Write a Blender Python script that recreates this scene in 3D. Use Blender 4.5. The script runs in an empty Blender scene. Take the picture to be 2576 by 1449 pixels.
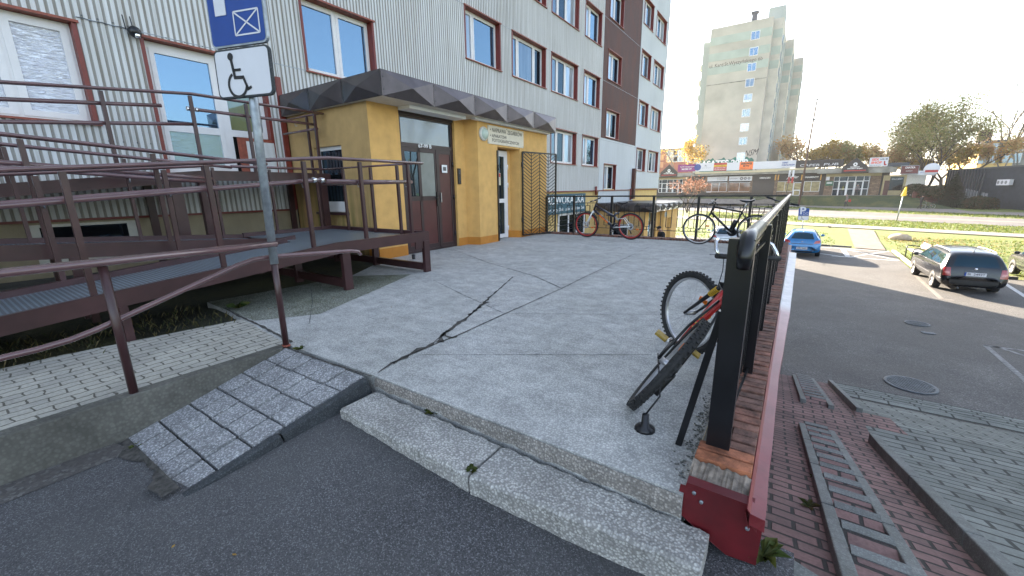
import bpy, bmesh, math, random
from mathutils import Vector, Matrix
from mathutils.bvhtree import BVHTree
R = math.radians
random.seed(7)
S = bpy.context.scene
# ---------------------------------------------------------------- camera
H = 1.25
F_ = 1025.3
_p, _r, _a = R(13.58985), R(.76068), R(34.399)
_Rr = Matrix(((math.cos(_r), -math.sin(_r), 0), (math.sin(_r), math.cos(_r), 0), (0, 0, 1)))
_up = _Rr @ Vector((0, math.cos(_p), math.sin(_p)))
_fw = _Rr @ Vector((0, math.sin(_p), -math.cos(_p)))
_rt = _Rr @ Vector((1, 0, 0))
_Fd = _fw * math.cos(_a) + _rt * math.sin(_a)
_Pd = -_rt * math.cos(_a) + _fw * math.sin(_a)
W = Matrix((-_Pd, _Fd, _up))            # camera axes -> world
cam = bpy.data.cameras.new('camera'); co = bpy.data.objects.new('camera', cam)
S.collection.objects.link(co)
co.matrix_world = Matrix.Translation((0, 0, H)) @ W.to_4x4()
cam.sensor_width = 36; cam.lens = 36 * F_ / 2576
cam.clip_start = .05; cam.clip_end = 2000
S.camera = co
# ---------------------------------------------------------------- world, sun, exposure
SUN_AZ = Vector((-.69, .72)); SUN_EL = 20
world = bpy.data.worlds.new('World'); S.world = world; world.use_nodes = True
nt = world.node_tree; nt.nodes.clear()
sky = nt.nodes.new('ShaderNodeTexSky'); sky.sky_type = 'NISHITA'; sky.sun_disc = False
sky.sun_elevation = R(SUN_EL); sky.sun_rotation = math.atan2(SUN_AZ.x, SUN_AZ.y)
sky.air_density = 1.0; sky.dust_density = 2.0; sky.ozone_density = 1.5
bg = nt.nodes.new('ShaderNodeBackground'); bg.inputs[1].default_value = .055
wo = nt.nodes.new('ShaderNodeOutputWorld')
hs = nt.nodes.new('ShaderNodeHueSaturation'); hs.inputs['Saturation'].default_value = .68
nt.links.new(sky.outputs[0], hs.inputs['Color']); nt.links.new(hs.outputs[0], bg.inputs[0]); nt.links.new(bg.outputs[0], wo.inputs[0])
sl = bpy.data.lights.new('sun', 'SUN'); sl.energy = 3.4; sl.angle = R(.5); sl.color = (1, .87, .7)
so = bpy.data.objects.new('sun', sl); S.collection.objects.link(so)
_d = Vector((SUN_AZ.x * math.cos(R(SUN_EL)), SUN_AZ.y * math.cos(R(SUN_EL)), math.sin(R(SUN_EL))))
so.rotation_euler = _d.to_track_quat('Z', 'Y').to_euler()
S.view_settings.view_transform = 'Standard'; S.view_settings.look = 'None'
S.view_settings.exposure = 3.52; S.view_settings.gamma = 1
try:
    S.cycles.max_bounces = 6; S.cycles.diffuse_bounces = 3; S.cycles.glossy_bounces = 3
    S.cycles.transparent_max_bounces = 6
except Exception: pass
# ---------------------------------------------------------------- measuring helpers (photo measurement -> point on a real plane)
def ray(x, y):
    return W @ (Vector((x - 1288, 724.5 - y, -F_)) / F_)
def pz(x, y, z=0.):
    v = ray(x, y); t = (z - H) / v.z; return Vector((v.x * t, v.y * t, z))
def px(x, y, X):
    v = ray(x, y); t = X / v.x; return Vector((X, v.y * t, H + v.z * t))
def py(x, y, Y):
    v = ray(x, y); t = Y / v.y; return Vector((v.x * t, Y, H + v.z * t))
def GZ(s):
    if s < 34: return -2.6
    if s < 60: return -2.6 + (s - 34) / 26 * .4
    if s < 72: return -2.2 + (s - 60) / 12 * .2
    return -2.0
def gz(x, y): return GZ(x * .574 + y * .819)
def pg(x, y):
    v = ray(x, y); lo = 5.; 
    for i in range(2000):
        t = lo + i * .1
        if H + v.z * t < gz(v.x * t, v.y * t): return Vector((v.x * t, v.y * t, gz(v.x * t, v.y * t)))
    return Vector((v.x * 200, v.y * 200, -2))
# ---------------------------------------------------------------- object helpers
def tag(o, label=None, cat=None, group=None, kind=None):
    if label: o['label'] = label
    if cat: o['category'] = cat
    if group: o['group'] = group
    if kind: o['kind'] = kind
    return o
def empty(name, loc=(0, 0, 0), rz=0, label=None, cat=None, group=None):
    o = bpy.data.objects.new(name, None); S.collection.objects.link(o)
    o.location = loc; o.rotation_euler = (0, 0, rz); o.empty_display_size = .1
    return tag(o, label, cat, group)
class MB:
    def __init__(s): s.v = []; s.f = []; s.m = []; s.sm = []
    def add(s, vs, fs, mi=0, sm=False):
        b = len(s.v); s.v += [tuple(v) for v in vs]
        for f in fs: s.f.append([b + i for i in f]); s.m.append(mi); s.sm.append(sm)
        return s
    def box(s, x0, x1, y0, y1, z0, z1, mi=0):
        v = [(x, y, z) for x in (x0, x1) for y in (y0, y1) for z in (z0, z1)]
        return s.add(v, [(0, 1, 3, 2), (4, 6, 7, 5), (0, 4, 5, 1), (2, 3, 7, 6), (0, 2, 6, 4), (1, 5, 7, 3)], mi)
    def quad(s, a, b, c, d, mi=0): return s.add([a, b, c, d], [(0, 1, 2, 3)], mi)
    def prism(s, pts, z0, z1, mi=0):
        n = len(pts); v = [(p[0], p[1], z0) for p in pts] + [(p[0], p[1], z1) for p in pts]
        f = [list(range(n))[::-1], list(range(n, 2 * n))] + [[i, (i + 1) % n, n + (i + 1) % n, n + i] for i in range(n)]
        return s.add(v, f, mi)
    def bar(s, p, q, w, h, up=(0, 0, 1), mi=0):
        p, q = Vector(p), Vector(q); d = (q - p).normalized(); u = Vector(up)
        a = d.cross(u)
        if a.length < 1e-4: a = d.cross(Vector((0, 1, 0)))
        a.normalize(); b = a.cross(d).normalized(); a = a * w / 2; b = b * h / 2
        v = [p - a - b, p + a - b, p + a + b, p - a + b, q - a - b, q + a - b, q + a + b, q - a + b]
        return s.add(v, [(3, 2, 1, 0), (4, 5, 6, 7), (0, 1, 5, 4), (1, 2, 6, 5), (2, 3, 7, 6), (3, 0, 4, 7)], mi)
    def tube(s, pts, r, seg=8, closed=False, cap=True, mi=0, sm=True):
        pts = [Vector(p) for p in pts]; n = len(pts); rs = r if isinstance(r, (list, tuple)) else [r] * n
        vs = []; prev = None
        for i, p in enumerate(pts):
            if closed: d = (pts[(i + 1) % n] - pts[i - 1])
            else: d = pts[min(i + 1, n - 1)] - pts[max(i - 1, 0)]
            d.normalize()
            if prev is None:
                a = d.cross(Vector((0, 0, 1)))
                if a.length < .05: a = d.cross(Vector((1, 0, 0)))
            else: a = prev - d * prev.dot(d)
            a.normalize(); prev = a; b = d.cross(a)
            for k in range(seg):
                t = 2 * math.pi * k / seg; vs.append(p + (a * math.cos(t) + b * math.sin(t)) * rs[i])
        fs = []
        for i in range(n if closed else n - 1):
            j = (i + 1) % n
            for k in range(seg):
                l = (k + 1) % seg; fs.append((i * seg + k, i * seg + l, j * seg + l, j * seg + k))
        s.add(vs, fs, mi, sm)
        if cap and not closed:
            b = len(s.v) - n * seg
            s.f.append([b + k for k in range(seg)][::-1]); s.m.append(mi); s.sm.append(False)
            s.f.append([b + (n - 1) * seg + k for k in range(seg)]); s.m.append(mi); s.sm.append(False)
        return s
    def lathe(s, prof, o=(0, 0, 0), ax='z', seg=24, mi=0, sm=True):
        vs = []; n = len(prof); o = Vector(o)
        for k in range(seg):
            t = 2 * math.pi * k / seg; c, d = math.cos(t), math.sin(t)
            for r, h in prof:
                q = {'z': (r * c, r * d, h), 'x': (h, r * c, r * d), 'y': (r * c, h, r * d)}[ax]
                vs.append(o + Vector(q))
        fs = []
        for k in range(seg):
            l = (k + 1) % seg
            for i in range(n - 1): fs.append((k * n + i, l * n + i, l * n + i + 1, k * n + i + 1))
        return s.add(vs, fs, mi, sm)
    def ball(s, c, r, seg=12, mi=0):
        r = Vector(r) if isinstance(r, (tuple, list)) else Vector((r, r, r))
        vs = []; fs = []; m = seg // 2
        for i in range(m + 1):
            a = math.pi * i / m
            for k in range(seg):
                t = 2 * math.pi * k / seg
                vs.append((c[0] + r.x * math.sin(a) * math.cos(t), c[1] + r.y * math.sin(a) * math.sin(t), c[2] + r.z * math.cos(a)))
        for i in range(m):
            for k in range(seg):
                l = (k + 1) % seg; fs.append((i * seg + k, (i + 1) * seg + k, (i + 1) * seg + l, i * seg + l))
        return s.add(vs, fs, mi, True)
    def xf(s, M):
        s.v = [tuple(M @ Vector(v)) for v in s.v]; return s
    def build(s, name, mats, parent=None, bevel=0, loc=None, rz=None):
        me = bpy.data.meshes.new(name); me.from_pydata(s.v, [], s.f)
        if not isinstance(mats, (list, tuple)): mats = [mats]
        for m in mats: me.materials.append(m)
        me.polygons.foreach_set('material_index', s.m); me.polygons.foreach_set('use_smooth', s.sm)
        me.update()
        o = bpy.data.objects.new(name, me); S.collection.objects.link(o)
        if parent: o.parent = parent
        if loc: o.location = loc
        if rz: o.rotation_euler = (0, 0, rz)
        if bevel:
            b = o.modifiers.new('b', 'BEVEL'); b.width = bevel; b.segments = 2; b.limit_method = 'ANGLE'
        return o
def copy_tree(o, parent=None):
    c = o.copy(); S.collection.objects.link(c)
    if parent: c.parent = parent
    for ch in o.children: copy_tree(ch, c)
    return c
_tc = {}
FONTS = {}
def text_mesh(body, size, ext=.002, bold=0, shear=0, align='CENTER'):
    key = (body, size, ext, bold, shear, align)
    if key in _tc: return _tc[key]
    c = bpy.data.curves.new('lettering', 'FONT'); c.body = body; c.size = size; c.extrude = ext
    c.offset = bold; c.shear = shear; c.align_x = align; c.align_y = 'CENTER'; c.resolution_u = 3
    o = bpy.data.objects.new('tmp', c); S.collection.objects.link(o)
    bpy.context.view_layer.update()
    me = bpy.data.meshes.new_from_object(o.evaluated_get(bpy.context.evaluated_depsgraph_get()))
    bpy.data.objects.remove(o); bpy.data.curves.remove(c); me.name = 'lettering'
    _tc[key] = me; return me
def text(body, size, mat, parent, org, ux, uy, sx=1, ext=.002, bold=0, shear=0, align='CENTER', width=None):
    me = text_mesh(body, size, ext, bold, shear, align).copy(); me.materials.clear(); me.materials.append(mat)
    ux = Vector(ux).normalized(); uy = Vector(uy).normalized(); un = ux.cross(uy)
    if width:
        xs = [v.co.x for v in me.vertices]
        if xs: sx = width / max(1e-3, max(xs) - min(xs))
    M = Matrix((ux * sx, uy, un)).transposed().to_4x4(); M.translation = Vector(org)
    me.transform(M)
    o = bpy.data.objects.new('lettering', me); S.collection.objects.link(o); o.parent = parent
    return o
# ---------------------------------------------------------------- materials
class NT:
    def __init__(s, name):
        s.m = bpy.data.materials.new(name); s.m.use_nodes = True; s.t = s.m.node_tree
        s.b = s.t.nodes['Principled BSDF']; s.out = s.t.nodes['Material Output']
        s.co = None
    def n(s, ty, **k):
        o = s.t.nodes.new('ShaderNode' + ty)
        for a, b in k.items(): setattr(o, a, b)
        return o
    def l(s, a, b): s.t.links.new(a, b)
    def coord(s, scale=(1, 1, 1), rot=(0, 0, 0), loc=(0, 0, 0), src='Object'):
        if s.co is None: s.co = s.n('TexCoord')
        mp = s.n('Mapping'); mp.inputs['Scale'].default_value = scale; mp.inputs['Rotation'].default_value = rot
        mp.inputs['Location'].default_value = loc
        s.l(s.co.outputs[src], mp.inputs[0]); return mp.outputs[0]
    def noise(s, scale, detail=4, rough=.55, vec=None, dist=0):
        o = s.n('TexNoise'); o.inputs['Scale'].default_value = scale; o.inputs['Detail'].default_value = detail
        o.inputs['Roughness'].default_value = rough; o.inputs['Distortion'].default_value = dist
        s.l(vec or s.coord(), o.inputs['Vector']); return o.outputs['Fac']
    def vor(s, scale, vec=None, feature='F1'):
        o = s.n('TexVoronoi', feature=feature); o.inputs['Scale'].default_value = scale
        s.l(vec or s.coord(), o.inputs['Vector']); return o
    def ramp(s, fac, stops):
        o = s.n('ValToRGB'); e = o.color_ramp.elements
        while len(e) < len(stops): e.new(.5)
        for i, (p, c) in enumerate(stops):
            e[i].position = p; e[i].color = (*(c if isinstance(c, tuple) else (c, c, c)), 1)
        s.l(fac, o.inputs[0]); return o.outputs[0]
    def mix(s, fac, a, b, mode='MIX'):
        o = s.n('Mix', data_type='RGBA', blend_type=mode)
        for v, i in ((fac, 0), (a, 6), (b, 7)):
            if hasattr(v, 'default_value') or hasattr(v, 'links'): s.l(v, o.inputs[i])
            elif i == 0: o.inputs[0].default_value = v
            else: o.inputs[i].default_value = (*v, 1) if isinstance(v, tuple) else (v, v, v, 1)
        return o.outputs[2]
    def math(s, op, a, b=0):
        o = s.n('Math', operation=op)
        for v, i in ((a, 0), (b, 1)):
            if hasattr(v, 'links'): s.l(v, o.inputs[i])
            else: o.inputs[i].default_value = v
        return o.outputs[0]
    def bump(s, h, st=.3, dist=.01, prev=None):
        o = s.n('Bump'); o.inputs['Strength'].default_value = st; o.inputs['Distance'].default_value = dist
        s.l(h, o.inputs['Height'])
        if prev: s.l(prev, o.inputs['Normal'])
        s.l(o.outputs[0], s.b.inputs['Normal']); return o.outputs[0]
    def base(s, c): s.l(c, s.b.inputs['Base Color'])
    def set(s, rough=.6, metal=0, spec=None, coat=0):
        s.b.inputs['Roughness'].default_value = rough; s.b.inputs['Metallic'].default_value = metal
        if spec is not None: s.b.inputs['Specular IOR Level'].default_value = spec
        if coat: s.b.inputs['Coat Weight'].default_value = coat; s.b.inputs['Coat Roughness'].default_value = .04
        return s.m
def plain(name, c, rough=.5, metal=0, var=.12, sc=6, coat=0, bump=0, emit=0):
    k = NT(name); f = k.noise(sc, 5)
    lo = tuple(x * (1 - var) for x in c); hi = tuple(min(1, x * (1 + var)) for x in c)
    k.base(k.ramp(f, [(.3, lo), (.7, hi)]))
    if bump: k.bump(k.noise(sc * 12, 3), bump, .004)
    if emit:
        k.b.inputs['Emission Color'].default_value = (*c, 1); k.b.inputs['Emission Strength'].default_value = emit
    return k.set(rough, metal, coat=coat)
def m_agg(name, c1, c2, matrix, scale, stain=(.3, .29, .26), st=.5, bump=.4, moss=False):
    k = NT(name); v = k.vor(scale); d = v.outputs['Distance']
    sep = k.n('SeparateColor'); k.l(v.outputs['Color'], sep.inputs[0])
    peb = k.ramp(sep.outputs[0], [(.1, c1), (.9, c2)])
    msk = k.ramp(d, [(.35, 0.), (.62, 1.)])
    c = k.mix(msk, peb, matrix)
    big = k.ramp(k.noise(.9, 6, .62), [(.42, 0.), (.72, 1.)])
    c = k.mix(k.math('MULTIPLY', big, st), c, stain, 'MULTIPLY')
    c = k.mix(1., c, k.ramp(k.noise(2.4, 6, .62, k.coord(loc=(3, 1, 0))), [(.36, .88), (.6, 1.03)]), 'MULTIPLY')
    c = k.mix(1., c, k.ramp(k.noise(3, 5, .7, k.coord(scale=(.6, 9, 1))), [(.36, .9), (.6, 1.03)]), 'MULTIPLY')
    fine = k.ramp(k.noise(7, 5, .6), [(.35, .8), (.65, 1.06)])
    c = k.mix(1., c, fine, 'MULTIPLY')
    if moss:
        g = k.math('MULTIPLY', k.ramp(k.noise(2.3, 6, .65), [(.52, 0.), (.7, 1.)]), .8)
        c = k.mix(g, c, (.07, .075, .03))
    k.base(c); k.bump(d, bump, .006); return k.set(.85)
def m_brick(name, c1, c2, mort, bw, bh, ms, rot=0, bump=.6, vec=None, off=.5, dirt=.4, loc=(0, 0, 0), wob=.012, ns=3):
    k = NT(name); b = k.n('TexBrick'); b.offset = off
    nz = k.n('TexNoise'); nz.inputs['Scale'].default_value = ns; nz.inputs['Detail'].default_value = 2
    base = k.coord(rot=(0, 0, rot), loc=loc) if vec is None else k.coord(rot=vec, loc=loc)
    k.l(base, nz.inputs['Vector'])
    ad = k.n('VectorMath', operation='MULTIPLY_ADD'); k.l(nz.outputs['Color'], ad.inputs[0])
    ad.inputs[1].default_value = (wob, wob, wob); k.l(base, ad.inputs[2])
    k.l(ad.outputs[0], b.inputs['Vector'])
    b.inputs['Scale'].default_value = 1; b.inputs['Brick Width'].default_value = bw; b.inputs['Row Height'].default_value = bh
    b.inputs['Mortar Size'].default_value = ms; b.inputs['Mortar Smooth'].default_value = .3; b.inputs['Bias'].default_value = 0
    b.inputs['Color1'].default_value = (*c1, 1); b.inputs['Color2'].default_value = (*c2, 1); b.inputs['Mortar'].default_value = (*mort, 1)
    v = k.ramp(k.noise(2.2, 6, .65), [(.3, 1 - dirt), (.7, 1.1)])
    f = k.ramp(k.noise(60, 3), [(.3, .8), (.7, 1.12)])
    k.base(k.mix(1., k.mix(1., b.outputs['Color'], v, 'MULTIPLY'), f, 'MULTIPLY'))
    inv = k.math('SUBTRACT', 1., b.outputs['Fac']); k.bump(inv, bump, .008); return k.set(.88)
def m_glass(name, base, refl=.35, rough=.02, wob=0, streak=None, tint=(.42, .7, 1)):  # default tint paints the blue of the sky into the reflections
    k = NT(name); k.t.nodes.remove(k.b)
    d = k.n('BsdfPrincipled'); d.inputs['Roughness'].default_value = .9; d.inputs['Specular IOR Level'].default_value = 0
    g = k.n('BsdfGlossy'); g.inputs['Roughness'].default_value = rough; g.inputs['Color'].default_value = (*tint, 1)
    if streak: 
        c = k.ramp(k.noise(1, 3, .5, k.coord(scale=streak)), [(.3, tuple(x * .45 for x in base)), (.7, base)]); k.l(c, d.inputs['Base Color'])
    else: d.inputs['Base Color'].default_value = (*base, 1)
    if wob:
        b = k.n('Bump'); b.inputs['Strength'].default_value = wob; b.inputs['Distance'].default_value = .02
        k.l(k.noise(14, 5, .6, k.coord(scale=(1, .5, 2.2)), 1.2), b.inputs['Height']); k.l(b.outputs[0], g.inputs['Normal'])
    lw = k.n('LayerWeight'); lw.inputs[0].default_value = .3
    f = k.math('ADD', k.math('MULTIPLY', lw.outputs['Fresnel'], .45), refl * .42)
    mx = k.n('MixShader'); k.l(f, mx.inputs[0]); k.l(d.outputs[0], mx.inputs[1]); k.l(g.outputs[0], mx.inputs[2])
    k.l(mx.outputs[0], k.out.inputs[0]); return k.m
def m_siding(name, c, dirt, st=.55, rust=None):
    k = NT(name); v = k.coord(scale=(1, 9, .35))
    s = k.ramp(k.noise(1.5, 6, .6, v), [(.38, 0.), (.75, 1.)])
    col = k.mix(k.math('MULTIPLY', s, st), c, dirt)
    b = k.ramp(k.noise(.35, 4), [(.3, .9), (.7, 1.05)]); col = k.mix(1., col, b, 'MULTIPLY')
    if rust:
        r = k.ramp(k.noise(.9, 7, .7, k.coord(scale=(1, 1.3, .5))), [(.47, 0.), (.62, 1.)]); col = k.mix(k.math('MULTIPLY', r, .6), col, rust)
    k.base(col); return k.set(.65, 0, .35)
def m_leaf(name, cols, rough=.6):
    k = NT(name); g = k.n('ObjectInfo'); n = k.n('NewGeometry')
    st = [(i / max(1, len(cols) - 1), c) for i, c in enumerate(cols)]
    c = k.ramp(n.outputs['Random Per Island'], st); k.base(c)
    k.b.inputs['Roughness'].default_value = rough
    tr = k.n('BsdfTranslucent'); k.l(c, tr.inputs[0]); mx = k.n('MixShader'); mx.inputs[0].default_value = .45
    k.l(k.b.outputs[0], mx.inputs[1]); k.l(tr.outputs[0], mx.inputs[2]); k.l(mx.outputs[0], k.out.inputs[0]); return k.m
def m_grass(name, c1, c2, c3, sc=5):
    k = NT(name); a = k.noise(sc, 8, .7); b = k.noise(.5, 5, .6)
    c = k.ramp(a, [(.3, c1), (.5, c2), (.72, c3)])
    c = k.mix(k.ramp(b, [(.45, 0.), (.7, .6)]), c, (.13, .12, .03))
    k.base(c); k.bump(k.noise(sc * 4, 6, .7), .9, .06); return k.set(.9)

M = {}
M['deck'] = m_agg('washed_concrete', (.46, .46, .445), (.64, .64, .62), (.37, .37, .36), 100, (.66, .66, .62), .5, .3)
M['step'] = m_agg('pebble_concrete', (.4, .39, .37), (.63, .615, .58), (.29, .28, .265), 84, (.55, .52, .46), .55, .6)
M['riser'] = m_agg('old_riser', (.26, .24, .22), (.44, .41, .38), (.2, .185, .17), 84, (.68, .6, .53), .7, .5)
M['mossdeck'] = m_agg('mossy_concrete', (.22, .23, .2), (.4, .4, .36), (.13, .14, .1), 75, (.5, .52, .36), .6, .35, True)
M['slab'] = m_agg('grey_pebble_slab', (.27, .27, .275), (.55, .55, .56), (.22, .22, .225), 85, (.7, .7, .7), .4, .5)
def m_asph(name, lo, hi, fleck, amt=.72, tint=None, sc=150):
    k = NT(name); v = k.vor(sc); sp = k.n('SeparateColor'); k.l(v.outputs['Color'], sp.inputs[0])
    c = k.ramp(sp.outputs[0], [(0, lo), (amt, hi), (amt + .12, fleck), (1, fleck)])
    b = k.ramp(k.noise(.8, 7, .65), [(.3, .75), (.7, 1.25)]); c = k.mix(1., c, b, 'MULTIPLY')
    b2 = k.ramp(k.noise(.45, 5, .6, k.coord(loc=(5, 3, 1))), [(.42, 0.), (.62, 1.)])
    if tint: c = k.mix(k.math('MULTIPLY', b2, .55), c, tint)
    c = k.mix(k.ramp(k.noise(1.1, 7, .7, k.coord(loc=(9, 2, 0))), [(.6, 0.), (.74, .5)]), c, (.035, .033, .034))
    c = k.mix(k.ramp(k.noise(5, 4, .6, k.coord(loc=(1.7, 7, 0))), [(.7, 0.), (.78, .55)]), c, (.2, .18, .17))
    k.base(c); k.bump(v.outputs['Distance'], .5, .006); return k.set(.8)
M['asphalt'] = m_asph('dark_asphalt', (.03, .03, .033), (.085, .083, .088), (.17, .17, .18), .8, (.1, .1, .098), 210)
M['lot'] = m_asph('parking_asphalt', (.06, .056, .054), (.1, .093, .088), (.15, .145, .14), .8, (.07, .063, .056), 60)
M['road'] = m_asph('road_asphalt', (.07, .065, .065), (.11, .1, .098), (.13, .13, .13), .8, None, 40)
M['walk'] = plain('pale_paving', (.17, .15, .135), .9, var=.2, sc=2)
M['path'] = m_brick('path_pavers', (.46, .44, .38), (.4, .385, .34), (.12, .11, .09), .17, .085, .006, rot=R(90), bump=.5, dirt=.3, wob=.05, ns=9)
M['pink'] = m_brick('pink_pavers', (.29, .165, .15), (.2, .125, .115), (.045, .038, .034), .205, .105, .011, bump=1, dirt=.45, wob=.02)
M['greyp'] = m_brick('grey_pavers', (.23, .245, .225), (.17, .185, .17), (.05, .052, .046), .36, .14, .014, bump=1, dirt=.45, wob=.03)
M['redpath'] = m_brick('path_blocks', (.24, .18, .15), (.19, .14, .12), (.08, .06, .05), .3, .15, .01, rot=R(20))
M['kerb'] = m_agg('kerb_concrete', (.18, .19, .18), (.25, .26, .25), (.17, .175, .165), 120, (.6, .6, .5), .6, .2)
M['kerbdark'] = m_agg('dark_kerb', (.04, .045, .05), (.085, .09, .095), (.035, .04, .045), 120, (.6, .6, .6), .5, .2)
M['plinth_c'] = m_agg('retaining_concrete', (.13, .125, .11), (.17, .165, .145), (.12, .115, .1), 50, (.42, .42, .38), .9, .15)
M['kerblight'] = plain('pale_kerb', (.42, .36, .27), .9, sc=8)
M['line'] = plain('road_paint', (.5, .5, .5), .8, var=.25, sc=14)
M['lineold'] = plain('worn_paint', (.17, .17, .17), .85, var=.5, sc=10)
M['grass'] = m_grass('autumn_grass', (.05, .08, .012), (.11, .15, .022), (.21, .22, .045), 4)
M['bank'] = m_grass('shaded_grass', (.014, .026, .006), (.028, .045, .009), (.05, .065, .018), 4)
M['soil'] = m_grass('dark_soil', (.008, .008, .006), (.02, .022, .008), (.05, .045, .02), 14)
M['siding'] = m_siding('white_corrugated_steel', (.66, .66, .66), (.42, .40, .37), .75)
M['siding2'] = m_siding('pale_blue_grey_cladding', (.53, .55, .57), (.4, .4, .4), .4)
M['brown'] = m_siding('brown_cladding', (.085, .036, .028), (.05, .026, .022), .5, (.12, .035, .018))
M['yellow'] = None
def m_plaster(name, c, dirt, green=None):
    k = NT(name); s = k.ramp(k.noise(1.2, 6, .6, k.coord(scale=(3, 3, .5))), [(.45, 0.), (.8, 1.)])
    col = k.mix(k.math('MULTIPLY', s, .5), c, dirt)
    col = k.mix(1., col, k.ramp(k.noise(5, 5), [(.3, .88), (.7, 1.06)]), 'MULTIPLY')
    if green:
        z = k.n('SeparateXYZ'); k.l(k.coord(), z.inputs[0])
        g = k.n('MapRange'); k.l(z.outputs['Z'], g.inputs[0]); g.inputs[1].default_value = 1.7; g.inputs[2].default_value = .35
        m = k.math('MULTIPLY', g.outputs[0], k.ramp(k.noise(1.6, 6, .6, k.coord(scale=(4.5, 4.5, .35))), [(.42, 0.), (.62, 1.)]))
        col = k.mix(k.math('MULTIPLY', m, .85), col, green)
    k.base(col); k.bump(k.noise(70, 4, .6), .7, .006); return k.set(.9)
M['yellow'] = m_plaster('yellow_plaster', (.66, .385, .125), (.54, .31, .1))
M['yellowside'] = m_plaster('streaked_yellow_plaster', (.46, .295, .12), (.29, .19, .08), (.1, .11, .02))  # darker than the front plaster, with greener streaks towards the bottom
M['yellow2'] = m_plaster('pale_yellow_plaster', (.6, .42, .17), (.45, .3, .12))
M['orange'] = m_plaster('orange_plinth', (.5, .2, .03), (.4, .17, .04))
M['beige'] = m_plaster('beige_plaster', (.36, .3, .2), (.2, .16, .11))
M['reveal'] = plain('red_flashing', (.17, .026, .018), .42, var=.15)
M['lintel'] = plain('rusty_red_flashing', (.25, .06, .035), .5, var=.3, sc=12)
M['pvc'] = plain('white_pvc', (.72, .7, .7), .35, var=.04)
M['blind'] = m_glass('window_blinds', (.2, .21, .1), .28, .03)
M['sky_glass'] = m_glass('window_glass', (.02, .03, .045), .62, .01)
M['curtain'] = m_glass('curtained_glass', (.5, .52, .55), .45, .02, streak=(1, 9, .6))
M['dim'] = m_glass('dim_glass', (.12, .12, .13), .4, .02, streak=(1, 7, .5))
M['foil'] = m_glass('foil_lined_glass', (.42, .41, .42), .95, .09, 1.0, tint=(.85, .9, 1))
M['wavy'] = m_glass('wavy_glass', (.3, .34, .25), .5, .03, .35)
M['dark_glass'] = m_glass('dark_glass', (.008, .009, .011), .16, .02)
M['black_hole'] = plain('dark_interior', (.008, .008, .008), .9)
M['ramp_paint'] = plain('brown_ramp_paint', (.05, .021, .022), .32, var=.25, sc=5)
M['rail_paint'] = plain('mauve_brown_tube', (.12, .06, .064), .22, var=.2, sc=4, coat=.8)
M['galv'] = plain('galvanised_steel', (.3, .33, .36), .45, .6, var=.3, sc=14)
M['chrome'] = plain('chrome', (.75, .75, .77), .14, 1, var=.05)
M['canopy'] = plain('brown_metal_panel', (.095, .082, .086), .32, .7, var=.2, sc=4)
M['black'] = plain('black_paint', (.008, .008, .010), .28, var=.3, sc=6)
M['blackw'] = plain('worn_black_paint', (.02, .02, .022), .38, .5, var=.5, sc=25)
M['door'] = plain('brown_door_steel', (.075, .018, .016), .38, var=.2, sc=3)
M['doorframe'] = plain('brown_door_frame', (.035, .018, .018), .38, var=.15)
M['white'] = plain('white_paint', (.78, .78, .78), .5, var=.05)
M['offwhite'] = plain('offwhite_paint', (.6, .58, .52), .6, var=.1)
M['cream'] = plain('cream_board', (.62, .55, .42), .5, var=.06)
M['ink'] = plain('black_ink', (.012, .012, .014), .6)
M['ink2'] = plain('faded_ink', (.09, .08, .07), .7)
M['signblue'] = plain('sign_blue', (.002, .045, .25), .5, var=.08)
M['teal'] = plain('teal_board', (.02, .085, .12), .4, var=.1)
M['redpaint'] = plain('red_sheet_metal', (.11, .006, .010), .5, var=.35, sc=5)
M['redfade'] = None
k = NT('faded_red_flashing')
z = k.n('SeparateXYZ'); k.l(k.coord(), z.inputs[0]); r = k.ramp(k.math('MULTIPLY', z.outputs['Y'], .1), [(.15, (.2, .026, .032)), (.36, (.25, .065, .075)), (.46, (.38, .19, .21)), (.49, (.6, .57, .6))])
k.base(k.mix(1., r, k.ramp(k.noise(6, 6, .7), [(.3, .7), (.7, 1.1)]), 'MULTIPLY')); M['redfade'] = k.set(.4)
M['tyre'] = plain('tyre_rubber', (.02, .02, .021), .75, var=.3, sc=30, bump=.3)
M['steel'] = plain('brushed_steel', (.42, .42, .44), .3, .9, var=.1)
M['alu'] = plain('aluminium', (.5, .5, .52), .35, .8, var=.1)
M['red'] = plain('bright_red_paint', (.4, .015, .015), .35)
M['orangep'] = plain('orange_plastic', (.75, .17, .01), .35)
M['yel'] = plain('yellow_plastic', (.6, .36, .02), .45)
M['greyp2'] = plain('grey_plastic', (.2, .2, .22), .5)
M['skin'] = plain('skin', (.42, .22, .15), .5)
M['hair'] = plain('grey_hair', (.25, .23, .21), .8)
M['cloth_b'] = plain('black_cloth', (.012, .012, .014), .9)
M['cloth_g'] = plain('grey_cloth', (.15, .13, .13), .9)
M['cloth_d'] = plain('dark_cloth', (.03, .03, .04), .9)
M['bark'] = plain('bark', (.07, .052, .04), .9, var=.4, sc=12)
M['barkpale'] = plain('pale_bark', (.2, .17, .14), .9, var=.3, sc=12)
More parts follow.
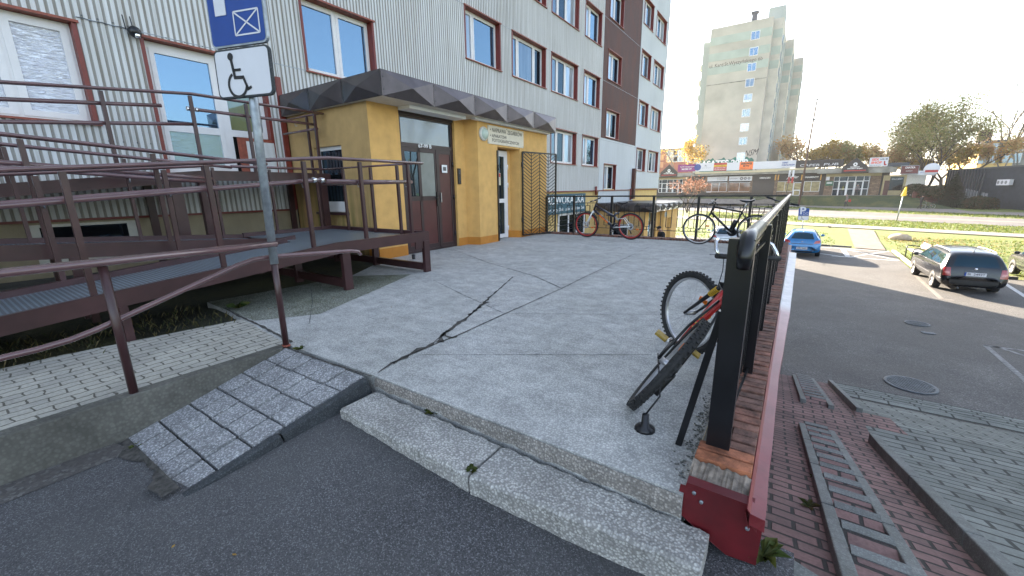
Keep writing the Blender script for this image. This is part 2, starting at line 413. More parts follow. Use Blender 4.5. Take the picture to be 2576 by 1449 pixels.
# ================================================================ GROUND AND SETTING
X0 = -8.9
def sheet(name, pts, z, m, thick=0, parent=None, kind='structure'):
    b = MB(); n = len(pts)
    P = [(p[0], p[1], p[2] if len(p) > 2 else z) for p in pts]
    if thick:
        b.add([(p[0], p[1], p[2] - thick) for p in P] + P, [list(range(n))[::-1], list(range(n, 2 * n))] + [[i, (i + 1) % n, n + (i + 1) % n, n + i] for i in range(n)])
    else: b.add(P, [list(range(n))])
    o = b.build(name, m, parent)
    if not parent: o['kind'] = kind
    return o
def strip(name, A, B, off, m, nu=8, nv=24, zf=None):
    # A, B: two world lines (pairs of xy); bilinear grid following the terrain
    b = MB(); vs = []
    for j in range(nv + 1):
        t = j / nv
        p = Vector(A[0]).lerp(Vector(A[1]), t); q = Vector(B[0]).lerp(Vector(B[1]), t)
        for i in range(nu + 1):
            r = p.lerp(q, i / nu); z = zf(i / nu, r) if zf else gz(r.x, r.y) + off; vs.append((r.x, r.y, z))
    w = nu + 1
    b.add(vs, [(j * w + i, j * w + i + 1, (j + 1) * w + i + 1, (j + 1) * w + i) for j in range(nv) for i in range(nu)], 0, True)
    o = b.build(name, m); o['kind'] = 'structure'; return o
# one terrain sheet to the horizon (lower level)
b = MB(); xs = [-400, -200, -120] + list(range(-80, 121, 10)) + [200, 400]; ys = [-60, -20, 0] + list(range(8, 160, 4)) + [200, 300, 600]
for y in ys:
    for x in xs: b.v.append((x, y, gz(x, y) - .03 - (.4 if y < 9 else 0)))
n = len(xs)
for j in range(len(ys) - 1):
    for i in range(n - 1):
        b.f.append([j * n + i, j * n + i + 1, (j + 1) * n + i + 1, (j + 1) * n + i]); b.m.append(0); b.sm.append(True)
o = b.build('ground', M['grass']); o['kind'] = 'structure'
# parking lot (lower level), grass beds start at the kerbs measured in the photo
kc = (4.8, 25.0); k2 = (4.98, 32.4)
b = MB(); b.add([(-9, 9.6, -2.596), (30, 9.6, -2.596), (30, 25.0, -2.596), (4.8, 25.0, -2.596), (4.98, 32.4, -2.596), (1.5, 33.5, -2.596), (-9, 35.5, -2.596)], [list(range(7))])
o = b.build('parking_lot', M['lot']); o['kind'] = 'structure'
def ext(a, b, s, t):
    a = Vector(a[:2]); b = Vector(b[:2]); d = b - a; return (a - d * s, b + d * t)
def line2(p, q, s=0., t=0.): return ext(pg(*p), pg(*q), s, t)
wk_n = line2((1780, 554), (2576, 598), .8, 1.5); wk_f = line2((1780, 547.5), (2576, 590), .8, 1.5)
strip('pavement', wk_n, wk_f, .03, M['walk'])
rd_n = line2((1780, 532.5), (2576, 571), .8, 1.6); rd_f = line2((1780, 516.5), (2576, 552), .8, 1.6)
strip('road', rd_n, rd_f, .02, M['road'])
rl_a = line2((1994, 539), (2557, 561.2), 1.2, 1.5); rl_b = line2((1994, 536.5), (2557, 558), 1.2, 1.5)
strip('lane_line', rl_a, rl_b, .035, M['walk'])
fw_n = line2((1850, 514.5), (2557, 543), 1., 1.4); fw_f = line2((1850, 510.5), (2407, 527), 1., 3.)
# paved cross path from the lot up to the pavement
strip('cross_path', (pg(2150, 624)[:2], pg(2228, 630)[:2]), (pg(2132, 576)[:2], pg(2198, 580)[:2]), .02, M['redpath'], 10, 6)
# kerbs (real steps) round the grass beds
def kerb(name, pts, w, h, m, z=-2.6):
    b = MB()
    for i in range(len(pts) - 1):
        a, c = Vector((*pts[i], z)), Vector((*pts[i + 1], z)); L = (c - a).length; k = max(1, int(L / 1.0))
        for j in range(k):
            p = a.lerp(c, j / k + .004); q = a.lerp(c, (j + 1) / k - .004)
            b.bar(p + Vector((0, 0, h / 2)), q + Vector((0, 0, h / 2)), w, h)
    o = b.build(name, m); o['kind'] = 'structure'; return o
kerb('kerb', [(5.0, 25.06), (5.13, 32.4)], .16, .1, M['kerblight'])
kerb('kerb', [(5.0, 25.06), (30, 25.4)], .14, .11, M['plinth_c'])
kerb('kerb', [(-3, 34.2), (3.3, 33.15)], .12, .1, M['plinth_c'])
# raised grass beds
def turf(pts, zoff=.07, name='lawn', m='grass'):
    b = MB(); P = [(x, y, gz(x, y) + zoff) for x, y in pts]; b.add(P, [list(range(len(P)))]); o = b.build(name, M[m]); o['kind'] = 'structure'
# painted bay lines
def paint(p, q, w, m='line', z=-2.6):
    a, c = pz(*p, z), pz(*q, z); b = MB(); b.bar(a + Vector((0, 0, .006)), c + Vector((0, 0, .006)), w, .004)
    o = b.build('painted_line', M[m]); o['kind'] = 'structure'
def T7(x, y): return (1932 + x / 4, 362.25 + y / 4)
for p, q, w, m in ((T7(745, 1048), T7(808, 1140), .22, 'line'), (T7(815, 1140), T7(1215, 1078), .1, 'line'), (T7(790, 1062), T7(1320, 1172), .1, 'line'),
                   (T7(520, 1102), T7(820, 1142), .12, 'line'), (T7(640, 1128), T7(1310, 1176), .1, 'line'), (T7(550, 1042), T7(745, 1050), .12, 'line'), (T7(745,1050),T7(1180,1078),.1,'line'),
                   ((2302.5, 693), (2368.9, 752.5), .13, 'walk'), ((2368.9, 752.5), (2399.8, 756.4), .13, 'walk'), ((2518.6, 708), (2620, 772), .14, 'line'),
                   ((2475, 869), (2620, 889), .1, 'lineold'), ((2478, 869), (2640, 1010), .11, 'lineold'), ((2500, 871), (2640, 915), .1, 'lineold')):
    paint(p, q, w, m)
# manhole covers
def manhole(p, r, name, label, seg=28):
    c = pz(*p, -2.59); b = MB(); b.lathe([(0, .004), (r * .86, .004), (r * .88, .014), (r, .014), (r, 0)], (0, 0, 0), seg=seg)
    for i in range(-6, 7):
        x = i * r / 7.2; y = math.sqrt(max(0, (r * .84) ** 2 - x * x))
        b.box(x - r * .035, x + r * .035, -y, y, .004, .013)
    o = b.build(name, M['galvdark'], loc=c, rz=.5); tag(o, label, 'manhole cover')
M['galvdark'] = plain('cast_iron', (.1, .11, .12), .6, .4, var=.35, sc=12)
manhole((2290, 968), .4, 'manhole_cover', 'large round ribbed iron cover in the shaded tarmac below the grey steps')
manhole((2307, 814), .27, 'manhole_cover', 'small round iron cover in the middle of the shaded parking lot')
c = pz(2335, 838, -2.59); b = MB(); b.box(-.13, .13, -.09, .09, 0, .01); b.box(-.1, .1, -.06, .06, .01, .014)
tag(b.build('valve_cover', M['galvdark'], loc=c, rz=.2), 'small square valve cover beside the smaller manhole', 'valve cover')

M['grime'] = plain('wet_dirt', (.06, .056, .05), .9, var=.6, sc=30, bump=.4)
# ---- upper level: near asphalt, steps, terrace
ZA = -.27
def zA(x, y):
    if y < 1.8 and x < .6: return ZA + .115 * math.exp(-((x + 2.2) ** 2 + (y - 1.4) ** 2) / .45) + .06 * math.exp(-((x + 1.2) ** 2 + (y - 1.5) ** 2) / .3) + .055 * math.exp(-((x - .05) ** 2 + (y - 1.75) ** 2) / .12)
    return ZA
b = MB(); vs = []; nx_ = 44; ny_ = 40
for j_ in range(ny_ + 1):
    for i_ in range(nx_ + 1):
        x = -3.36 + 4.2 * i_ / nx_; y = -1.2 + 2.98 * j_ / ny_; vs.append((x, y, zA(x, y)))
b.add(vs, [(j_ * (nx_ + 1) + i_, j_ * (nx_ + 1) + i_ + 1, (j_ + 1) * (nx_ + 1) + i_ + 1, (j_ + 1) * (nx_ + 1) + i_) for j_ in range(ny_) for i_ in range(nx_) if not (i_ > 36 and j_ > 36)], 0, True)
b.add([(-3.36, -6, ZA), (6, -6, ZA), (6, -1.2, ZA), (-3.36, -1.2, ZA)], [(0, 1, 2, 3)]); b.add([(.84, -1.2, ZA), (6, -1.2, ZA), (6, 1.0, ZA), (.84, 1.5, ZA)], [(0, 1, 2, 3)])
o = b.build('asphalt_path', M['asphalt']); o['kind'] = 'structure'
# terrace slab (retained on the far and right sides)
TX = [(-2.27, 1.62), (-.24, 1.60), (-.24, 10.34), (-6.3, 10.6), (-6.3, 5.0), (-5.45, 3.62), (-5.6, 1.80), (-4.5, 1.72), (-3.38, 1.60)]
b = MB(); b.prism(TX, -2.62, 0); o = b.build('terrace', M['deck']); o['kind'] = 'structure'
b = MB(); b.prism([(-6.3, 5.0), (-6.3, 10.6), (-8.9, 10.6), (-8.9, 4.6)], -2.6, -.004); o = b.build('porch_floor', M['deck']); o['kind'] = 'structure'
sheet('mossy_patch', [(-4.35, 1.76), (-4.0, 2.25), (-4.35, 3.2), (-4.75, 4.2), (-5.45, 3.62), (-5.6, 1.8)], .003, M['mossdeck'], kind='structure')
# dark front face of the upper step, with its rough lower edge
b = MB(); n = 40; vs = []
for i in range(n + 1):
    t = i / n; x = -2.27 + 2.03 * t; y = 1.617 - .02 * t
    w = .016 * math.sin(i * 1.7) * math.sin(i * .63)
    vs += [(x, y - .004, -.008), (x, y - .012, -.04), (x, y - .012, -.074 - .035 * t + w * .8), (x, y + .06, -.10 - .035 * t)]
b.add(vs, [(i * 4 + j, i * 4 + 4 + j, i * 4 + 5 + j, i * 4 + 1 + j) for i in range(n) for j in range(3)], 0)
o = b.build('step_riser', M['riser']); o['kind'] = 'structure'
# lower step, two cast slabs with worn edges
def slab(name, x0, x1, yb0, yb1, yf0, yf1, z, h, m, z1=None):
    n = 26; vs = []; za_ = z
    for i in range(n + 1):
        t = i / n; z = za_ + ((z1 if z1 is not None else za_) - za_) * t; x = x0 + (x1 - x0) * t; yb = yb0 + (yb1 - yb0) * t; yf = yf0 + (yf1 - yf0) * t
        j = .007 * math.sin(i * 2.1 + x0) + .005 * math.sin(i * .9)
        vs += [(x, yb, z - h), (x, yb + j, z - .012), (x, yb - .012 + j, z), (x, yf + .014 + j * .7, z), (x, yf + j * .7, z - .013), (x, yf + .004, z - h)]
    fs = [(i * 6 + j, i * 6 + 6 + j, i * 6 + 7 + j, i * 6 + 1 + j) for i in range(n) for j in range(5)] + [(5, 4, 3, 2, 1, 0), tuple(n * 6 + q for q in range(6))]
    b = MB(); b.add(vs, fs); o = b.build(name, m); o['kind'] = 'structure'; return o
slab('step', -2.225, -1.165, 1.585, 1.58, 1.305, 1.292, -.088, .13, M['step'], -.105)
slab('step', -1.15, -.125, 1.58, 1.60, 1.292, 1.395, -.106, .17, M['step'], -.128)
sheet('gap', [(-2.3, 1.56), (-.13, 1.56), (-.13, 1.7), (-2.3, 1.7)], -.2, M['soil'])
# terrace joints and the open crack
def crack(pts, w0, w1, m='grime', z=.0045, jag=.5, name='joint'):
    P = [pz(*p, 0) for p in pts]; Q = []
    for i in range(len(P) - 1):
        k = max(1, int((P[i + 1] - P[i]).length / .05))
        for j in range(k): Q.append(P[i].lerp(P[i + 1], j / k))
    Q.append(P[-1]); b = MB(); vs = []; n = len(Q); rnd = random.Random(int(P[0].x * 1000) & 0xffff)
    for i, q in enumerate(Q):
        d = (Q[min(i + 1, n - 1)] - Q[max(i - 1, 0)]).normalized(); s = Vector((-d.y, d.x, 0))
        w = (w0 + (w1 - w0) * i / (n - 1)) * (1 + jag * rnd.uniform(-1, 1)); c = q + s * rnd.uniform(-1, 1) * w * jag * .6
        vs += [(c.x - s.x * w, c.y - s.y * w, z), (c.x + s.x * w, c.y + s.y * w, z)]
    b.add(vs, [(2 * i, 2 * i + 1, 2 * i + 3, 2 * i + 2) for i in range(n - 1)])
    o = b.build(name, M[m]); o['kind'] = 'structure'
crack([(952, 938), (985, 915), (1040, 890), (1105, 862), (1150, 845), (1270, 790), (1411, 727)], .007, .006)
crack([(985, 915), (1030, 892), (1085, 868), (1120, 838), (1180, 795), (1222, 758), (1262, 722), (1290, 697)], .019, .006, jag=.9, name='crack')
crack([(1105, 862), (1112, 843), (1128, 832)], .026, .016, jag=.6, name='crack')
crack([(1150, 848), (1135, 850), (1118, 845)], .018, .014, jag=.8, name='crack')
crack([(1180, 795), (1200, 778), (1225, 760)], .014, .016, jag=.9, name='crack')
crack([(1090, 705), (1160, 740), (1270, 790)], .003, .003, 'kerbdark')
crack([(1140, 628), (1230, 662), (1345, 695), (1411, 725)], .003, .006, 'kerbdark')
crack([(1411, 727), (1465, 700), (1540, 665), (1655, 612)], .005, .002, 'kerbdark')
crack([(1062, 893), (1200, 893), (1400, 893), (1640, 893)], .002, .002, 'kerbdark')
crack([(1280, 789), (1450, 791), (1660, 792)], .002, .002, 'kerbdark')
crack([(1411, 727), (1550, 728), (1680, 728)], .0015, .0015, 'kerbdark')
crack([(1240, 610), (1350, 632), (1470, 658), (1540, 668)], .002, .002, 'kerbdark')
crack([(782, 724), (786, 760), (778, 815)], .003, .002, 'kerbdark')
crack([(565, 775), (600, 795), (660, 822), (735, 862)], .01, .014, name='joint')
crack([(738, 882), (830, 915), (935, 948)], .007, .007, name='joint')
# paver path on the left with its retaining kerb
b = MB(); b.add([(-3.40, 1.60, .0), (-4.5, 1.72, 0), (-4.72, .5, .0), (-4.85, -4, .0), (-3.42, -4, .0)], [(0, 1, 2, 3, 4)])
o = b.build('paver_path', M['path']); o['kind'] = 'structure'; o.location.z = .004
b = MB(); b.prism([(-3.43, -4), (-3.33, -4), (-3.33, 1.52), (-3.43, 1.6)], -.7, .012); o = b.build('retaining_kerb', M['plinth_c'], bevel=.006); o['kind'] = 'structure'
b = MB(); b.add([(-3.33, -4, ZA + .015), (-3.33, .45, ZA + .015), (-3.15, .5, ZA + .004), (-3.05, -4, ZA + .004)], [(0, 1, 2, 3)]); o = b.build('dirt_margin', M['lot']); o['kind'] = 'structure'
# planted soil under and beside the steel ramp
b = MB(); n = 30
rnd = random.Random(3); vs = []
for j in range(n + 1):
    for i in range(13):
        x = -4.55 - i * .36; y = -4 + 9.0 * j / n
        vs.append((x, y, -.03 + rnd.uniform(-.03, .03) - .02 * (i > 0)))
b.add(vs, [(j * 13 + i, j * 13 + i + 1, j * 13 + 14 + i, j * 13 + 13 + i) for j in range(n) for i in range(12)], 0, True)
o = b.build('soil_bed', M['soil']); o['kind'] = 'structure'
# slab ramp: tile wedge from the asphalt up to the terrace
A_, B_ = Vector((-3.34, .50, ZA + .01)), Vector((-2.45, .50, ZA + .01))
C_, D_ = Vector((-2.33, 1.58, .002)), Vector((-3.36, 1.56, .002))
b = MB(); nr, nc = 6, 5
for j in range(nr):
    for i in range(nc):
        g = .009
        def P(u, v): return A_.lerp(B_, u).lerp(D_.lerp(C_, u), v)
        u0, u1 = i / nc + g, (i + 1) / nc - g; v0, v1 = j / nr + g * .8, (j + 1) / nr - g * .8
        if (j == 0): u0, u1 = u0, u1
        dz = Vector((0, 0, .004 * math.sin(i * 3 + j * 5)))
        q = [P(u0, v0) + dz, P(u1, v0) + dz, P(u1, v1) + dz, P(u0, v1) + dz]; low = [p - Vector((0, 0, .05)) for p in q]
        b.add(q + low, [(0, 1, 2, 3), (4, 5, 1, 0), (5, 6, 2, 1), (6, 7, 3, 2), (7, 4, 0, 3)])
        for mm in ():
            e0, e1 = P(mm - .004, v0) + dz, P(mm + .004, v0) + dz; e2, e3 = P(mm + .004, v1) + dz, P(mm - .004, v1) + dz
            up = Vector((0, 0, .002)); b.add([e0 + up, e1 + up, e2 + up, e3 + up], [(0, 1, 2, 3)], 1)
o = b.build('slab_ramp', [M['slab'], M['kerbdark']]); o['kind'] = 'structure'
b = MB(); z = Vector((0, 0, .03)); b.add([A_ - z, B_ - z, C_ - z, D_ - z, A_ - z * 6, B_ - z * 6, C_ - z * 10, D_ - z * 10], [(0, 1, 2, 3), (4, 5, 1, 0), (5, 6, 2, 1)])
o = b.build('ramp_bed', M['soil']); o['kind'] = 'structure'
b = MB()
for t0, t1 in ((-.02, .47), (.478, 1.0)):
    p, q = B_.lerp(C_, t0), B_.lerp(C_, t1); b.bar(p + Vector((.035, 0, -.098)), q + Vector((.035, 0, -.098)), .06, .2)
o = b.build('ramp_kerb', M['kerbdark'], bevel=.008); o['kind'] = 'structure'

rnd = random.Random(1); sheet('dirt_strip', [(-3.33, .515, ZA + .014)] + [(-3.3 + .85 * i / 16, .465 - .035 * math.sin(i * .55) + rnd.uniform(-.014, .014), ZA + .004 + .035 * math.exp(-((i - 16) ** 2) / 60)) for i in range(17)] + [(-2.44, .515, ZA + .05)], 0, M['grime'])
# ---- sloping brick way on the right (slope, landing, slope)
def SZ(y):
    P = [(-9, ZA + .0), (1.7, ZA), (1.85, -.32), (5.2, -1.39), (6.2, -1.56), (9.7, -2.6), (30, -2.6)]
    for (a, za), (c, zc) in zip(P, P[1:]):
        if y <= c: return za + (zc - za) * (y - a) / (c - a)
    return -2.6
def slope(name, x0, x1, y0, y1, m, off=0, n=40):
    b = MB(); vs = []
    ys_ = sorted(set([y0, y1] + [y for y in (1.7, 1.85, 5.2, 6.2, 9.7) if y0 < y < y1]))
    for y in ys_: vs += [(x0, y, SZ(y) + off), (x1, y, SZ(y) + off)]
    b.add(vs, [(2 * i, 2 * i + 1, 2 * i + 3, 2 * i + 2) for i in range(len(ys_) - 1)])
    o = b.build(name, m); o['kind'] = 'structure'; return o
slope('brick_slope', -.02, 1.0, 1.6, 9.72, M['pink'])
slope('paved_slope', 1.0, 14, 1.3, 9.72, M['greyp'], .002)
sheet('landing', [(.95, 5.55, SZ(5.6) + .006), (1.42, 5.55, SZ(5.6) + .006), (1.3, 6.4, SZ(6.3) + .006), (.95, 6.4, SZ(6.3) + .006)], 0, M['pink'])
def ladder(x0, x1, w, y0, y1, n):
    o1 = MB()
    for x in (x0, x1):
        L = int((y1 - y0) / 1.0) + 1
        for i in range(L):
            a = y0 + (y1 - y0) * i / L + .006; c = y0 + (y1 - y0) * (i + 1) / L - .006
            o1.bar((x, a, SZ(a) + .005), (x, c, SZ(c) + .005), w, .1)
    o = o1.build('ramp_edging', M['kerb'], bevel=.006); o['kind'] = 'structure'
    o2 = MB(); o3 = MB()
    for i in range(n):
        a = y0 + (y1 - y0) * (i + .2) / n; c = y0 + (y1 - y0) * (i + 1.2) / n; z = SZ(a) + .01
        o2.box(x0 + w / 2, x1 - w / 2, c - .06, c, SZ(c) - .1, z - .02)
        o3.box(x0 + w / 2, x1 - w / 2, a, c - .062, SZ(c) - .12, z - .024)
    o = o2.build('stair_edging', M['kerb']); o['kind'] = 'structure'; o = o3.build('stair_tread', M['pink']); o['kind'] = 'structure'
ladder(.36, .62, .06, 1.75, 5.15, 12)
ladder(.41, .71, .065, 6.25, 9.6, 10)
b = MB()
for a, c in ((1.8, 2.8), (2.81, 3.8), (3.81, 4.8), (4.81, 5.3)): b.bar((.99, a, SZ(a) + .03), (.99, c, SZ(c) + .03), .08, .12)
for a, c in ((6.35, 7.4), (7.41, 8.5), (8.51, 9.6)): b.bar((1.0, a, SZ(a) + .03), (1.0, c, SZ(c) + .03), .07, .12)
o = b.build('slope_kerb', M['kerb'], bevel=.008); o['kind'] = 'structure'
sheet('step_bed', [(1.06, 8.0, SZ(8.0) + .006), (14, 8.0, SZ(8.0) + .006), (14, 9.7, SZ(9.7) + .006), (1.06, 9.7, SZ(9.7) + .006)], 0, M['grime'])
b = MB()
for i in range(7):
    y = 8.1 + i * .235; b.add([(x, yy, zz) for x in (1.06, 14) for yy in (y, y + .155) for zz in (SZ(y) - .06, SZ(y) + .012)], [(0, 1, 3, 2), (4, 6, 7, 5), (0, 4, 5, 1), (2, 3, 7, 6), (0, 2, 6, 4), (1, 5, 7, 3)])
o = b.build('step_edges', M['greyp'], bevel=.006); o['kind'] = 'structure'
b = MB(); b.bar((.1, 1.74, ZA + .0), (.75, 1.5, ZA + .0), .13, .04); o = b.build('edge_kerb', M['kerb'], bevel=.01); o['kind'] = 'structure'
b = MB(); b.bar((.75, 1.5, ZA), (6, .9, ZA), .13, .04); o = b.build('edge_kerb', M['kerb'], bevel=.01); o['kind'] = 'structure'

# ================================================================ APARTMENT BLOCK
M['groove'] = m_siding('dirty_cladding_groove', (.34, .325, .3), (.22, .19, .15), .8)
bld = empty('apartment_block', (X0, 0, 0), 0, 'long grey-white corrugated apartment block with red-framed windows and one brown strip', 'apartment block')
def P0(mb, name, mats, **k):
    o = mb.build(name, mats, **k); o.parent = bld; o.matrix_parent_inverse = Matrix.Translation((-X0, 0, 0)); return o
FL = [2.33, 5.17, 8.05, 10.92, 13.78]; WH = 1.49
wins = []   # y0,y1,z0,z1,kind
for k, z in enumerate(FL):
    for (a, c, kd) in ((10.66, 12.48, 'w2'), (13.2, 15.58, 'w3'), (16.05, 18.5, 'w4'), (19.2, 21.1, 'w5'), (27.46, 29.4, 'w5'), (30.1, 32.5, 'w6')):
        if k == 4 and a < 15: continue
        wins.append((a, c, z, z + WH - .02 * (k == 0), kd))
for z in (3.93, 6.79, 9.65, 12.5): wins.append((22.1, 24.05, z, z + 1.45, 'st'))
wins.append((22.05, 23.9, 1.1, 2.57, 'st'))
wins.append((5.42, 7.22, 3.73, 5.22, 'w1')); wins.append((5.42, 7.22, 6.6, 8.1, 'w1'))
wins.append((-.62, 1.92, 2.27, 3.70, 'foil')); wins.append((2.67, 4.5, 1.56, 3.71, 'balc'))
holes = [w[:4] for w in wins]
def clad(y0, y1, z0, z1, m, pitch=.08, depth=.012, X=X0, name='cladding'):
    hs = [h for h in holes if h[0] < y1 and h[1] > y0 and h[2] < z1 and h[3] > z0]
    b = MB(); n = int(round((y1 - y0) / pitch)); pr = [(0, -depth), (.012, 0), (.058, 0), (.07, -depth)]
    def prof(yy): # profile x at y
        t = (yy - y0) % pitch / pitch * .08
        if t < .012: return -depth + depth * t / .012
        if t < .058: return 0
        if t < .07: return -depth * (t - .058) / .012
        return -depth
    ysp = set()
    for i in range(n + 1):
        for t in (0, .012, .058, .07):
            y = y0 + i * pitch + t / .08 * pitch
            if y <= y1 + 1e-6: ysp.add(round(y, 5))
    for h in hs: ysp.add(max(h[0], y0)); ysp.add(min(h[1], y1))
    ysp.add(y1); ysl = sorted(ysp)
    for a, c in zip(ysl, ysl[1:]):
        if c - a < 1e-5: continue
        m_ = (a + c) / 2; cuts = sorted([(max(h[2], z0), min(h[3], z1)) for h in hs if h[0] < m_ < h[1]])
        z = z0; xa, xc = X + prof(a + 1e-6), X + prof(c - 1e-6)
        for lo, hi in cuts + [(z1, z1)]:
            if lo > z + 1e-4: b.quad((xa, a, z), (xc, c, z), (xc, c, lo), (xa, a, lo), 1 if (xa + xc) / 2 < X - depth * .4 else 0)
            z = hi
    return P0(b, name, [m, M['groove'] if m is M['siding'] else m])
clad(-8, 4.78, .9, 8, M['siding'], .085)
clad(4.78, 10.6, 3.0, 8, M['siding'], .085); clad(-8, 10.6, 8.004, 30, M['siding'], .085)
clad(10.6, 21.4, 1.14, 16, M['siding'], .085)
clad(21.4, 27.18, 3.86, 16, M['brown'], .17, .006)
clad(21.4, 27.18, .3, 3.855, M['siding2'], .17, .004)
clad(27.2, 33.1, 1.2, 16, M['siding2'], .17, .005)
clad(10.6, 33.1, 16.004, 30, M['siding'], .34, .005)
b = MB(); b.box(-9.6, X0 - .22, -8, 33.0, .5, 30); b.box(-23, -9.6, -8, 33.1, -2.6, 30.2); P0(b, 'core', M['black_hole'])
b = MB(); b.box(-23, X0 - .02, 33.0, 33.12, 1.1, 30); b.box(X0 - .03, X0 + .015, 33.06, 33.14, 1.2, 30); b.box(X0 - .03, X0 + .012, 27.17, 27.21, 1.2, 16); b.box(X0 - .03, X0 + .012, 21.38, 21.42, 1.2, 16)
P0(b, 'corner_trim', M['siding2'])
b = MB(); b.box(X0 - .3, X0 - .04, -8, 4.83, -.3, .9); P0(b, 'plinth', M['beige'])
b = MB(); b.box(X0 - .3, X0 - .05, 10.6, 21.6, -2.62, 1.14); b.box(X0 - .3, X0 - .05, 21.6, 33.0, -2.62, 1.19); P0(b, 'basement_wall', M['yellow2'])
b = MB(); b.box(X0 - .02, X0 + .03, -8, 4.78, .875, .91); b.box(X0 - .02, X0 + .04, 10.6, 33.1, 1.1, 1.15); b.box(X0 - .02, X0 + .04, 4.70, 4.80, .9, 3.5); P0(b, 'base_flashing', M['reveal'])
# horizontal sheet joints
b = MB()
for z in (3.75, 6.64, 9.53, 12.4): b.box(X0, X0 + .004, 7.3 if z < 4 else 7.3, 33, z, z + .012)
b.box(X0, X0 + .004, 1.95, 5.4, 3.745, 3.757)
P0(b, 'sheet_joint', M['galv'])
# screws
b = MB()
for y in [2.02 + .17 * i for i in range(4)]: b.box(X0, X0 + .008, y, y + .016, 3.78, 3.796)
for y in [3.0 + .255 * i for i in range(6)]: b.box(X0, X0 + .008, y, y + .016, 3.74, 3.756)
for y in [2.0 + .17 * i for i in range(5)]: b.box(X0, X0 + .008, y, y + .016, 2.05, 2.066)
P0(b, 'screw', M['galvdark'])
# basement openings in the plinth behind the ramp
for (a, c) in ((1.05, 2.0), (-1.4, -.4)):
    b = MB(); b.box(X0 - .06, X0 - .035, a - .09, c + .12, .28, .84, 0); b.box(X0 - .05, X0 - .03, a, c, .38, .8, 1); P0(b, 'basement_window', [M['offwhite'], M['dark_glass']])

wcache = {}
def window(y0, y1, z0, z1, kind, idx=0):
    w, h = round(y1 - y0, 2), round(z1 - z0, 2); key = (w, h, kind, idx if kind in ('w3', 'w4', 'w5', 'w6', 'w2') else 0)
    if key not in wcache:
        D = .17 if kind not in ('foil', 'balc') else .12
        s = MB()
        s.box(-D - .06, .012, w - .028, w, .025, h - .035, 0)                     # right reveal
        s.box(-D - .06, .012, 0, .028, .025, h - .035, 0)
        s.box(-D - .06, .045, -.03, w + .05, h - .035, h, 1)                      # lintel flashing
        s.box(-D - .06, .05, -.03, w + .05, 0, .028, 1)                           # sill flashing
        s.box(.0, .016, -.02, .03, .028, h - .035, 0); s.box(.0, .016, w - .03, w + .025, .028, h - .035, 0)
        f = MB(); g = MB(); x = -D
        z_lo = .03; gm = ['curtain', 'dim', 'dark_glass', 'sky_glass'][(idx * 7 + len(kind) + int(w * 10)) % 4]
        def fr(a, c, lo, hi, t=.055, xo=0):
            t = t * (1.5 if kind == 'foil' else 1.15)
            f.box(x - .05, x + xo, a, a + t, lo, hi); f.box(x - .05, x + xo, c - t, c, lo, hi)
            f.box(x - .05, x + xo, a + t, c - t, lo, lo + t); f.box(x - .05, x + xo, a + t, c - t, hi - t, hi)
        def gl(a, c, lo, hi, mi=0): g.box(x - .03, x - .02, a, c, lo, hi, mi)
        if kind in ('w1', 'st'): cuts = [.03, w / 2, w - .03]
        elif kind == 'foil': cuts = [.03, 1.82, w - .03]
        elif kind == 'w5': cuts = [.03, w * .42, w - .03]
        elif kind == 'w2': cuts = [.03, w * .3, w - .03]
        elif kind == 'w3': cuts = [.03, w * .24, w * .72, w - .03]
        else: cuts = [.03, w * .32, w * .62, w - .03]
        if kind == 'balc':
            yd = 1.06
            f.box(x - .05, x, .03, .1, .0, h - .04); f.box(x - .05, x, yd - .05, yd + .09, 0, h - .04); f.box(x - .05, x, w - .1, w - .03, .74, h - .04)
            f.box(x - .05, x, .1, yd - .05, h - .13, h - .04); f.box(x - .05, x, .1, yd - .05, .74, .86); f.box(x - .05, x, .1, yd - .05, 0, .14)
            f.box(x - .05, x, yd + .09, w - .1, h - .13, h - .04); f.box(x - .05, x, yd + .09, w - .1, .74, .86)
            fr(.1, yd - .05, .14, h - .13, .06, .012)
            gl(.12, yd - .07, .86, h - .14, 0); gl(.12, yd - .07, .14, .74, 1); gl(yd + .1, w - .12, .87, h - .14, 2)
            s.box(-.02, .014, yd + .11, w + .02, -.02, .72, 1); s.box(0, .02, yd + .25, w + .0, .0, .66, 2)
            mats = [M['bsky'], M['wavy'], M['blind']]
        else:
            fr(.03, w - .03, z_lo, h - .04, .05)
            for c_ in cuts[1:-1]: f.box(x - .045, x + .002, c_ - .045, c_ + .045, z_lo + .05, h - .09)
            for a, c in zip(cuts, cuts[1:]):
                fr(a + (.02 if a > .1 else .03), c - (.02 if c < w - .1 else .03), z_lo + .04, h - .08, .055, .012)
            for i, (a, c) in enumerate(zip(cuts, cuts[1:])): gl(a + .05, c - .05, z_lo + .08, h - .12, i % 3)
            if kind == 'foil': mats = [M['foil']] * 3
            elif kind == 'w1': mats = [M['bsky']] * 3
            elif kind == 'st': mats = [M['curtain'], M['dark_glass'], M['dim']]
            else:
                o3 = [M['curtain'], M['sky_glass'], M['dim'], M['dark_glass'], M['curtain']]; mats = [o3[(idx + q) % 5] for q in range(3)]
        wcache[key] = (s, f, g, mats)
        so_ = s.build('window', [M['reveal'], M['lintel'], M['siding']]); fo = f.build('frame', M['pvc'], so_); go = g.build('glass', mats, so_)
        wcache[key] = so_; o = so_
    else:
        o = copy_tree(wcache[key])
    o.parent = bld; o.location = (0, y0, z0); return o
M['bsky'] = m_glass('sky_tinted_glass', (.03, .045, .07), .75, .005)
for i, (a, c, z0, z1, kd) in enumerate(wins): window(a, c, z0, z1, kd, i % 3)
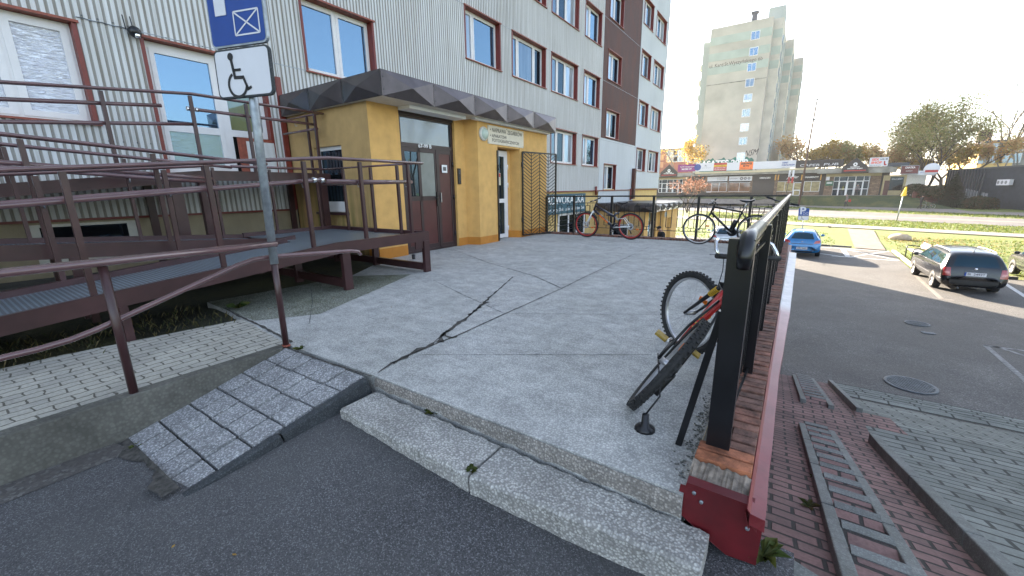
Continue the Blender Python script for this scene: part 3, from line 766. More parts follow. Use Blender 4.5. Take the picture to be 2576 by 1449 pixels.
# downpipe and bits between the sections
b = MB(); b.box(X0 + .02, X0 + .2, 26.75, 27.05, .55, 2.45); P0(b, 'pipe_cover', M['brown'])
b = MB(); b.tube([(X0 + .08, 26.5, 1.2), (X0 + .08, 26.5, .5)], .05); b.tube([(X0 + .08, 20.9, 1.35), (X0 + .08, 20.9, .9)], .06); P0(b, 'downpipe', M['reveal'])
# basement shop front under the teal sign
b = MB(); b.box(X0 - .05, X0 - .03, 16.9, 19.75, -1.9, .08, 0)
for y in (16.9, 17.9, 18.8, 19.7): b.box(X0 - .05, X0 + .0, y - .05, y + .05, -1.9, .12, 1)
b.box(X0 - .05, X0 + .0, 16.9, 19.75, .03, .12, 1); b.box(X0 - .05, X0 + .0, 16.9, 19.75, -1.05, -.95, 1)
for i in range(7): b.box(X0 - .01, X0 + .02, 16.95, 18.75, -.2 - i * .22, -.185 - i * .22, 2)
P0(b, 'basement_shopfront', [M['dark_glass'], M['pvc'], M['black']])
o = MB().box(X0 - .03, X0 + .12, 15.2, 19.5, .14, 1.02).build('shop_sign', M['teal']); tag(o, 'teal signboard with white lettering behind the far railing', 'sign')
text('ADWOKACKA', .5, M['white'], o, (X0 + .125, 17.4, .74), (0, 1, 0), (0, 0, 1), width=3.8, bold=.004)
text('adw. Jerzy Dek   adw. Stanisław Dek', .22, M['white'], o, (X0 + .125, 17.4, .33), (0, 1, 0), (0, 0, 1), width=3.9, shear=.25)
# ================================================================ ENTRANCE PORCH (built once, copied one floor lower)
def porch():
    r = empty('entrance_porch', (0, 0, 0))
    XF, XC = -6.28, -5.98; ZT = 2.80
    b = MB()
    sw = (-8.02, -7.12, .86, 2.10)                      # side window opening x0,x1,z0,z1
    b.box(-8.9, sw[0], 4.83, 5.0, -.1, ZT); b.box(sw[1], XF - .002, 4.83, 5.0, -.1, ZT)
    b.box(sw[0], sw[1], 4.83, 5.0, -.1, sw[2]); b.box(sw[0], sw[1], 4.83, 5.0, sw[3], ZT)
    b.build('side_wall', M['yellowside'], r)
    b = MB(); b.box(XF - .3, XF, 4.832, 5.52, 0, ZT); b.box(XF - .3, XF, 7.04, 7.36, 0, ZT); b.box(XF - .3, XF, 5.52, 7.04, 2.72, ZT)
    b.prism([(XF - .3, 7.36), (XF, 7.36), (XC, 7.46), (XC, 8.2), (XF - .3, 8.2)], 0, ZT)
    b.prism([(XF - .3, 9.02), (XF, 9.02), (XF + .02, 9.12), (XC, 9.16), (XC, 10.56), (XF - .3, 10.56)], 0, ZT)
    b.box(XF - .3, XC - .0, 8.2, 9.14, 2.24, ZT); b.box(-8.9, XF - .3, 10.4, 10.56, 0, ZT)
    b.build('wall', M['yellow'], r)
    MB().box(XF - .3, XF + .004, 4.828, 5.516, 0, .2).build('plinth_band', M['orange'], r); b = MB(); b.prism([(XF - .3, 7.044), (XF + .004, 7.044), (XF + .004, 7.358), (XC + .004, 7.457), (XC + .004, 8.204), (XF - .3, 8.204)], 0, .18)
    b.build('plinth_band', M['orange'], r); b = MB(); b.prism([(XF - .3, 9.016), (XF + .004, 9.016), (XC + .004, 9.158), (XC + .004, 10.564), (XF - .3, 10.564)], 0, .18)
    b.build('plinth_band', M['orange'], r)
    # side window
    w = MB(); x0, x1, z0, z1 = sw; y = 4.90
    w.box(x0, x0 + .07, y, y + .06, z0, z1); w.box(x1 - .07, x1, y, y + .06, z0, z1); w.box(x0 + .07, x1 - .07, y, y + .06, z0, z0 + .2); w.box(x0 + .07, x1 - .07, y, y + .06, z1 - .07, z1)
    f = w.build('side_window', M['pvc'], r)
    MB().box(x0 + .07, x1 - .07, y + .02, y + .03, z0 + .2, z1 - .07).build('pane', M['dark_glass'], f)
    g = MB(); [g.box(x0 + .25 + i * .1, x0 + .31 + i * .1, y + .012, y + .016, z0 + .75, z1 - .1) for i in range(6)]; g.build('blind', M['cloth_d'], f)
    MB().box(x0 - .05, x1 + .04, 4.74, 4.9, z0 - .05, z0).build('sill', M['ramp_paint'], f)
    # canopy
    c = MB(); c.box(-8.9, -5.75, 4.75, 10.58, 2.76, 3.10, 0); core = c.build('canopy', M['offwhite'], r)
    t = MB(); t.box(-8.9, -5.72, 4.72, 10.61, 3.135, 3.15); t.build('roof_sheet', M['canopy'], core)
    def pyr(a, b_, z0, z1, n, out, name):
        a = Vector(a); b_ = Vector(b_); out = Vector(out)
        for i in range(n):
            p, q = a.lerp(b_, i / n), a.lerp(b_, (i + 1) / n); g_ = (q - p) * .004; p = p + g_; q = q - g_
            v = [(p.x, p.y, z0), (q.x, q.y, z0), (q.x, q.y, z1), (p.x, p.y, z1)]
            mid = (p + q) / 2 + out; v.append((mid.x, mid.y, (z0 + z1) / 2))
            m = MB(); m.add(v, [(0, 1, 4), (1, 2, 4), (2, 3, 4), (3, 0, 4)])
            for zz in (z0 + .1, z1 - .1):
                s_ = p + out.normalized() * .004 + (q - p) * .03; m.box(s_.x - .008, s_.x + .008, s_.y - .008, s_.y + .008, zz - .008, zz + .008, 1)
            m.build(name, [M['canopy'], M['black']], core)
    pyr((-5.72, 4.72, 0), (-5.72, 10.61, 0), 2.75, 3.14, 5, (.09, 0, 0), 'fascia_panel')
    pyr((-8.88, 4.72, 0), (-5.72, 4.72, 0), 2.75, 3.14, 3, (0, -.09, 0), 'fascia_panel')
    pyr((-5.72, 10.61, 0), (-8.88, 10.61, 0), 2.75, 3.14, 3, (0, .09, 0), 'fascia_panel')
    s = MB(); s.box(-6.26, -5.95, 5.5, 7.06, 2.70, 2.757); s.box(-5.97, -5.85, 7.25, 10.5, 2.72, 2.757); s.build('soffit_board', M['white'], core)
    # brown double door with transom
    d = MB(); x = XF - .06
    for bx in ((5.54, 5.60, 0, 2.66), (6.98, 7.04, 0, 2.66), (5.60, 6.98, 2.08, 2.16), (5.60, 6.98, 2.62, 2.66), (6.505, 6.555, 0, 2.08), (5.60, 6.98, 0, .05)): d.box(x - .06, x, bx[0], bx[1], bx[2], bx[3])
    d.box(x - .06, x + .03, 5.54, 7.04, 2.665, 2.72); dr = d.build('entrance_door', M['doorframe'], r)
    MB().box(x - .04, x - .03, 5.60, 6.98, 2.16, 2.62).build('transom', M['wavyd'], dr)
    l = MB()
    for (a, c_, lo, hi) in ((5.60, 5.66, .05, 2.08), (6.0, 6.07, .05, 2.08), (6.46, 6.505, .05, 2.08), (5.66, 6.46, .05, .14), (5.66, 6.46, 1.05, 1.14), (5.66, 6.46, 2.0, 2.08), (6.555, 6.6, .05, 2.08), (6.93, 6.98, .05, 2.08), (6.6, 6.93, .05, .12), (6.6, 6.93, 2.0, 2.08)): l.box(x - .05, x - .01, a, c_, lo, hi)
    lf = l.build('leaf', M['doorframe'], dr)
    q = MB(); q.box(x - .04, x - .02, 5.66, 6.0, .14, 1.05); q.box(x - .04, x - .02, 6.07, 6.46, .14, 1.05); q.box(x - .04, x - .02, 6.6, 6.93, .12, 2.0); q.build('panel', M['door'], dr)
    MB().box(x - .04, x - .025, 5.66, 6.0, 1.14, 2.0).build('clear_pane', M['sky_door'], dr)
    MB().box(x - .04, x - .02, 6.07, 6.46, 1.14, 2.0).build('frosted_pane', M['frost'], dr)
    h = MB(); h.box(x - .01, x + .012, 6.465, 6.5, .92, 1.22); h.tube([(x + .01, 6.48, 1.1), (x + .05, 6.48, 1.1), (x + .05, 6.36, 1.1)], .011); h.build('handle', M['black'], dr)
    h = MB(); h.box(x - .01, x + .03, 6.57, 6.59, 1.0, 1.2); h.build('pull_strip', M['steel'], dr)
    [MB().tube([(x + .005, 7.0, z), (x + .005, 7.0, z + .1)], .02).build('hinge', M['black'], dr) for z in (.25, 1.05, 1.75)]
    # white glazed door
    x = XF; w = MB()
    for bx in ((8.22, 8.31, 0, 2.2), (8.93, 9.02, 0, 2.2), (8.31, 8.93, 2.1, 2.2)): w.box(x - .06, x, *bx)
    wd = w.build('glazed_door', M['pvc'], r); l = MB(); x += .02
    for bx in ((8.24, 8.34, .02, 2.17), (8.86, 9.0, .02, 2.17), (8.34, 8.86, .02, .12), (8.34, 8.86, .92, 1.02), (8.34, 8.86, 2.06, 2.17)): l.box(x - .05, x, *bx)
    l.build('leaf', M['pvc'], wd)
    g = MB(); g.box(x - .04, x - .02, 8.34, 8.86, .12, .92); g.box(x - .04, x - .02, 8.34, 8.86, 1.02, 2.06); g.build('pane', M['sky_door'], wd)
    h = MB(); h.tube([(x, 8.29, 1.35), (x + .07, 8.29, 1.35), (x + .075, 8.36, 1.34), (x + .075, 8.40, 1.30), (x + .075, 8.40, 1.0), (x + .075, 8.37, .96), (x, 8.29, .95)], .016); h.build('handle', M['pvc'], wd)
    [MB().tube([(x + .0, 9.0, z), (x + .0, 9.0, z + .12)], .02).build('hinge', M['pvc'], wd) for z in (.2, 1.3, 1.75)]
    # round lamp
    l = MB(); l.lathe([(0, 0), (.15, 0), (.155, .03), (.12, .06), (.0, .06)], (XC, 7.66, 2.47), 'x', 28); lb = l.build('wall_lamp', M['offwhite'], r)
    l = MB(); l.lathe([(.118, .06), (.1, .085), (.05, .1), (0, .103)], (XC, 7.66, 2.47), 'x', 28); l.build('lamp_glass', M['lampglass'], lb)
    return r
M['wavyd'] = m_glass('transom_glass', (.03, .035, .035), .5, .02, .02, tint=(.7, .8, .9))
M['sky_door'] = m_glass('door_glass', (.02, .022, .024), .22, .01)
M['frost'] = plain('wired_frosted_glass', (.2, .21, .19), .35, var=.15, sc=3)
M['lampglass'] = plain('opal_glass', (.42, .5, .42), .25)
porch1 = porch(); tag(porch1, 'yellow entrance porch with brown door, white glazed door and faceted metal canopy beside the terrace', 'entrance porch', 'porches of the block')
porch2 = copy_tree(porch1); porch2.location = (0, 16.45, -2.70)
tag(porch2, 'yellow entrance porch a floor lower, seen through the far railing behind the bicycles', 'entrance porch', 'porches of the block')
# things on the porch wall
o = MB().box(-5.98, -5.962, 7.82, 9.32, 2.28, 2.68).build('wall_sign', M['cream']); tag(o, 'cream board with faded black lettering above the white glazed door', 'sign')
text('• NAPRAWA  ZEGARKÓW', .13, M['ink2'], o, (-5.96, 7.9, 2.585), (0, 1, 0), (0, 0, 1), align='LEFT', width=1.34, ext=.001, bold=.001)
text('• APARATÓW', .1, M['ink2'], o, (-5.96, 7.9, 2.46), (0, 1, 0), (0, 0, 1), align='LEFT', width=.66, ext=.001, bold=.001)
text('FOTOGRAFICZNYCH', .1, M['ink2'], o, (-5.96, 7.97, 2.365), (0, 1, 0), (0, 0, 1), align='LEFT', width=1.12, ext=.001, bold=.001)
b = MB(); [b.box(-5.962, -5.957, y, y + .014, z, z + .014) for y in (7.84, 8.56, 9.29) for z in (2.3, 2.65)]; b.build('screw', M['galvdark'], o)
o = text('67-99 B', .1, M['white'], porch1, (-6.334, 6.2, 2.12), (0, 1, 0), (0, 0, 1), width=.36, bold=.002); o.name = 'door_number'
o = MB().box(-6.28, -6.245, 7.08, 7.17, 1.38, 1.72).build('intercom', M['black'], bevel=.006); tag(o, 'black intercom panel on the yellow pillar right of the brown door', 'intercom')
b = MB(); [b.box(-6.245, -6.24, 7.095 + .03 * j, 7.11 + .03 * j, 1.42 + .03 * i, 1.435 + .03 * i) for i in range(4) for j in range(2)]; b.box(-6.245, -6.241, 7.095, 7.155, 1.6, 1.68); b.build('keypad', M['galvdark'], o)
o = MB().box(-6.338, -6.333, 6.66, 6.82, 1.62, 1.78).build('paper_notice', M['white']); tag(o, 'white paper notice taped to the brown door leaf', 'notice')
MB().box(-6.333, -6.332, 6.69, 6.79, 1.66, 1.74).build('print', M['lineold'], o)
o = MB().box(-6.282, -6.277, 8.52, 8.72, 1.36, 1.66).build('paper_notice', M['cream']); tag(o, 'small red and cream notice inside the white glazed door', 'notice')
MB().box(-6.277, -6.276, 8.53, 8.71, 1.56, 1.65).build('red_band', M['red'], o)
# open security gate of chevron bars
A = Vector((-5.93, 9.22, .06)); Bq = Vector((-5.66, 10.52, .03)); HG = 2.12; dv = Bq - A
def gp(u, z): return A + dv * u + Vector((0, 0, z))
g0 = empty('security_gate', tuple(A), 0, 'open black steel gate of chevron bars beside the yellow porch', 'gate')
def gb(mb, nm, m=M['black']):
    o = mb.build(nm, m, g0); o.matrix_parent_inverse = Matrix.Translation(-A); return o
b = MB(); 
for p, q in ((gp(0, 0), gp(0, HG)), (gp(1, 0), gp(1, HG + .03)), (gp(0, HG), gp(1, HG + .03)), (gp(0, 0), gp(1, 0))): b.bar(p, q, .035, .035, up=dv)
gb(b, 'frame')
b = MB(); n = 24
for i in range(-4, n + 4):
    z = i * HG / n
    for u0, u1, s in ((.0, .245, -1), (.245, .495, 1), (.495, .755, -1), (.755, 1, 1)):
        za, zc = (z + .18, z) if s < 0 else (z, z + .18)
        pa, pc = (u0, za), (u1, zc)
        def clip(pa, pc):
            (ua, a), (uc, c) = pa, pc
            if max(a, c) <= 0 or min(a, c) >= HG: return None
            def at(zv): return ua + (uc - ua) * (zv - a) / (c - a)
            if a < 0: ua2, a2 = at(0), 0
            elif a > HG: ua2, a2 = at(HG), HG
            else: ua2, a2 = ua, a
            if c < 0: uc2, c2 = at(0), 0
            elif c > HG: uc2, c2 = at(HG), HG
            else: uc2, c2 = uc, c
            return (ua2, a2), (uc2, c2)
        r_ = clip(pa, pc)
        if r_: b.bar(gp(*r_[0]), gp(*r_[1]), .012, .016, up=dv.cross(Vector((0, 0, 1))))
gb(b, 'chevron_bars')
b = MB(); [b.bar(gp(u, 0), gp(u, HG), .012, .014, up=dv) for u in (.245, .495, .755)]; gb(b, 'upright')
[gb(MB().tube([gp(-.015, z), gp(-.015, z + .12)], .022), 'hinge') for z in (.35, 1.75)]
b = MB(); b.box(-6.0, -5.95, 8.16, 8.2, .02, 2.15); [b.tube([(-5.95, 8.17, z), (-5.95, 8.17, z + .12)], .025) for z in (.35, 1.7)]
tag(b.build('gate_post', M['black']), 'slim black steel gate post with hinges left of the white glazed door', 'gate post')
# dome camera
cc = px(1355 / 4, 322 / 4, X0 + .1); b = MB(); b.ball((0, 0, 0), .085, 16); b.box(-.1, -.02, -.05, .05, -.03, .05)
o = b.build('security_camera', M['black'], loc=cc); tag(o, 'small black dome camera with two aerials above the balcony door', 'security camera')
b = MB(); b.lathe([(0, -.045), (.03, -.045), (.036, -.02), (.036, .0)], (.055, .01, -.045), 'z', 12); b.build('lens', M['chrome'], o)
for dy in (-.09, .0):
    b = MB(); b.tube([(-.04, dy, .02), (-.05, dy - .01, .22)], .008); b.build('aerial', M['black'], o)
b = MB(); b.tube([(X0 + .02, 1.96 + i * .07, 3.745 + .008 * math.sin(i * 2.)) for i in range(10)], .005, 5); tag(b.build('cable', M['galvdark']), 'thin grey cable running along the cladding to the dome camera', 'cable')
b = MB(); b.lathe([(.03, 0), (.035, .09), (0, .09)], pz(1041, 652, 0)); tag(b.build('cup', M['black']), 'small black cup standing on the terrace by the brown door', 'cup')
# ================================================================ STEEL WHEELCHAIR RAMP
rp = empty('wheelchair_ramp', (-4.7, 4.5, 0), 0, 'brown steel switchback ramp with galvanised grating and handrails along the block', 'ramp')
def rb(mb, nm, m, bevel=0):
    o = mb.build(nm, m, rp, bevel=bevel); o.matrix_parent_inverse = Matrix.Translation((4.7, -4.5, 0)); return o
def zf1(y): return .62 if y > 3.0 else .62 - .085 * (3.0 - y)
def zf2(y): return .62 if y > 3.0 else .60 + .075 * (3.0 - y)
def zf3(y): return 1.58 if y > 2.7 else 1.58 - .1 * (2.7 - y)
YL = -3.2
M['grating'] = NT('steel_grating')
k = M['grating']; br = k.n('TexBrick'); br.offset = 0; k.l(k.coord(), br.inputs['Vector'])
for a, v in (('Scale', 1), ('Brick Width', .034), ('Row Height', .034), ('Mortar Size', .0075), ('Mortar Smooth', .1)): br.inputs[a].default_value = v
br.inputs['Color1'].default_value = (.03, .035, .04, 1); br.inputs['Color2'].default_value = (.045, .05, .055, 1); br.inputs['Mortar'].default_value = (.42, .5, .58, 1)
k.base(br.outputs['Color']); k.l(br.outputs['Fac'], k.b.inputs['Metallic']); k.bump(br.outputs['Fac'], .8, .01); M['grating'] = k.set(.42)
def profile_beam(X, zf, y0, y1, h=.13, w=.05, name='stringer'):
    ys_ = [y for y in (y0, 2.7, 3.0, y1) if y0 <= y <= y1]; b = MB()
    for a, c in zip(ys_, ys_[1:]):
        if c - a > .01:
            b.add([(x, y, zf(y) + z) for y in (a, c) for x in (X - w / 2, X + w / 2) for z in (-h, .012)], [(0, 2, 3, 1), (4, 5, 7, 6), (0, 1, 5, 4), (2, 6, 7, 3), (1, 3, 7, 5), (0, 4, 6, 2)])
    return rb(b, name, M['ramp_paint'])
def deckg(x0, x1, y0, y1, zf, name='grating'):
    b = MB(); b.add([(x0, y0, zf(y0) - .05), (x1, y0, zf(y0) - .05), (x1, y1, zf(y1) - .05), (x0, y1, zf(y1) - .05), (x0, y0, zf(y0) - .08), (x1, y0, zf(y0) - .08), (x1, y1, zf(y1) - .08), (x0, y1, zf(y1) - .08)], [(0, 1, 2, 3), (7, 6, 5, 4)])
    return rb(b, name, M['grating'])
profile_beam(-4.7, zf1, YL, 4.55); profile_beam(-5.85, zf1, YL, 2.95)
profile_beam(-6.1, zf2, YL, 3.2, .14); profile_beam(-7.2, zf2, YL, 2.95); profile_beam(-7.2, lambda y: .62, 2.96, 4.5)
profile_beam(-7.5, zf3, YL, 4.75, .14); profile_beam(-8.8, zf3, YL, 2.6, .14)
b = MB(); b.box(-7.22, -4.725, 4.5, 4.55, .49, .632); rb(b, 'end_beam', M['ramp_paint']); rb(MB().box(-8.8, -7.47, 4.72, 4.77, 1.44, 1.59), 'end_beam', M['ramp_paint'])
deckg(-5.83, -4.72, YL, 3.0, zf1); deckg(-7.17, -4.72, 3.0, 4.5, lambda y: .62); deckg(-7.18, -6.12, YL, 2.99, zf2); deckg(-8.78, -7.52, YL, 2.7, zf3); deckg(-8.78, -7.52, 2.7, 4.72, zf3)
def leg(x, y, z1, w=.1, d=.06, z0=-.03): rb(MB().box(x - d / 2, x + d / 2, y - w / 2, y + w / 2, z0, z1), 'leg', M['ramp_paint'])
leg(-4.7, 4.49, .49, .11); leg(-4.7, 3.08, .49, .11); leg(-7.05, 4.45, .49); leg(-7.05, 3.08, .49); leg(-5.9, 4.45, .49); leg(-5.9, 3.08, .49)
for y in (.9, -1.2): leg(-4.7, y, zf1(y) - .13, .06); leg(-5.85, y, zf1(y) - .13, .06); leg(-6.1, y, zf2(y) - .13, .08); leg(-7.2, y, zf2(y) - .13, .08)
for y in (2.3, 2.66): leg(-7.5, y, 1.42, .14, .1)
leg(-7.5, 4.6, 1.44, .12, .1); leg(-7.5, .1, 1.2, .12, .1); leg(-8.7, 4.6, 1.44, .1); leg(-8.7, 2.3, 1.4, .1)
rb(MB().box(-7.05, -4.75, 4.44, 4.50, .03, .14), 'ground_beam', M['ramp_paint']); rb(MB().box(-7.05, -4.75, 3.05, 3.11, .03, .14), 'ground_beam', M['ramp_paint'])
b = MB(); b.add([(-4.69, 4.43, .49), (-4.69, 4.28, .49), (-4.69, 4.28, .38), (-4.69, 4.43, .38), (-4.71, 4.43, .49), (-4.71, 4.28, .49), (-4.71, 4.28, .38), (-4.71, 4.43, .38)], [(0, 1, 2, 3), (7, 6, 5, 4), (1, 5, 6, 2), (3, 2, 6, 7)]); rb(b, 'gusset', M['ramp_paint'])
PY = [4.25, 3.44, 2.69, 1.72, .75, -.22, -1.2, -2.2]
def posts(X, zf, ys_, h=1.0, w=.042, lo=-.05):
    for y in ys_: rb(MB().box(X - w / 2, X + w / 2, y - w / 2, y + w / 2, zf(y) + lo, zf(y) + h), 'post', M['ramp_paint'])
def rail(X, zf, y0, y1, h=1.03, side=1):
    ys_ = sorted({y for y in (y0, 2.7, 3.0, y1) if y0 <= y <= y1} | {y0 + i * .6 for i in range(int((y1 - y0) / .6))})
    b = MB()
    for dx in (-.02, .02): b.tube([(X + dx, y, zf(y) + h) for y in ys_], .0185, 8)
    b.tube([(X, y, zf(y) + h - .012) for y in ys_], .012, 6); rb(b, 'top_rail', M['rail_paint'])
def tubes(X, zf, y0, y1, h, xo=.07, name='handrail', joint=None):
    ys_ = sorted({y for y in (y0, 2.7, 3.0, y1) if y0 <= y <= y1} | {y0 + i * .6 for i in range(int((y1 - y0) / .6))})
    b = MB(); b.tube([(X + xo, y, zf(y) + h) for y in ys_], .025, 10); o = rb(b, name, M['rail_paint'])
    for y in PY:
        if y0 < y < y1:
            c = MB(); c.tube([(X, y, zf(y) + h - .07), (X + xo * .8, y, zf(y) + h - .07), (X + xo, y, zf(y) + h - .02)], .006, 6); rb(c, 'bracket', M['steel'])
    if joint:
        c = MB()
        for dy in (-.05, .05): c.tube([(X + xo, joint + dy - .022, zf(joint) + h), (X + xo, joint + dy + .022, zf(joint) + h)], .031, 12)
        c.tube([(X + xo, joint - .03, zf(joint) + h), (X + xo, joint + .03, zf(joint) + h)], .02, 10); rb(c, 'tube_joint', M['chrome'])
posts(-4.72, zf1, PY); rail(-4.72, zf1, YL, 4.53); tubes(-4.72, zf1, YL, 2.95, .78, -.09, joint=2.9); tubes(-4.72, zf1, 3.0, 4.3, .76, -.09)
posts(-5.86, zf1, PY[3:]); tubes(-5.86, zf1, YL, 2.2, .78, .08)
rail(-5.86, zf1, YL, 2.2)
posts(-6.1, zf2, PY[3:]); rail(-6.1, zf2, YL, 2.95); tubes(-6.1, zf2, YL, 2.3, .78, -.08)
posts(-7.18, zf2, PY[2:], w=.035); rail(-7.18, zf2, YL, 2.95); tubes(-7.18, zf2, YL, 2.6, .78, .08); 
posts(-7.18, lambda y: .62, [4.3, 3.5], w=.035); rail(-7.18, lambda y: .62, 2.95, 4.45)
b = MB()
for dy in (-.018, .018): b.tube([(-7.18, 4.46 + dy, 1.65), (-4.72, 4.46 + dy, 1.65)], .015)
rb(b, 'top_rail', M['rail_paint']); b = MB(); b.tube([(-7.1, 4.38, 1.38), (-4.8, 4.38, 1.38)], .025, 10); rb(b, 'handrail', M['rail_paint'])
for x in (-6.6, -5.85, -5.2): rb(MB().box(x - .02, x + .02, 4.44, 4.48, .57, 1.63), 'post', M['ramp_paint'])
posts(-7.5, zf3, [4.6] + PY[1:], h=1.06); rail(-7.5, zf3, YL, 4.78, 1.09); tubes(-7.5, zf3, YL, 2.35, .92, -.07); tubes(-7.5, zf3, YL, 2.7, .68, -.07)
tubes(-7.5, zf3, 2.75, 4.65, .89, -.07, joint=2.72)
b = MB()
for dy in (-.018, .018): b.tube([(-8.75, 4.72 + dy, 2.67), (-7.5, 4.72 + dy, 2.67)], .015)
b.tube([(-8.75, 4.66, 2.4), (-7.55, 4.66, 2.4)], .024); rb(b, 'top_rail', M['rail_paint'])
rb(MB().box(-7.95, -7.91, 4.68, 4.72, 1.55, 2.65), 'post', M['ramp_paint'])
# concrete lump under the ramp
b = MB(); b.prism([(-8.5, .4), (-7.9, .35), (-7.85, 1.5), (-8.4, 1.6)], -.05, .14); tag(b.build('concrete_block', M['plinth_c'], bevel=.02), 'rough grey concrete block lying under the steel ramp', 'concrete block')
# ---- path railing at the kerb
pr = empty('path_railing', (-3.36, 1.573, 0), 0, 'mauve-brown tubular railing standing on the kerb of the paver path', 'railing')
def pb(mb, nm, m):
    o = mb.build(nm, m, pr); o.matrix_parent_inverse = Matrix.Translation((3.36, -1.573, 0)); return o
for y, z0 in ((1.573, 0), (.6, -.02), (-.4, -.05), (-1.4, -.05)):
    b = MB(); b.tube([(-3.37, y, z0), (-3.36, y, .86)], .024, 12); pb(b, 'post', M['ramp_paint'])
b = MB()
for dx in (-.026, .026): b.tube([(-3.36 + dx, -2.5, .872), (-3.36 + dx, 1.6, .858)], .0225, 10)
pb(b, 'top_rail', M['rail_paint'])
b = MB(); b.tube([(-3.42, y, z) for y, z in ((-2.5, .33), (.26, .41), (.40, .425), (.52, .455), (1.33, .72), (1.45, .748), (1.6, .752), (2.30, .706), (2.38, .69), (2.41, .655))], .018, 10); pb(b, 'handrail', M['rail_paint'])
b = MB(); b.lathe([(.0, .0), (.035, .0), (.03, .012), (.024, .014)], (-3.37, 1.573, .004), seg=12); pb(b, 'base_rust', M['lintel'])
# ---- parking sign on its grey pole, clamped to the railing post
def facing(pts, P):   # heading of the plate so that both lower corners come out level
    best = None
    for i in range(0, 180):
        a = R(i); n = Vector((math.cos(a), math.sin(a), 0)); z = []
        for q in pts:
            v = ray(*q); t = (P.x * n.x + P.y * n.y) / (v.x * n.x + v.y * n.y); z.append((H + v.z * t, v * t))
        e = abs(z[0][0] - z[1][0])
        if (z[0][1] - z[1][1]).length < .75 and (best is None or e < best[0]): best = (e, a)
    return best[1]
def disabled_symbol(parent, org, ux, uz, s, m):
    ux = Vector(ux).normalized(); uz = Vector(uz).normalized(); nn = ux.cross(uz); o = Vector(org)
    def P(x, y): return o + ux * (x * s) + uz * (y * s) + nn * .003
    b = MB()
    cx, cy = .02, .86; b.add([P(cx + .085 * math.cos(t * .5236), cy + .085 * math.sin(t * .5236)) for t in range(12)], [list(range(12))])
    def st(p, q, w):
        p_, q_ = Vector(p), Vector(q); d = (q_ - p_).normalized(); n = Vector((-d.y, d.x)) * w / 2; b.add([P(*(p_ + n)), P(*(p_ - n)), P(*(q_ - n)), P(*(q_ + n))], [(0, 1, 2, 3)])
    st((.03, .8), (.09, .38), .075); st((.06, .56), (.29, .56), .06); st((.06, .40), (.34, .39), .075); st((.32, .42), (.45, .1), .07); st((.42, .12), (.55, .17), .06)
    pts = []; n = 20
    for i in range(n + 1):
        t = R(118 + i * 11.7); pts += [P(.14 + .30 * math.cos(t), .24 + .30 * math.sin(t)), P(.14 + .235 * math.cos(t), .24 + .235 * math.sin(t))]
    b.add(pts, [(2 * i, 2 * i + 1, 2 * i + 3, 2 * i + 2) for i in range(n)])
    return b.build('wheelchair_symbol', m, parent)
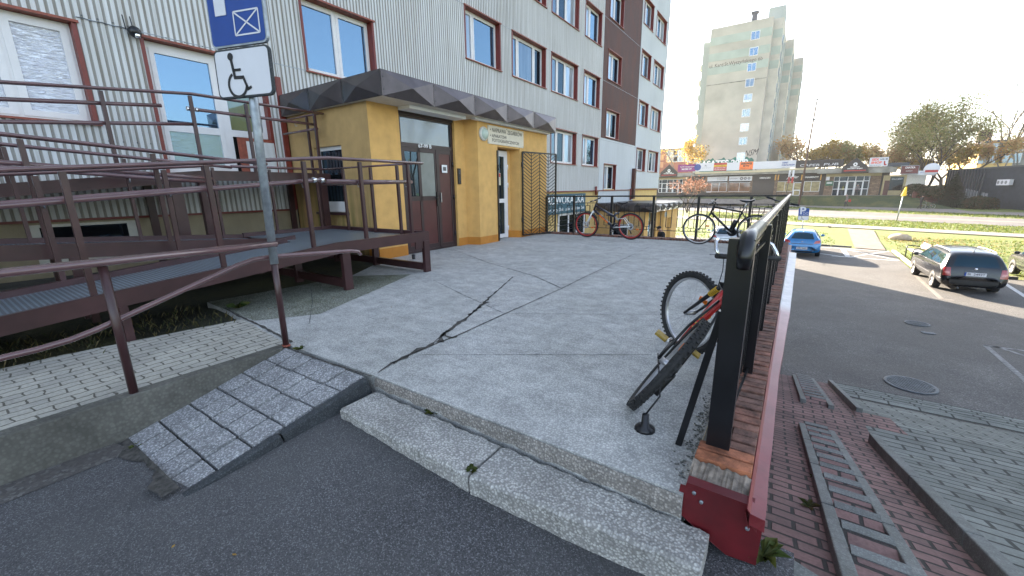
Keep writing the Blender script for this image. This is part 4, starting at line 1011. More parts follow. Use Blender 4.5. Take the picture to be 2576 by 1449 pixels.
def parking_sign(base, ang, zpole0, zplate, w, label, lean=(0, 0), pole_r=.03, z_plate_h=.42, gap=.02, hb=.75):
    ks_ = w / .59
    r = empty('parking_sign', (base[0], base[1], zpole0), 0, label, 'road sign', 'parking signs')
    ux = Vector((-math.sin(ang), math.cos(ang), 0))
    up = Vector((lean[0], lean[1], 1)).normalized(); nn = ux.cross(up)
    if nn.dot(Vector((base[0], base[1], 0))) > 0: ux = -ux; nn = ux.cross(up)
    C = Vector((0, 0, zplate - zpole0)) + up * 0
    b = MB(); top = zplate - zpole0 + z_plate_h + gap + hb; b.tube([(0, 0, 0), up * top], pole_r, 16); b.build('pole', M['galv'], r)
    o = Vector((0, 0, 0)) + up * (zplate - zpole0) + nn * (pole_r + .006)
    def plate(z0, h, m, nm, edge):
        def rr(x0, x1, y0, y1, rad, off):
            pts = []
            for cx, cy, a0 in ((x1 - rad, y0 + rad, -90), (x1 - rad, y1 - rad, 0), (x0 + rad, y1 - rad, 90), (x0 + rad, y0 + rad, 180)):
                for i in range(5): a = R(a0 + i * 22.5); pts.append(o + ux * (cx + rad * math.cos(a)) + up * (cy + rad * math.sin(a)) + nn * off)
            return pts
        b = MB(); A = rr(-w / 2, w / 2, z0, z0 + h, .04, 0); B = rr(-w / 2, w / 2, z0, z0 + h, .04, .022); n = len(A)
        b.add(A + B, [list(range(n))[::-1], list(range(n, 2 * n))] + [[i, (i + 1) % n, n + (i + 1) % n, n + i] for i in range(n)])
        p = b.build(nm, edge, r); q = MB(); q.add(rr(-w / 2 + .012, w / 2 - .012, z0 + .012, z0 + h - .012, .03, .024), [list(range(20))]); q.build('face', m, p); return p
    p1 = plate(0, z_plate_h, M['whiteface'], 'wheelchair_plate', M['kerbdark'])
    disabled_symbol(p1, o + ux * (-.1) + up * (z_plate_h * .04) + nn * .024, ux, up, z_plate_h * .93, M['ink'])
    p2 = plate(z_plate_h + gap, hb, M['signblue'], 'parking_plate', M['galv'])
    zb = z_plate_h + gap
    q = MB()
    def bar2(x0, y0, x1, y1, t):
        p_, q_ = Vector((x0, y0)), Vector((x1, y1)); d = (q_ - p_).normalized(); n = Vector((-d.y, d.x)) * t / 2
        q.add([o + ux * a.x + up * (zb + a.y) + nn * .027 for a in (p_ + n, p_ - n, q_ - n, q_ + n)], [(0, 1, 2, 3)])
    e0x, e1x, e0y, e1y = -.02 * ks_, w / 2 - .06 * ks_, .075 * ks_, .25 * ks_
    for l_ in ((e0x, e0y, e1x, e0y), (e0x, e1y, e1x, e1y), (e0x, e0y, e0x, e1y), (e1x, e0y, e1x, e1y), (e0x, e0y, e1x, e1y), (e0x, e1y, e1x, e0y)): bar2(*l_, .012 * ks_)
    q.build('card_symbol', M['whiteface'], p2)
    text('P', .66 * ks_, M['whiteface'], p2, o + ux * (-.06 * ks_) + up * (zb + hb * .63) + nn * .026, ux, up, bold=.022)
    c = MB(); c.tube([Vector((0, 0, 0)) + up * (zplate - zpole0 + .1), up * (zplate - zpole0 + .13)], pole_r + .008, 14); c.tube([up * (zplate - zpole0 + zb + .3), up * (zplate - zpole0 + zb + .33)], pole_r + .008, 14); c.build('clamp', M['steel'], r)
    return r
M['whiteface'] = plain('white_sign_face', (.62, .62, .66), .35, var=.03)
Pp = Vector((-3.36, 1.573, 0)); ang = facing([(562, 260), (703, 247)], Pp)
parking_sign((-3.36, 1.573), ang, .70, 1.92, .50, 'blue parking sign with envelope symbol over a white wheelchair plate, nearest, on the railing post', (-.015, .03), .03, .325, .012, .62)
pc = pz(*T7(330, 845), -2.55)
cb = Vector(pz(2014, 574 + 36, -2.6)); 
parking_sign((.66, 34.3), R(90), -2.6, -1.03, .60, 'blue parking sign with a white wheelchair plate standing behind the blue hatchback', (-.05, 0), .03, .27, .015, .52)

# ================================================================ LOW WALL, COPING AND TERRACE RAILING
def mbrick(name, cols):
    k = NT(name); n = k.n('NewGeometry'); c = k.ramp(n.outputs['Random Per Island'], [(i / (len(cols) - 1), x) for i, x in enumerate(cols)])
    c = k.mix(1., c, k.ramp(k.noise(11, 7, .75), [(.34, .22), (.62, 1.15)]), 'MULTIPLY')
    k.base(c); k.bump(k.noise(60, 4), .5, .004); return k.set(.85)
M['coping'] = mbrick('coping_bricks', [(.13, .085, .07), (.26, .12, .085), (.17, .10, .08), (.3, .13, .09), (.2, .1, .075)])
M['coping2'] = mbrick('orange_bricks', [(.42, .15, .07), (.36, .13, .07)])
wl = empty('low_wall', (-.12, 1.62, 0), 0, 'low brick-topped retaining wall round the terrace with red sheet end', 'low wall')
def wb(mb, nm, m, **k):
    o = mb.build(nm, m, wl, **k); o.matrix_parent_inverse = Matrix.Translation((.12, -1.62, 0)); return o
b = MB(); b.box(-.237, -.02, 1.72, 10.34, -2.6, .03); b.box(-6.0, -.005, 10.345, 10.575, -2.6, -.01); wb(b, 'wall_body', M['yellow2'])
rnd = random.Random(5)
b = MB(); y = 2.09; i = 0
while y < 10.3:
    dx = rnd.uniform(-.006, .006); dz = rnd.uniform(-.004, .004); w_ = rnd.uniform(.055, .062)
    b.box(-.232 + dx, -.012 + dx * .5, y, y + w_, .02, .10 + dz); y += w_ + .016; i += 1
for i, y in enumerate((1.90, 1.975, 2.035)): b.box(-.115, -.012, y, y + .058, .02, .098)
x = -5.95
while x < -.24: b.box(x, x + .06, 10.335, 10.575, -.03, .045 + rnd.uniform(-.004, .004)); x += .072
wb(b, 'brick_coping', M['coping'], bevel=.004)
b = MB(); b.box(-.232, -.012, 1.75, 1.815, .02, .098); b.box(-.232, -.012, 1.825, 1.888, .02, .10); wb(b, 'end_bricks', M['coping2'], bevel=.004)
wb(MB().box(-.228, -.014, 1.89, 10.32, .02, .07), 'mortar', M['plinth_c'])
b = MB(); n = 22; vs = []
for i in range(n + 1):
    x = -.235 + .225 * i / n; vs += [(x, 1.63, .045 + rnd.uniform(-.008, .012)), (x, 1.742, .088 + rnd.uniform(-.014, .004)), (x, 1.62, -.1)]
b.add(vs, [(3 * i, 3 * i + 3, 3 * i + 4, 3 * i + 1) for i in range(n)] + [(3 * i + 2, 3 * i + 5, 3 * i + 3, 3 * i) for i in range(n)]); wb(b, 'broken_mortar', plain('crumbling_mortar', (.2, .165, .135), .95, var=.6, sc=30, bump=.6))
b = MB(); b.add([(-.26, 1.612, -.02), (-.255, 1.612, .035), (-.235, 1.612, .037), (-.232, 1.612, .055), (.012, 1.612, .055), (.05, 1.612, .03), (.045, 1.614, -.205), (-.06, 1.614, -.215), (-.15, 1.61, -.165), (-.258, 1.612, -.10)], [list(range(10))])
b.add([(-.232, 1.612, .055), (.012, 1.612, .055), (.012, 1.65, .062), (-.232, 1.65, .062)], [(0, 1, 2, 3)]); o = wb(b, 'red_end_sheet', M['redpaint'])
so_ = o.modifiers.new('s', 'SOLIDIFY'); so_.thickness = .004
b = MB(); b.box(-.02, .046, 1.63, 10.34, -2.5, .04); wb(b, 'side_sheet', M['redpaint'])
b = MB(); n = 60; vs = []; rr_ = random.Random(2)
for i in range(n + 1):
    y = 1.555 + (9.05 - 1.555) * i / n; j = rr_.uniform(-.0015, .0015)
    ox = .05 if y < 3 else (.05 + (y - 3) * .0225 if y < 4.7 else .088 + (y - 4.7) * .0098); ix = .004 + max(0, y - 3) * .0045; vs += [(ix - .012, y, .075), (ix, y, .058 + j * .5), (ox + j, y, .05 + j), (ox + .002 + j, y, .0)]
b.add(vs, [(4 * i + q, 4 * i + q + 1, 4 * i + q + 5, 4 * i + q + 4) for i in range(n) for q in range(3)], 0, False)
b.add([(.002, 1.555, .056), (.05, 1.555, .048), (.052, 1.555, .0), (.03, 1.56, .0), (.03, 1.58, -.03), (.002, 1.57, .0)], [(0, 5, 4, 3, 2, 1)])
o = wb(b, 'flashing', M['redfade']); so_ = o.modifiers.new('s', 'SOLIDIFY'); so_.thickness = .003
for x, z in ((-.17, -.01), (.0, -.05), (-.2, .02)):
    b = MB(); b.lathe([(0, -.006), (.008, -.006), (.008, 0)], (x, 1.607, z), 'y', 10); wb(b, 'screw', M['galv'])
b = MB(); b.bar((-.012, 1.606, .03), (.004, 1.6, -.03), .05, .003, up=(1, 0, .4)); wb(b, 'bent_flap', M['redpaint'])
# railing
def railing(name, label, pts, near_cap=False):
    # pts: list of post positions (x,y) along the run
    r = empty(name, (pts[0][0], pts[0][1], .09), 0, label, 'railing')
    iv = Matrix.Translation((-pts[0][0], -pts[0][1], -.09))
    def q(mb, nm, m=M['black']):
        o = mb.build(nm, m, r); o.matrix_parent_inverse = iv; return o
    z0 = .04 if not near_cap else .09
    a, c = Vector((*pts[0], 0)), Vector((*pts[-1], 0)); d = (c - a).normalized()
    for i, p in enumerate(pts):
        if i == 0 and near_cap: q(MB().box(p[0] - .05, p[0] + .045, p[1] - .03, p[1] + .03, z0, 1.045), 'post')
        else: q(MB().box(p[0] - .026, p[0] + .026, p[1] - .026, p[1] + .026, z0, 1.03), 'post')
    b = MB()
    if near_cap:
        n_ = 14; P_ = [(pts[0][0] + .015, pts[0][1] - .05, .93), (pts[0][0] + .015, pts[0][1] - .055, .98), (pts[0][0] + .015, pts[0][1] - .03, 1.025), (pts[0][0] + .015, pts[0][1] + .02, 1.045)]
        P_ += [(pts[0][0] + .015 + (pts[-1][0] - pts[0][0]) * i / n_, pts[0][1] + .02 + (pts[-1][1] - pts[0][1]) * i / n_, 1.045 + .02 * i / n_) for i in range(1, n_ + 1)]
        b.tube(P_[:5], [.024, .03, .032, .032, .0315], 16); q(b, 'end_cap', M['black']); b = MB(); b.tube(P_[3:], .029, 16); q(b, 'handrail', M['handrail'])
        q(MB().bar(a + Vector((-.0, .05, .985)), c + Vector((0, 0, .985)), .05, .012), 'flat_bar')
    else:
        b.bar(a + Vector((0, 0, 1.045)), c + Vector((0, 0, 1.05)), .055, .035); q(b, 'handrail', M['black'])
    for i in range(len(pts) - 1):
        p, s = Vector((*pts[i], 0)), Vector((*pts[i + 1], 0)); L = (s - p).length; b = MB()
        zl, zu, z2, z3_ = (.125, .16, .88, .93) if near_cap else (.22, .30, .80, .87)
        for z in (z3_, zl): b.bar(p + Vector((0, 0, z)), s + Vector((0, 0, z)), .012, .014)
        k = max(2, int(round(L / (.21 if near_cap else .26)))); pt = L / k
        for j in range(k):
            c0 = p + d * (pt * (j + .5)); h_ = .062
            for sx in (-h_, h_): b.bar(c0 + d * sx + Vector((0, 0, zu)), c0 + d * sx + Vector((0, 0, z2)), .019 if near_cap else .010, .016, up=d)
            for z in (zu, z2): b.bar(c0 - d * h_ + Vector((0, 0, z)), c0 + d * h_ + Vector((0, 0, z)), .010, .012)
            b.bar(c0 + Vector((0, 0, zl)), c0 + Vector((0, 0, zu)), .01, .012, up=d); b.bar(c0 + Vector((0, 0, z2)), c0 + Vector((0, 0, z3_)), .01, .012, up=d)
        q(b, 'lattice_panel', M['blackw'])
    if near_cap:
        b = MB(); b.bar((-.335, 1.95, 0), (-.205, 1.93, .72), .03, .03, up=(0, 1, 0)); q(b, 'brace'); 
    return r
M['handrail'] = plain('worn_bare_tube', (.34, .31, .31), .2, .9, var=.45, sc=7)
railing('terrace_railing', 'black steel railing with rectangle pattern along the right edge, nearest the camera', [(-.155, 1.89)] + [(-.12, 2.83 + .95 * i) for i in range(8)] + [(-.12, 10.4)], True)
fx = [py(u, 520, 10.45).x for u in (1375, 1444, 1539, 1644, 1757, 1888)] + [-.14]
railing('terrace_railing', 'black steel railing with rectangle pattern across the far end of the terrace', [(x, 10.45) for x in fx])
# ================================================================ BICYCLES
def bicycle(name, label, c, base, heading, lean, steer=0):
    """local axes: x forward, y left, z up; origin = rear tyre contact"""
    r = bpy.data.objects.new(name, None); S.collection.objects.link(r); r.empty_display_size = .1; tag(r, label, 'bicycle', 'bicycles leaning on the terrace railings')
    r.matrix_world = Matrix.Translation(base) @ Matrix.Rotation(heading, 4, 'Z') @ Matrix.Rotation(lean, 4, 'X')
    Rw, wb, rt = c['R'], c['wb'], c['rt']
    bb = Vector((.43, 0, .29)); sc = Vector((.27, 0, .74)); sd = Vector((.2, 0, c.get('sh', .95)))
    ht = Vector((wb - .27, 0, .86)); hl = Vector((wb - .22, 0, .72)); ra = Vector((0, 0, Rw)); fa = Vector((wb, 0, Rw))
    ax = (ht - hl).normalized(); SM = Matrix.Translation(hl) @ Matrix.Rotation(steer, 4, ax) @ Matrix.Translation(-hl)
    def wheel(ctr, nm, par, M_=None):
        b = MB(); n = 40
        b.tube([ctr + Vector((math.cos(2 * math.pi * i / n), 0, math.sin(2 * math.pi * i / n))) * (Rw - rt) for i in range(n)], rt, 8, True)
        if c.get('knob'):
            for i in range(110):
                a = 2 * math.pi * i / 110
                for dy in ((-.018, .018) if i % 2 else (0,)):
                    p = ctr + Vector((math.cos(a) * (Rw - .003), dy, math.sin(a) * (Rw - .003))); t = Vector((-math.sin(a), 0, math.cos(a)))
                    b.bar(p - t * .006, p + t * .006, .012, .009, up=(math.cos(a), 0, math.sin(a)))
        if M_: b.xf(M_)
        w = b.build(nm, M['tyre'], par)
        b = MB(); b.lathe([(Rw - rt * 2 + .002, -.012), (Rw - rt * 2 + .002, .012), (Rw - rt * 2 - c['rim'], .010), (Rw - rt * 2 - c['rim'], -.010), (Rw - rt * 2 + .002, -.012)], ctr, 'y', 48, sm=False)
        if M_: b.xf(M_)
        b.build('rim', c['rimm'], w)
        b = MB(); b.tube([ctr + Vector((0, -.045, 0)), ctr + Vector((0, .045, 0))], .02, 10)
        for i in range(28):
            a = 2 * math.pi * i / 28; s = .03 if i % 2 else -.03; a2 = a + (.35 if i % 4 < 2 else -.35)
            b.tube([ctr + Vector((math.cos(a2) * .02, s, math.sin(a2) * .02)), ctr + Vector((math.cos(a) * (Rw - rt * 2 - c['rim']), 0, math.sin(a) * (Rw - rt * 2 - c['rim'])))], c.get('spk', .0012), 3, cap=False)
        if M_: b.xf(M_)
        b.build('spokes', M['steel'], w)
        if c.get('disc'):
            b = MB(); b.lathe([(.05, .03), (.085, .03), (.085, .034), (.05, .034), (.05, .03)], ctr, 'y', 24, sm=False)
            if M_: b.xf(M_)
            b.build('brake_disc', M['chrome'], w)
        b = MB(); q = ctr + Vector((math.cos(c.get('ra', 3.6)) * Rw * .55, .01, math.sin(c.get('ra', 3.6)) * Rw * .55)); b.box(q.x - .035, q.x + .035, -.008 + q.y, .008 + q.y, q.z - .016, q.z + .016)
        if M_: b.xf(M_)
        b.build('reflector', M['orangep'], w); return w
    wheel(ra, 'rear_wheel', r); wheel(fa, 'front_wheel', r, SM)
    t = c['t']; b = MB(); b.tube([bb, hl], t * 1.15, 10); b.tube([sc, ht - (ht - hl) * .15], t * .95, 10) if not c.get('fs') else b.tube([Vector((.40, 0, .56)), ht - (ht - hl) * .2], t, 10)
    b.tube([hl - ax * .01, ht + ax * .01], .021, 12)
    if c.get('fs'): b.tube([bb, Vector((.40, 0, .60)), Vector((.36, 0, .66))], t, 10); b.tube([Vector((.40, 0, .58)), Vector((.62, 0, .60))], t * .7, 8); b.tube([Vector((.37, 0, .62)), Vector((.29, 0, .68))], t * .8)
    else: b.tube([bb, sc], t * .95, 10)
    b.build('frame', c['fm'], r)
    if c.get('dec'):
        b = MB()
        for i, f in enumerate((.35, .5, .65)):
            p = bb.lerp(hl, f); b.bar(p - (hl - bb).normalized() * .045, p + (hl - bb).normalized() * .045, .002 + t * 2.35, t * 1.3, up=(hl - bb).cross(Vector((0, 1, 0))))
        b.build('decal', c['dec'], r)
    b = MB()
    for s in (-.05, .05):
        b.tube([bb + Vector((0, s * .6, 0)), bb + Vector((-.12, s, .02)), ra + Vector((0, s * 1.15, 0))], .010, 8)
        b.tube([ra + Vector((0, s * 1.15, 0)), (ra + sc) / 2 + Vector((.02, s, .0)), (Vector((.36, s * .4, .5)) if c.get('fs') else sc + Vector((0, s * .3, -.02)))], .008, 8)
    b.build('rear_stays', c['sm'], r)
    b = MB(); b.tube([sc if not c.get('fs') else Vector((.33, 0, .62)), sd - Vector((0, 0, .05))], .0135, 10); b.build('seat_post', M['black'] if c.get('fs') else M['steel'], r)
    b = MB(); n = 12; vs = []
    for i in range(n + 1):
        u = i / n; x = sd.x - .13 + .27 * u; w = .075 * (1 - u) ** .8 + .018; h = .022 * (1 if u < .9 else .6); zz = sd.z - .02 - .018 * math.sin(u * 3.1) + (.01 if u < .1 else 0)
        for k in range(8):
            a = k * math.pi / 4; vs.append((x, w * math.cos(a), zz + h * math.sin(a)))
    b.add(vs, [(i * 8 + k, i * 8 + (k + 1) % 8, (i + 1) * 8 + (k + 1) % 8, (i + 1) * 8 + k) for i in range(n) for k in range(8)] + [tuple(range(8))[::-1], tuple(n * 8 + k for k in range(8))], 0, True)
    b.build('saddle', M['black'], r)
    # fork, bar
    b = MB(); cr = hl - ax * .03
    for s in (-.055, .055):
        b.tube([cr + Vector((0, s, 0)), cr.lerp(fa, .45) + Vector((.0, s, 0)), fa + Vector((0, s, 0))], [.016, c['ft'], c['ft'] * .6], 10)
    b.tube([cr + Vector((0, -.06, 0)), cr + Vector((0, .06, 0))], .02, 8); b.xf(SM); b.build('fork', c['forkm'], r)
    if c.get('boots'):
        b = MB()
        for s in (-.055, .055):
            for i in range(6): p = cr.lerp(fa, .10 + i * .035) + Vector((0, s, 0)); b.tube([p, p + (fa - cr).normalized() * .008], .021, 10)
        b.xf(SM); b.build('fork_boot', c['boots'], r)
    st = ht + ax * c.get('stem', .08); bc = st + Vector((.07, 0, .01)); hw = c.get('hw', .29)
    b = MB(); b.tube([ht, st, bc], .015, 8); b.tube([bc + Vector((-.04, -hw, .02)), bc + Vector((-.01, -.1, .0)), bc, bc + Vector((-.01, .1, .0)), bc + Vector((-.04, hw, .02))], .012, 8); b.xf(SM); hb = b.build('handlebar', c.get('barm', M['black']), r)
    for s in (-1, 1):
        b = MB(); b.tube([bc + Vector((-.028, s * (hw - .11), .012)), bc + Vector((-.041, s * (hw + .012), .02))], .017, 10); b.xf(SM); b.build('grip', M['tyre'], hb)
        b = MB(); b.tube([bc + Vector((-.015, s * (hw - .13), .01)), bc + Vector((.04, s * (hw - .11), .0)), bc + Vector((.045, s * (hw - .02), -.01))], .006, 6); b.xf(SM); b.build('brake_lever', M['steel'], hb)
        if c.get('barend'):
            b = MB(); p = bc + Vector((-.04, s * hw, .02)); b.tube([p, p + Vector((.035, 0, .03)), p + Vector((.075, -s * .015, .065)), p + Vector((.095, -s * .045, .075))], .0115, 10); b.xf(SM); b.build('bar_end', M['chrome'], hb)
    b = MB(); b.tube([bc + Vector((0, .06, 0)), bc + Vector((.1, .05, -.05)), hl + Vector((.08, .03, .05)), cr + Vector((.05, .03, -.04))], .003, 5, cap=False)
    b.tube([bc + Vector((0, -.06, 0)), bc + Vector((.09, -.05, -.08)), hl + Vector((.03, -.03, .03)), (hl + bb) / 2 + Vector((0, -.03, 0))], .003, 5, cap=False); b.xf(SM); b.build('cable', M['black'], r)
    # drive train
    b = MB(); b.lathe([(.02, -.055), (.085, -.052), (.09, -.048), (.085, -.045), (.02, -.04)], bb, 'y', 28); ck = b.build('crankset', c.get('ckm', M['black']), r)
    ca = c.get('ca', 2.2); cv = Vector((math.cos(ca), 0, math.sin(ca))) * .165
    for s in (-1, 1):
        b = MB(); b.tube([bb + Vector((0, s * .06, 0)), bb + Vector((0, s * .075, 0)) + cv * s], .010, 8); b.build('crank_arm', M['steel'], ck)
        b = MB(); p = bb + Vector((0, s * .12, 0)) + cv * s; b.box(p.x - .036, p.x + .036, p.y - .04, p.y + .04, p.z - .009, p.z + .009); b.build('pedal', c.get('pedm', M['black']), ck, bevel=.004)
    b = MB()
    for dz in (.075, -.07): b.tube([bb + Vector((0, -.05, dz)), ra + Vector((0, -.05, dz * .45))], .004, 4)
    b.lathe([(.0, -.06), (.05, -.06), (.05, -.04), (0, -.04)], ra, 'y', 18); b.tube([ra + Vector((.01, -.06, -.03)), ra + Vector((.04, -.065, -.12)), ra + Vector((.0, -.065, -.2))], .016, 8); b.build('chain', M['blackw'], r)
    # mudguards
    if c.get('mud'):
        b = MB(); n = 10
        for (ctr, a0, a1, f) in (((fa, R(20), R(150), True),) if c['mud'] == 1 else ((ra, R(60), R(165), False),)):
            pts = [ctr + Vector((math.cos(a0 + (a1 - a0) * i / n), 0, math.sin(a0 + (a1 - a0) * i / n))) * (Rw + .028) for i in range(n + 1)]; vs = []
            for p in pts: u_ = (p - ctr).normalized(); vs += [p + Vector((0, -.028, 0)) - u_ * .012, p + Vector((0, 0, 0)) + u_ * .004, p + Vector((0, .028, 0)) - u_ * .012]
            if f: vs = [SM @ v for v in vs]
            b.add(vs, [(3 * i + k, 3 * i + k + 1, 3 * i + 4 + k, 3 * i + 3 + k) for i in range(n) for k in range(2)], 0, True)
        o = b.build('mudguard', M['black'], r); q = o.modifiers.new('s', 'SOLIDIFY'); q.thickness = .003
    if c.get('rack'):
        b = MB()
        for s in (-.05, .05): b.tube([sc + Vector((-.02, s, .0)), Vector((.1, s, .745)), Vector((-.28, s, .745))], .006, 6); b.tube([Vector((-.1, s, .745)), ra + Vector((0, s * 1.3, 0))], .005, 6)
        for x in (.08, -.05, -.18, -.28): b.tube([(x, -.05, .745), (x, .05, .745)], .005, 6)
        b.build('rack', M['black'], r)
    if c.get('shock'):
        b = MB(); p, q = Vector((.30, 0, .45)), Vector((.42, 0, .6)); b.tube([p, q], .012, 8); b.tube([p + (q - p) * (i / 40) + ((q - p).cross(Vector((0, 1, 0))).normalized() * math.cos(i * .95) + Vector((0, 1, 0)) * math.sin(i * .95)) * .024 for i in range(6, 36)], .005, 5); b.build('shock_spring', c['shock'], r)
    if c.get('bottle'):
        b = MB(); p = bb.lerp(sc, .62) + Vector((.05, 0, 0)); q = bb.lerp(sc, .2) + Vector((.05, 0, 0)); b.tube([q, p], .034, 12); b.build('bottle', M['black'], r)
    if c.get('stand'):
        b = MB(); b.tube([ra + Vector((.06, .05, -.03)), ra + Vector((-.14, c['stand'], -.23))], .006, 6); o = b.build('kickstand', M['black'], r)
    return r
C1 = dict(R=.335, wb=1.17, rt=.021, rim=.022, rimm=M['red'], t=.026, fm=plain('dark_blue_frame', (.012, .013, .03), .25, coat=.5), sm=M['white'], ft=.017, forkm=M['white'], disc=1, fs=1, dec=M['red2'] if 'red2' in M else M['orangep'], shock=M['steel'], mud=1, hw=.30, sh=.93, stem=.1, ra=3.5)
bicycle('bicycle', 'mountain bicycle with bright red rims and white fork leaning on the far railing', C1, (-3.27, 10.0, 0), math.pi, -R(7))
C2 = dict(R=.345, wb=1.08, rt=.016, rim=.016, rimm=M['alu'], t=.021, fm=M['black'], sm=M['black'], ft=.014, forkm=M['black'], rack=1, bottle=1, hw=.27, sh=1.0, ra=9, barend=0, ca=.6)
bicycle('bicycle', 'plain black bicycle with rear rack leaning on the far railing, right of the red-rimmed one', C2, (-.62, 9.93, 0), math.pi + .03, -R(8))
M['olive'] = plain('brass_pedal', (.32, .22, .04), .5, .4, var=.4, sc=30)
C3 = dict(spk=.0008, R=.325, wb=1.06, rt=.026, rim=.012, rimm=M['alu'], knob=1, t=.017, fm=M['red'], sm=M['black'], ft=.015, forkm=M['blackw'], boots=M['yel'], shock=M['yel'], barend=1, hw=.255, sh=.86, pedm=M['olive'], ca=2.9, mud=0, ra=2.0, stem=.05)
bicycle('bicycle', 'red and yellow mountain bicycle slumped against the near railing with its front wheel turned', C3, (-.665, 2.26, 0), R(90) + .03, R(33), R(54))
C4 = dict(R=.34, wb=1.06, rt=.018, rim=.018, rimm=M['alu'], t=.018, fm=M['black'], sm=M['black'], ft=.014, forkm=M['black'], hw=.26, ra=9, sh=.95, stem=.14)
bicycle('bicycle', 'dark bicycle in the far corner of the terrace with its handlebar crossing the right railing', C4, (-.46, 8.02, 0), R(89), R(14), R(-6))
b = MB(); p = pz(1622, 1080, 0); b.lathe([(0, 0), (.055, 0), (.05, .015), (.022, .03), (.018, .09), (0, .095)], p, 'z', 12); b.tube([p + Vector((0, 0, .09)), p + Vector((.05, .06, .18)), (-.56, 2.33, .30)], .005, 6); tag(b.build('cable_lock', M['black']), 'black rubber lock foot on a thin rod below the near bicycle wheel', 'lock')

# ================================================================ CARS
def car(name, label, st, spec, loc, rz):
    r = empty(name, loc, rz, label, 'car', 'cars in the parking lot')
    pts = []
    for (y, zb, zs, zr, ws, wr) in st:
        m = (zb + zs) / 2
        half = [(0, zb), (ws * .82, zb), (ws * .97, zb + .1), (ws, m), (ws * .985, zs - .03), (ws * .95, zs + .02), (wr * 1.04, zr - .09), (wr * .9, zr - .015), (wr * .5, zr + .01), (0, zr + .015)]
        pts.append([(x, y, z) for x, z in half] + [(-x, y, z) for x, z in half[-2:0:-1]])
    n = len(pts[0]); bm = MB(); [bm.v.extend(p) for p in pts]
    for i in range(len(pts) - 1):
        for k in range(n): bm.f.append([i * n + k, i * n + (k + 1) % n, (i + 1) * n + (k + 1) % n, (i + 1) * n + k][::-1]); bm.m.append(0); bm.sm.append(True)
    for base, rev in ((0, False), ((len(pts) - 1) * n, True)):
        for k in range(n // 2 - 1):
            q = [base + k, base + k + 1, base + n - 1 - k - 1 if k < n // 2 - 2 else base + k + 2, base + (n - k) % n]
            q = [base + k, base + k + 1, base + (n - k - 1) % n, base + (n - k) % n]
            q = list(dict.fromkeys(q)); bm.f.append(q if rev else q[::-1]); bm.m.append(0); bm.sm.append(True)
    o = bm.build('body', spec['paint'], r); s = o.modifiers.new('s', 'SUBSURF'); s.levels = s.render_levels = 2
    bpy.context.view_layer.update()
    dg = bpy.context.evaluated_depsgraph_get(); me = bpy.data.meshes.new_from_object(o.evaluated_get(dg)); o.modifiers.clear(); o.data = me
    for p in me.polygons: p.use_smooth = True
    bv = BVHTree.FromPolygons([v.co.copy() for v in me.vertices], [tuple(p.vertices) for p in me.polygons])
    def proj(org, dr):
        h = bv.ray_cast(Vector(org), Vector(dr))
        return h[0] if h[0] else Vector(org)
    def patch(nm, c4, face, mat, off=.004, nu=8, nv=6, par=None):
        # face: 'r' rear (coords x,z), 's+'/'s-' sides (y,z), 't' top (x,y)
        dr = {'r': (0, 1, 0), 's+': (-1, 0, 0), 's-': (1, 0, 0), 't': (0, 0, -1)}[face]; d = Vector(dr); b = MB(); vs = []
        for j in range(nv + 1):
            for i in range(nu + 1):
                u, v = i / nu, j / nv; a = Vector(c4[0]).lerp(Vector(c4[1]), u).lerp(Vector(c4[3]).lerp(Vector(c4[2]), u), v)
                org = {'r': (a.x, -1, a.y), 's+': (2, a.x, a.y), 's-': (-2, a.x, a.y), 't': (a.x, a.y, 3)}[face]
                vs.append(proj(org, dr) - d * off)
        w = nu + 1; f = [(j * w + i, j * w + i + 1, (j + 1) * w + i + 1, (j + 1) * w + i) for j in range(nv) for i in range(nu)]
        b.add(vs, f, 0, True); return b.build(nm, mat, par or r)
    for nm, c4, face, mt in spec['patches']: patch(nm, c4, face, M[mt])
    for nm, c4, mt in spec.get('side', []):
        for sd in ('s+', 's-'): patch(nm, c4, sd, M[mt])
    Rr = spec.get('wr', .31)
    for y in spec['wheels']:
        for sd in (-1, 1):
            b = MB(); vs = []; N_ = 20
            for q in range(N_):
                a = 2 * math.pi * q / N_
                for rad in (0.02, Rr * .6, Rr + .045): 
                    yy, zz = y + rad * math.cos(a), max(spec['zb'] + .1, Rr + rad * math.sin(a)); pj = proj((sd * 2, yy, zz), (-sd, 0, 0)); pj.x = sd * spec['hw'] if abs(pj.x) > 1.5 or abs(pj.x) < .5 else pj.x; vs.append(pj + Vector((sd * .004, 0, 0)))
            b.add(vs, [(q * 3 + k, q * 3 + k + 1, ((q + 1) % N_) * 3 + k + 1, ((q + 1) % N_) * 3 + k) for q in range(N_) for k in range(2)]); b.build('wheel_arch', M['trim'], r)
            hw = spec['hw']; b = MB(); x0 = sd * (hw - .20); x1 = sd * (hw + .012)
            b.lathe([(Rr * .62, x0), (Rr * .97, x0), (Rr, x0 + sd * .02), (Rr, x1 - sd * .02), (Rr * .97, x1), (Rr * .66, x1)], (0, y, Rr), 'x', 28); w_ = b.build('wheel', M['tyre'], r)
            b = MB(); b.lathe([(0, x1 - sd * .03), (Rr * .2, x1 - sd * .012), (Rr * .62, x1 - sd * .025), (Rr * .68, x1)], (0, y, Rr), 'x', 28, mi=0)
            for q in range(5):
                a = q * 2 * math.pi / 5 + .3
                for da in (-.28, .28): b.ball((x1 - sd * .012, y + math.cos(a + .63) * Rr * .42, Rr + math.sin(a + .63) * Rr * .42), (.006, Rr * .13, Rr * .13), 8, 1)
            b.build('rim', [spec.get('rimm', M['alu']), M['black_hole']], w_)
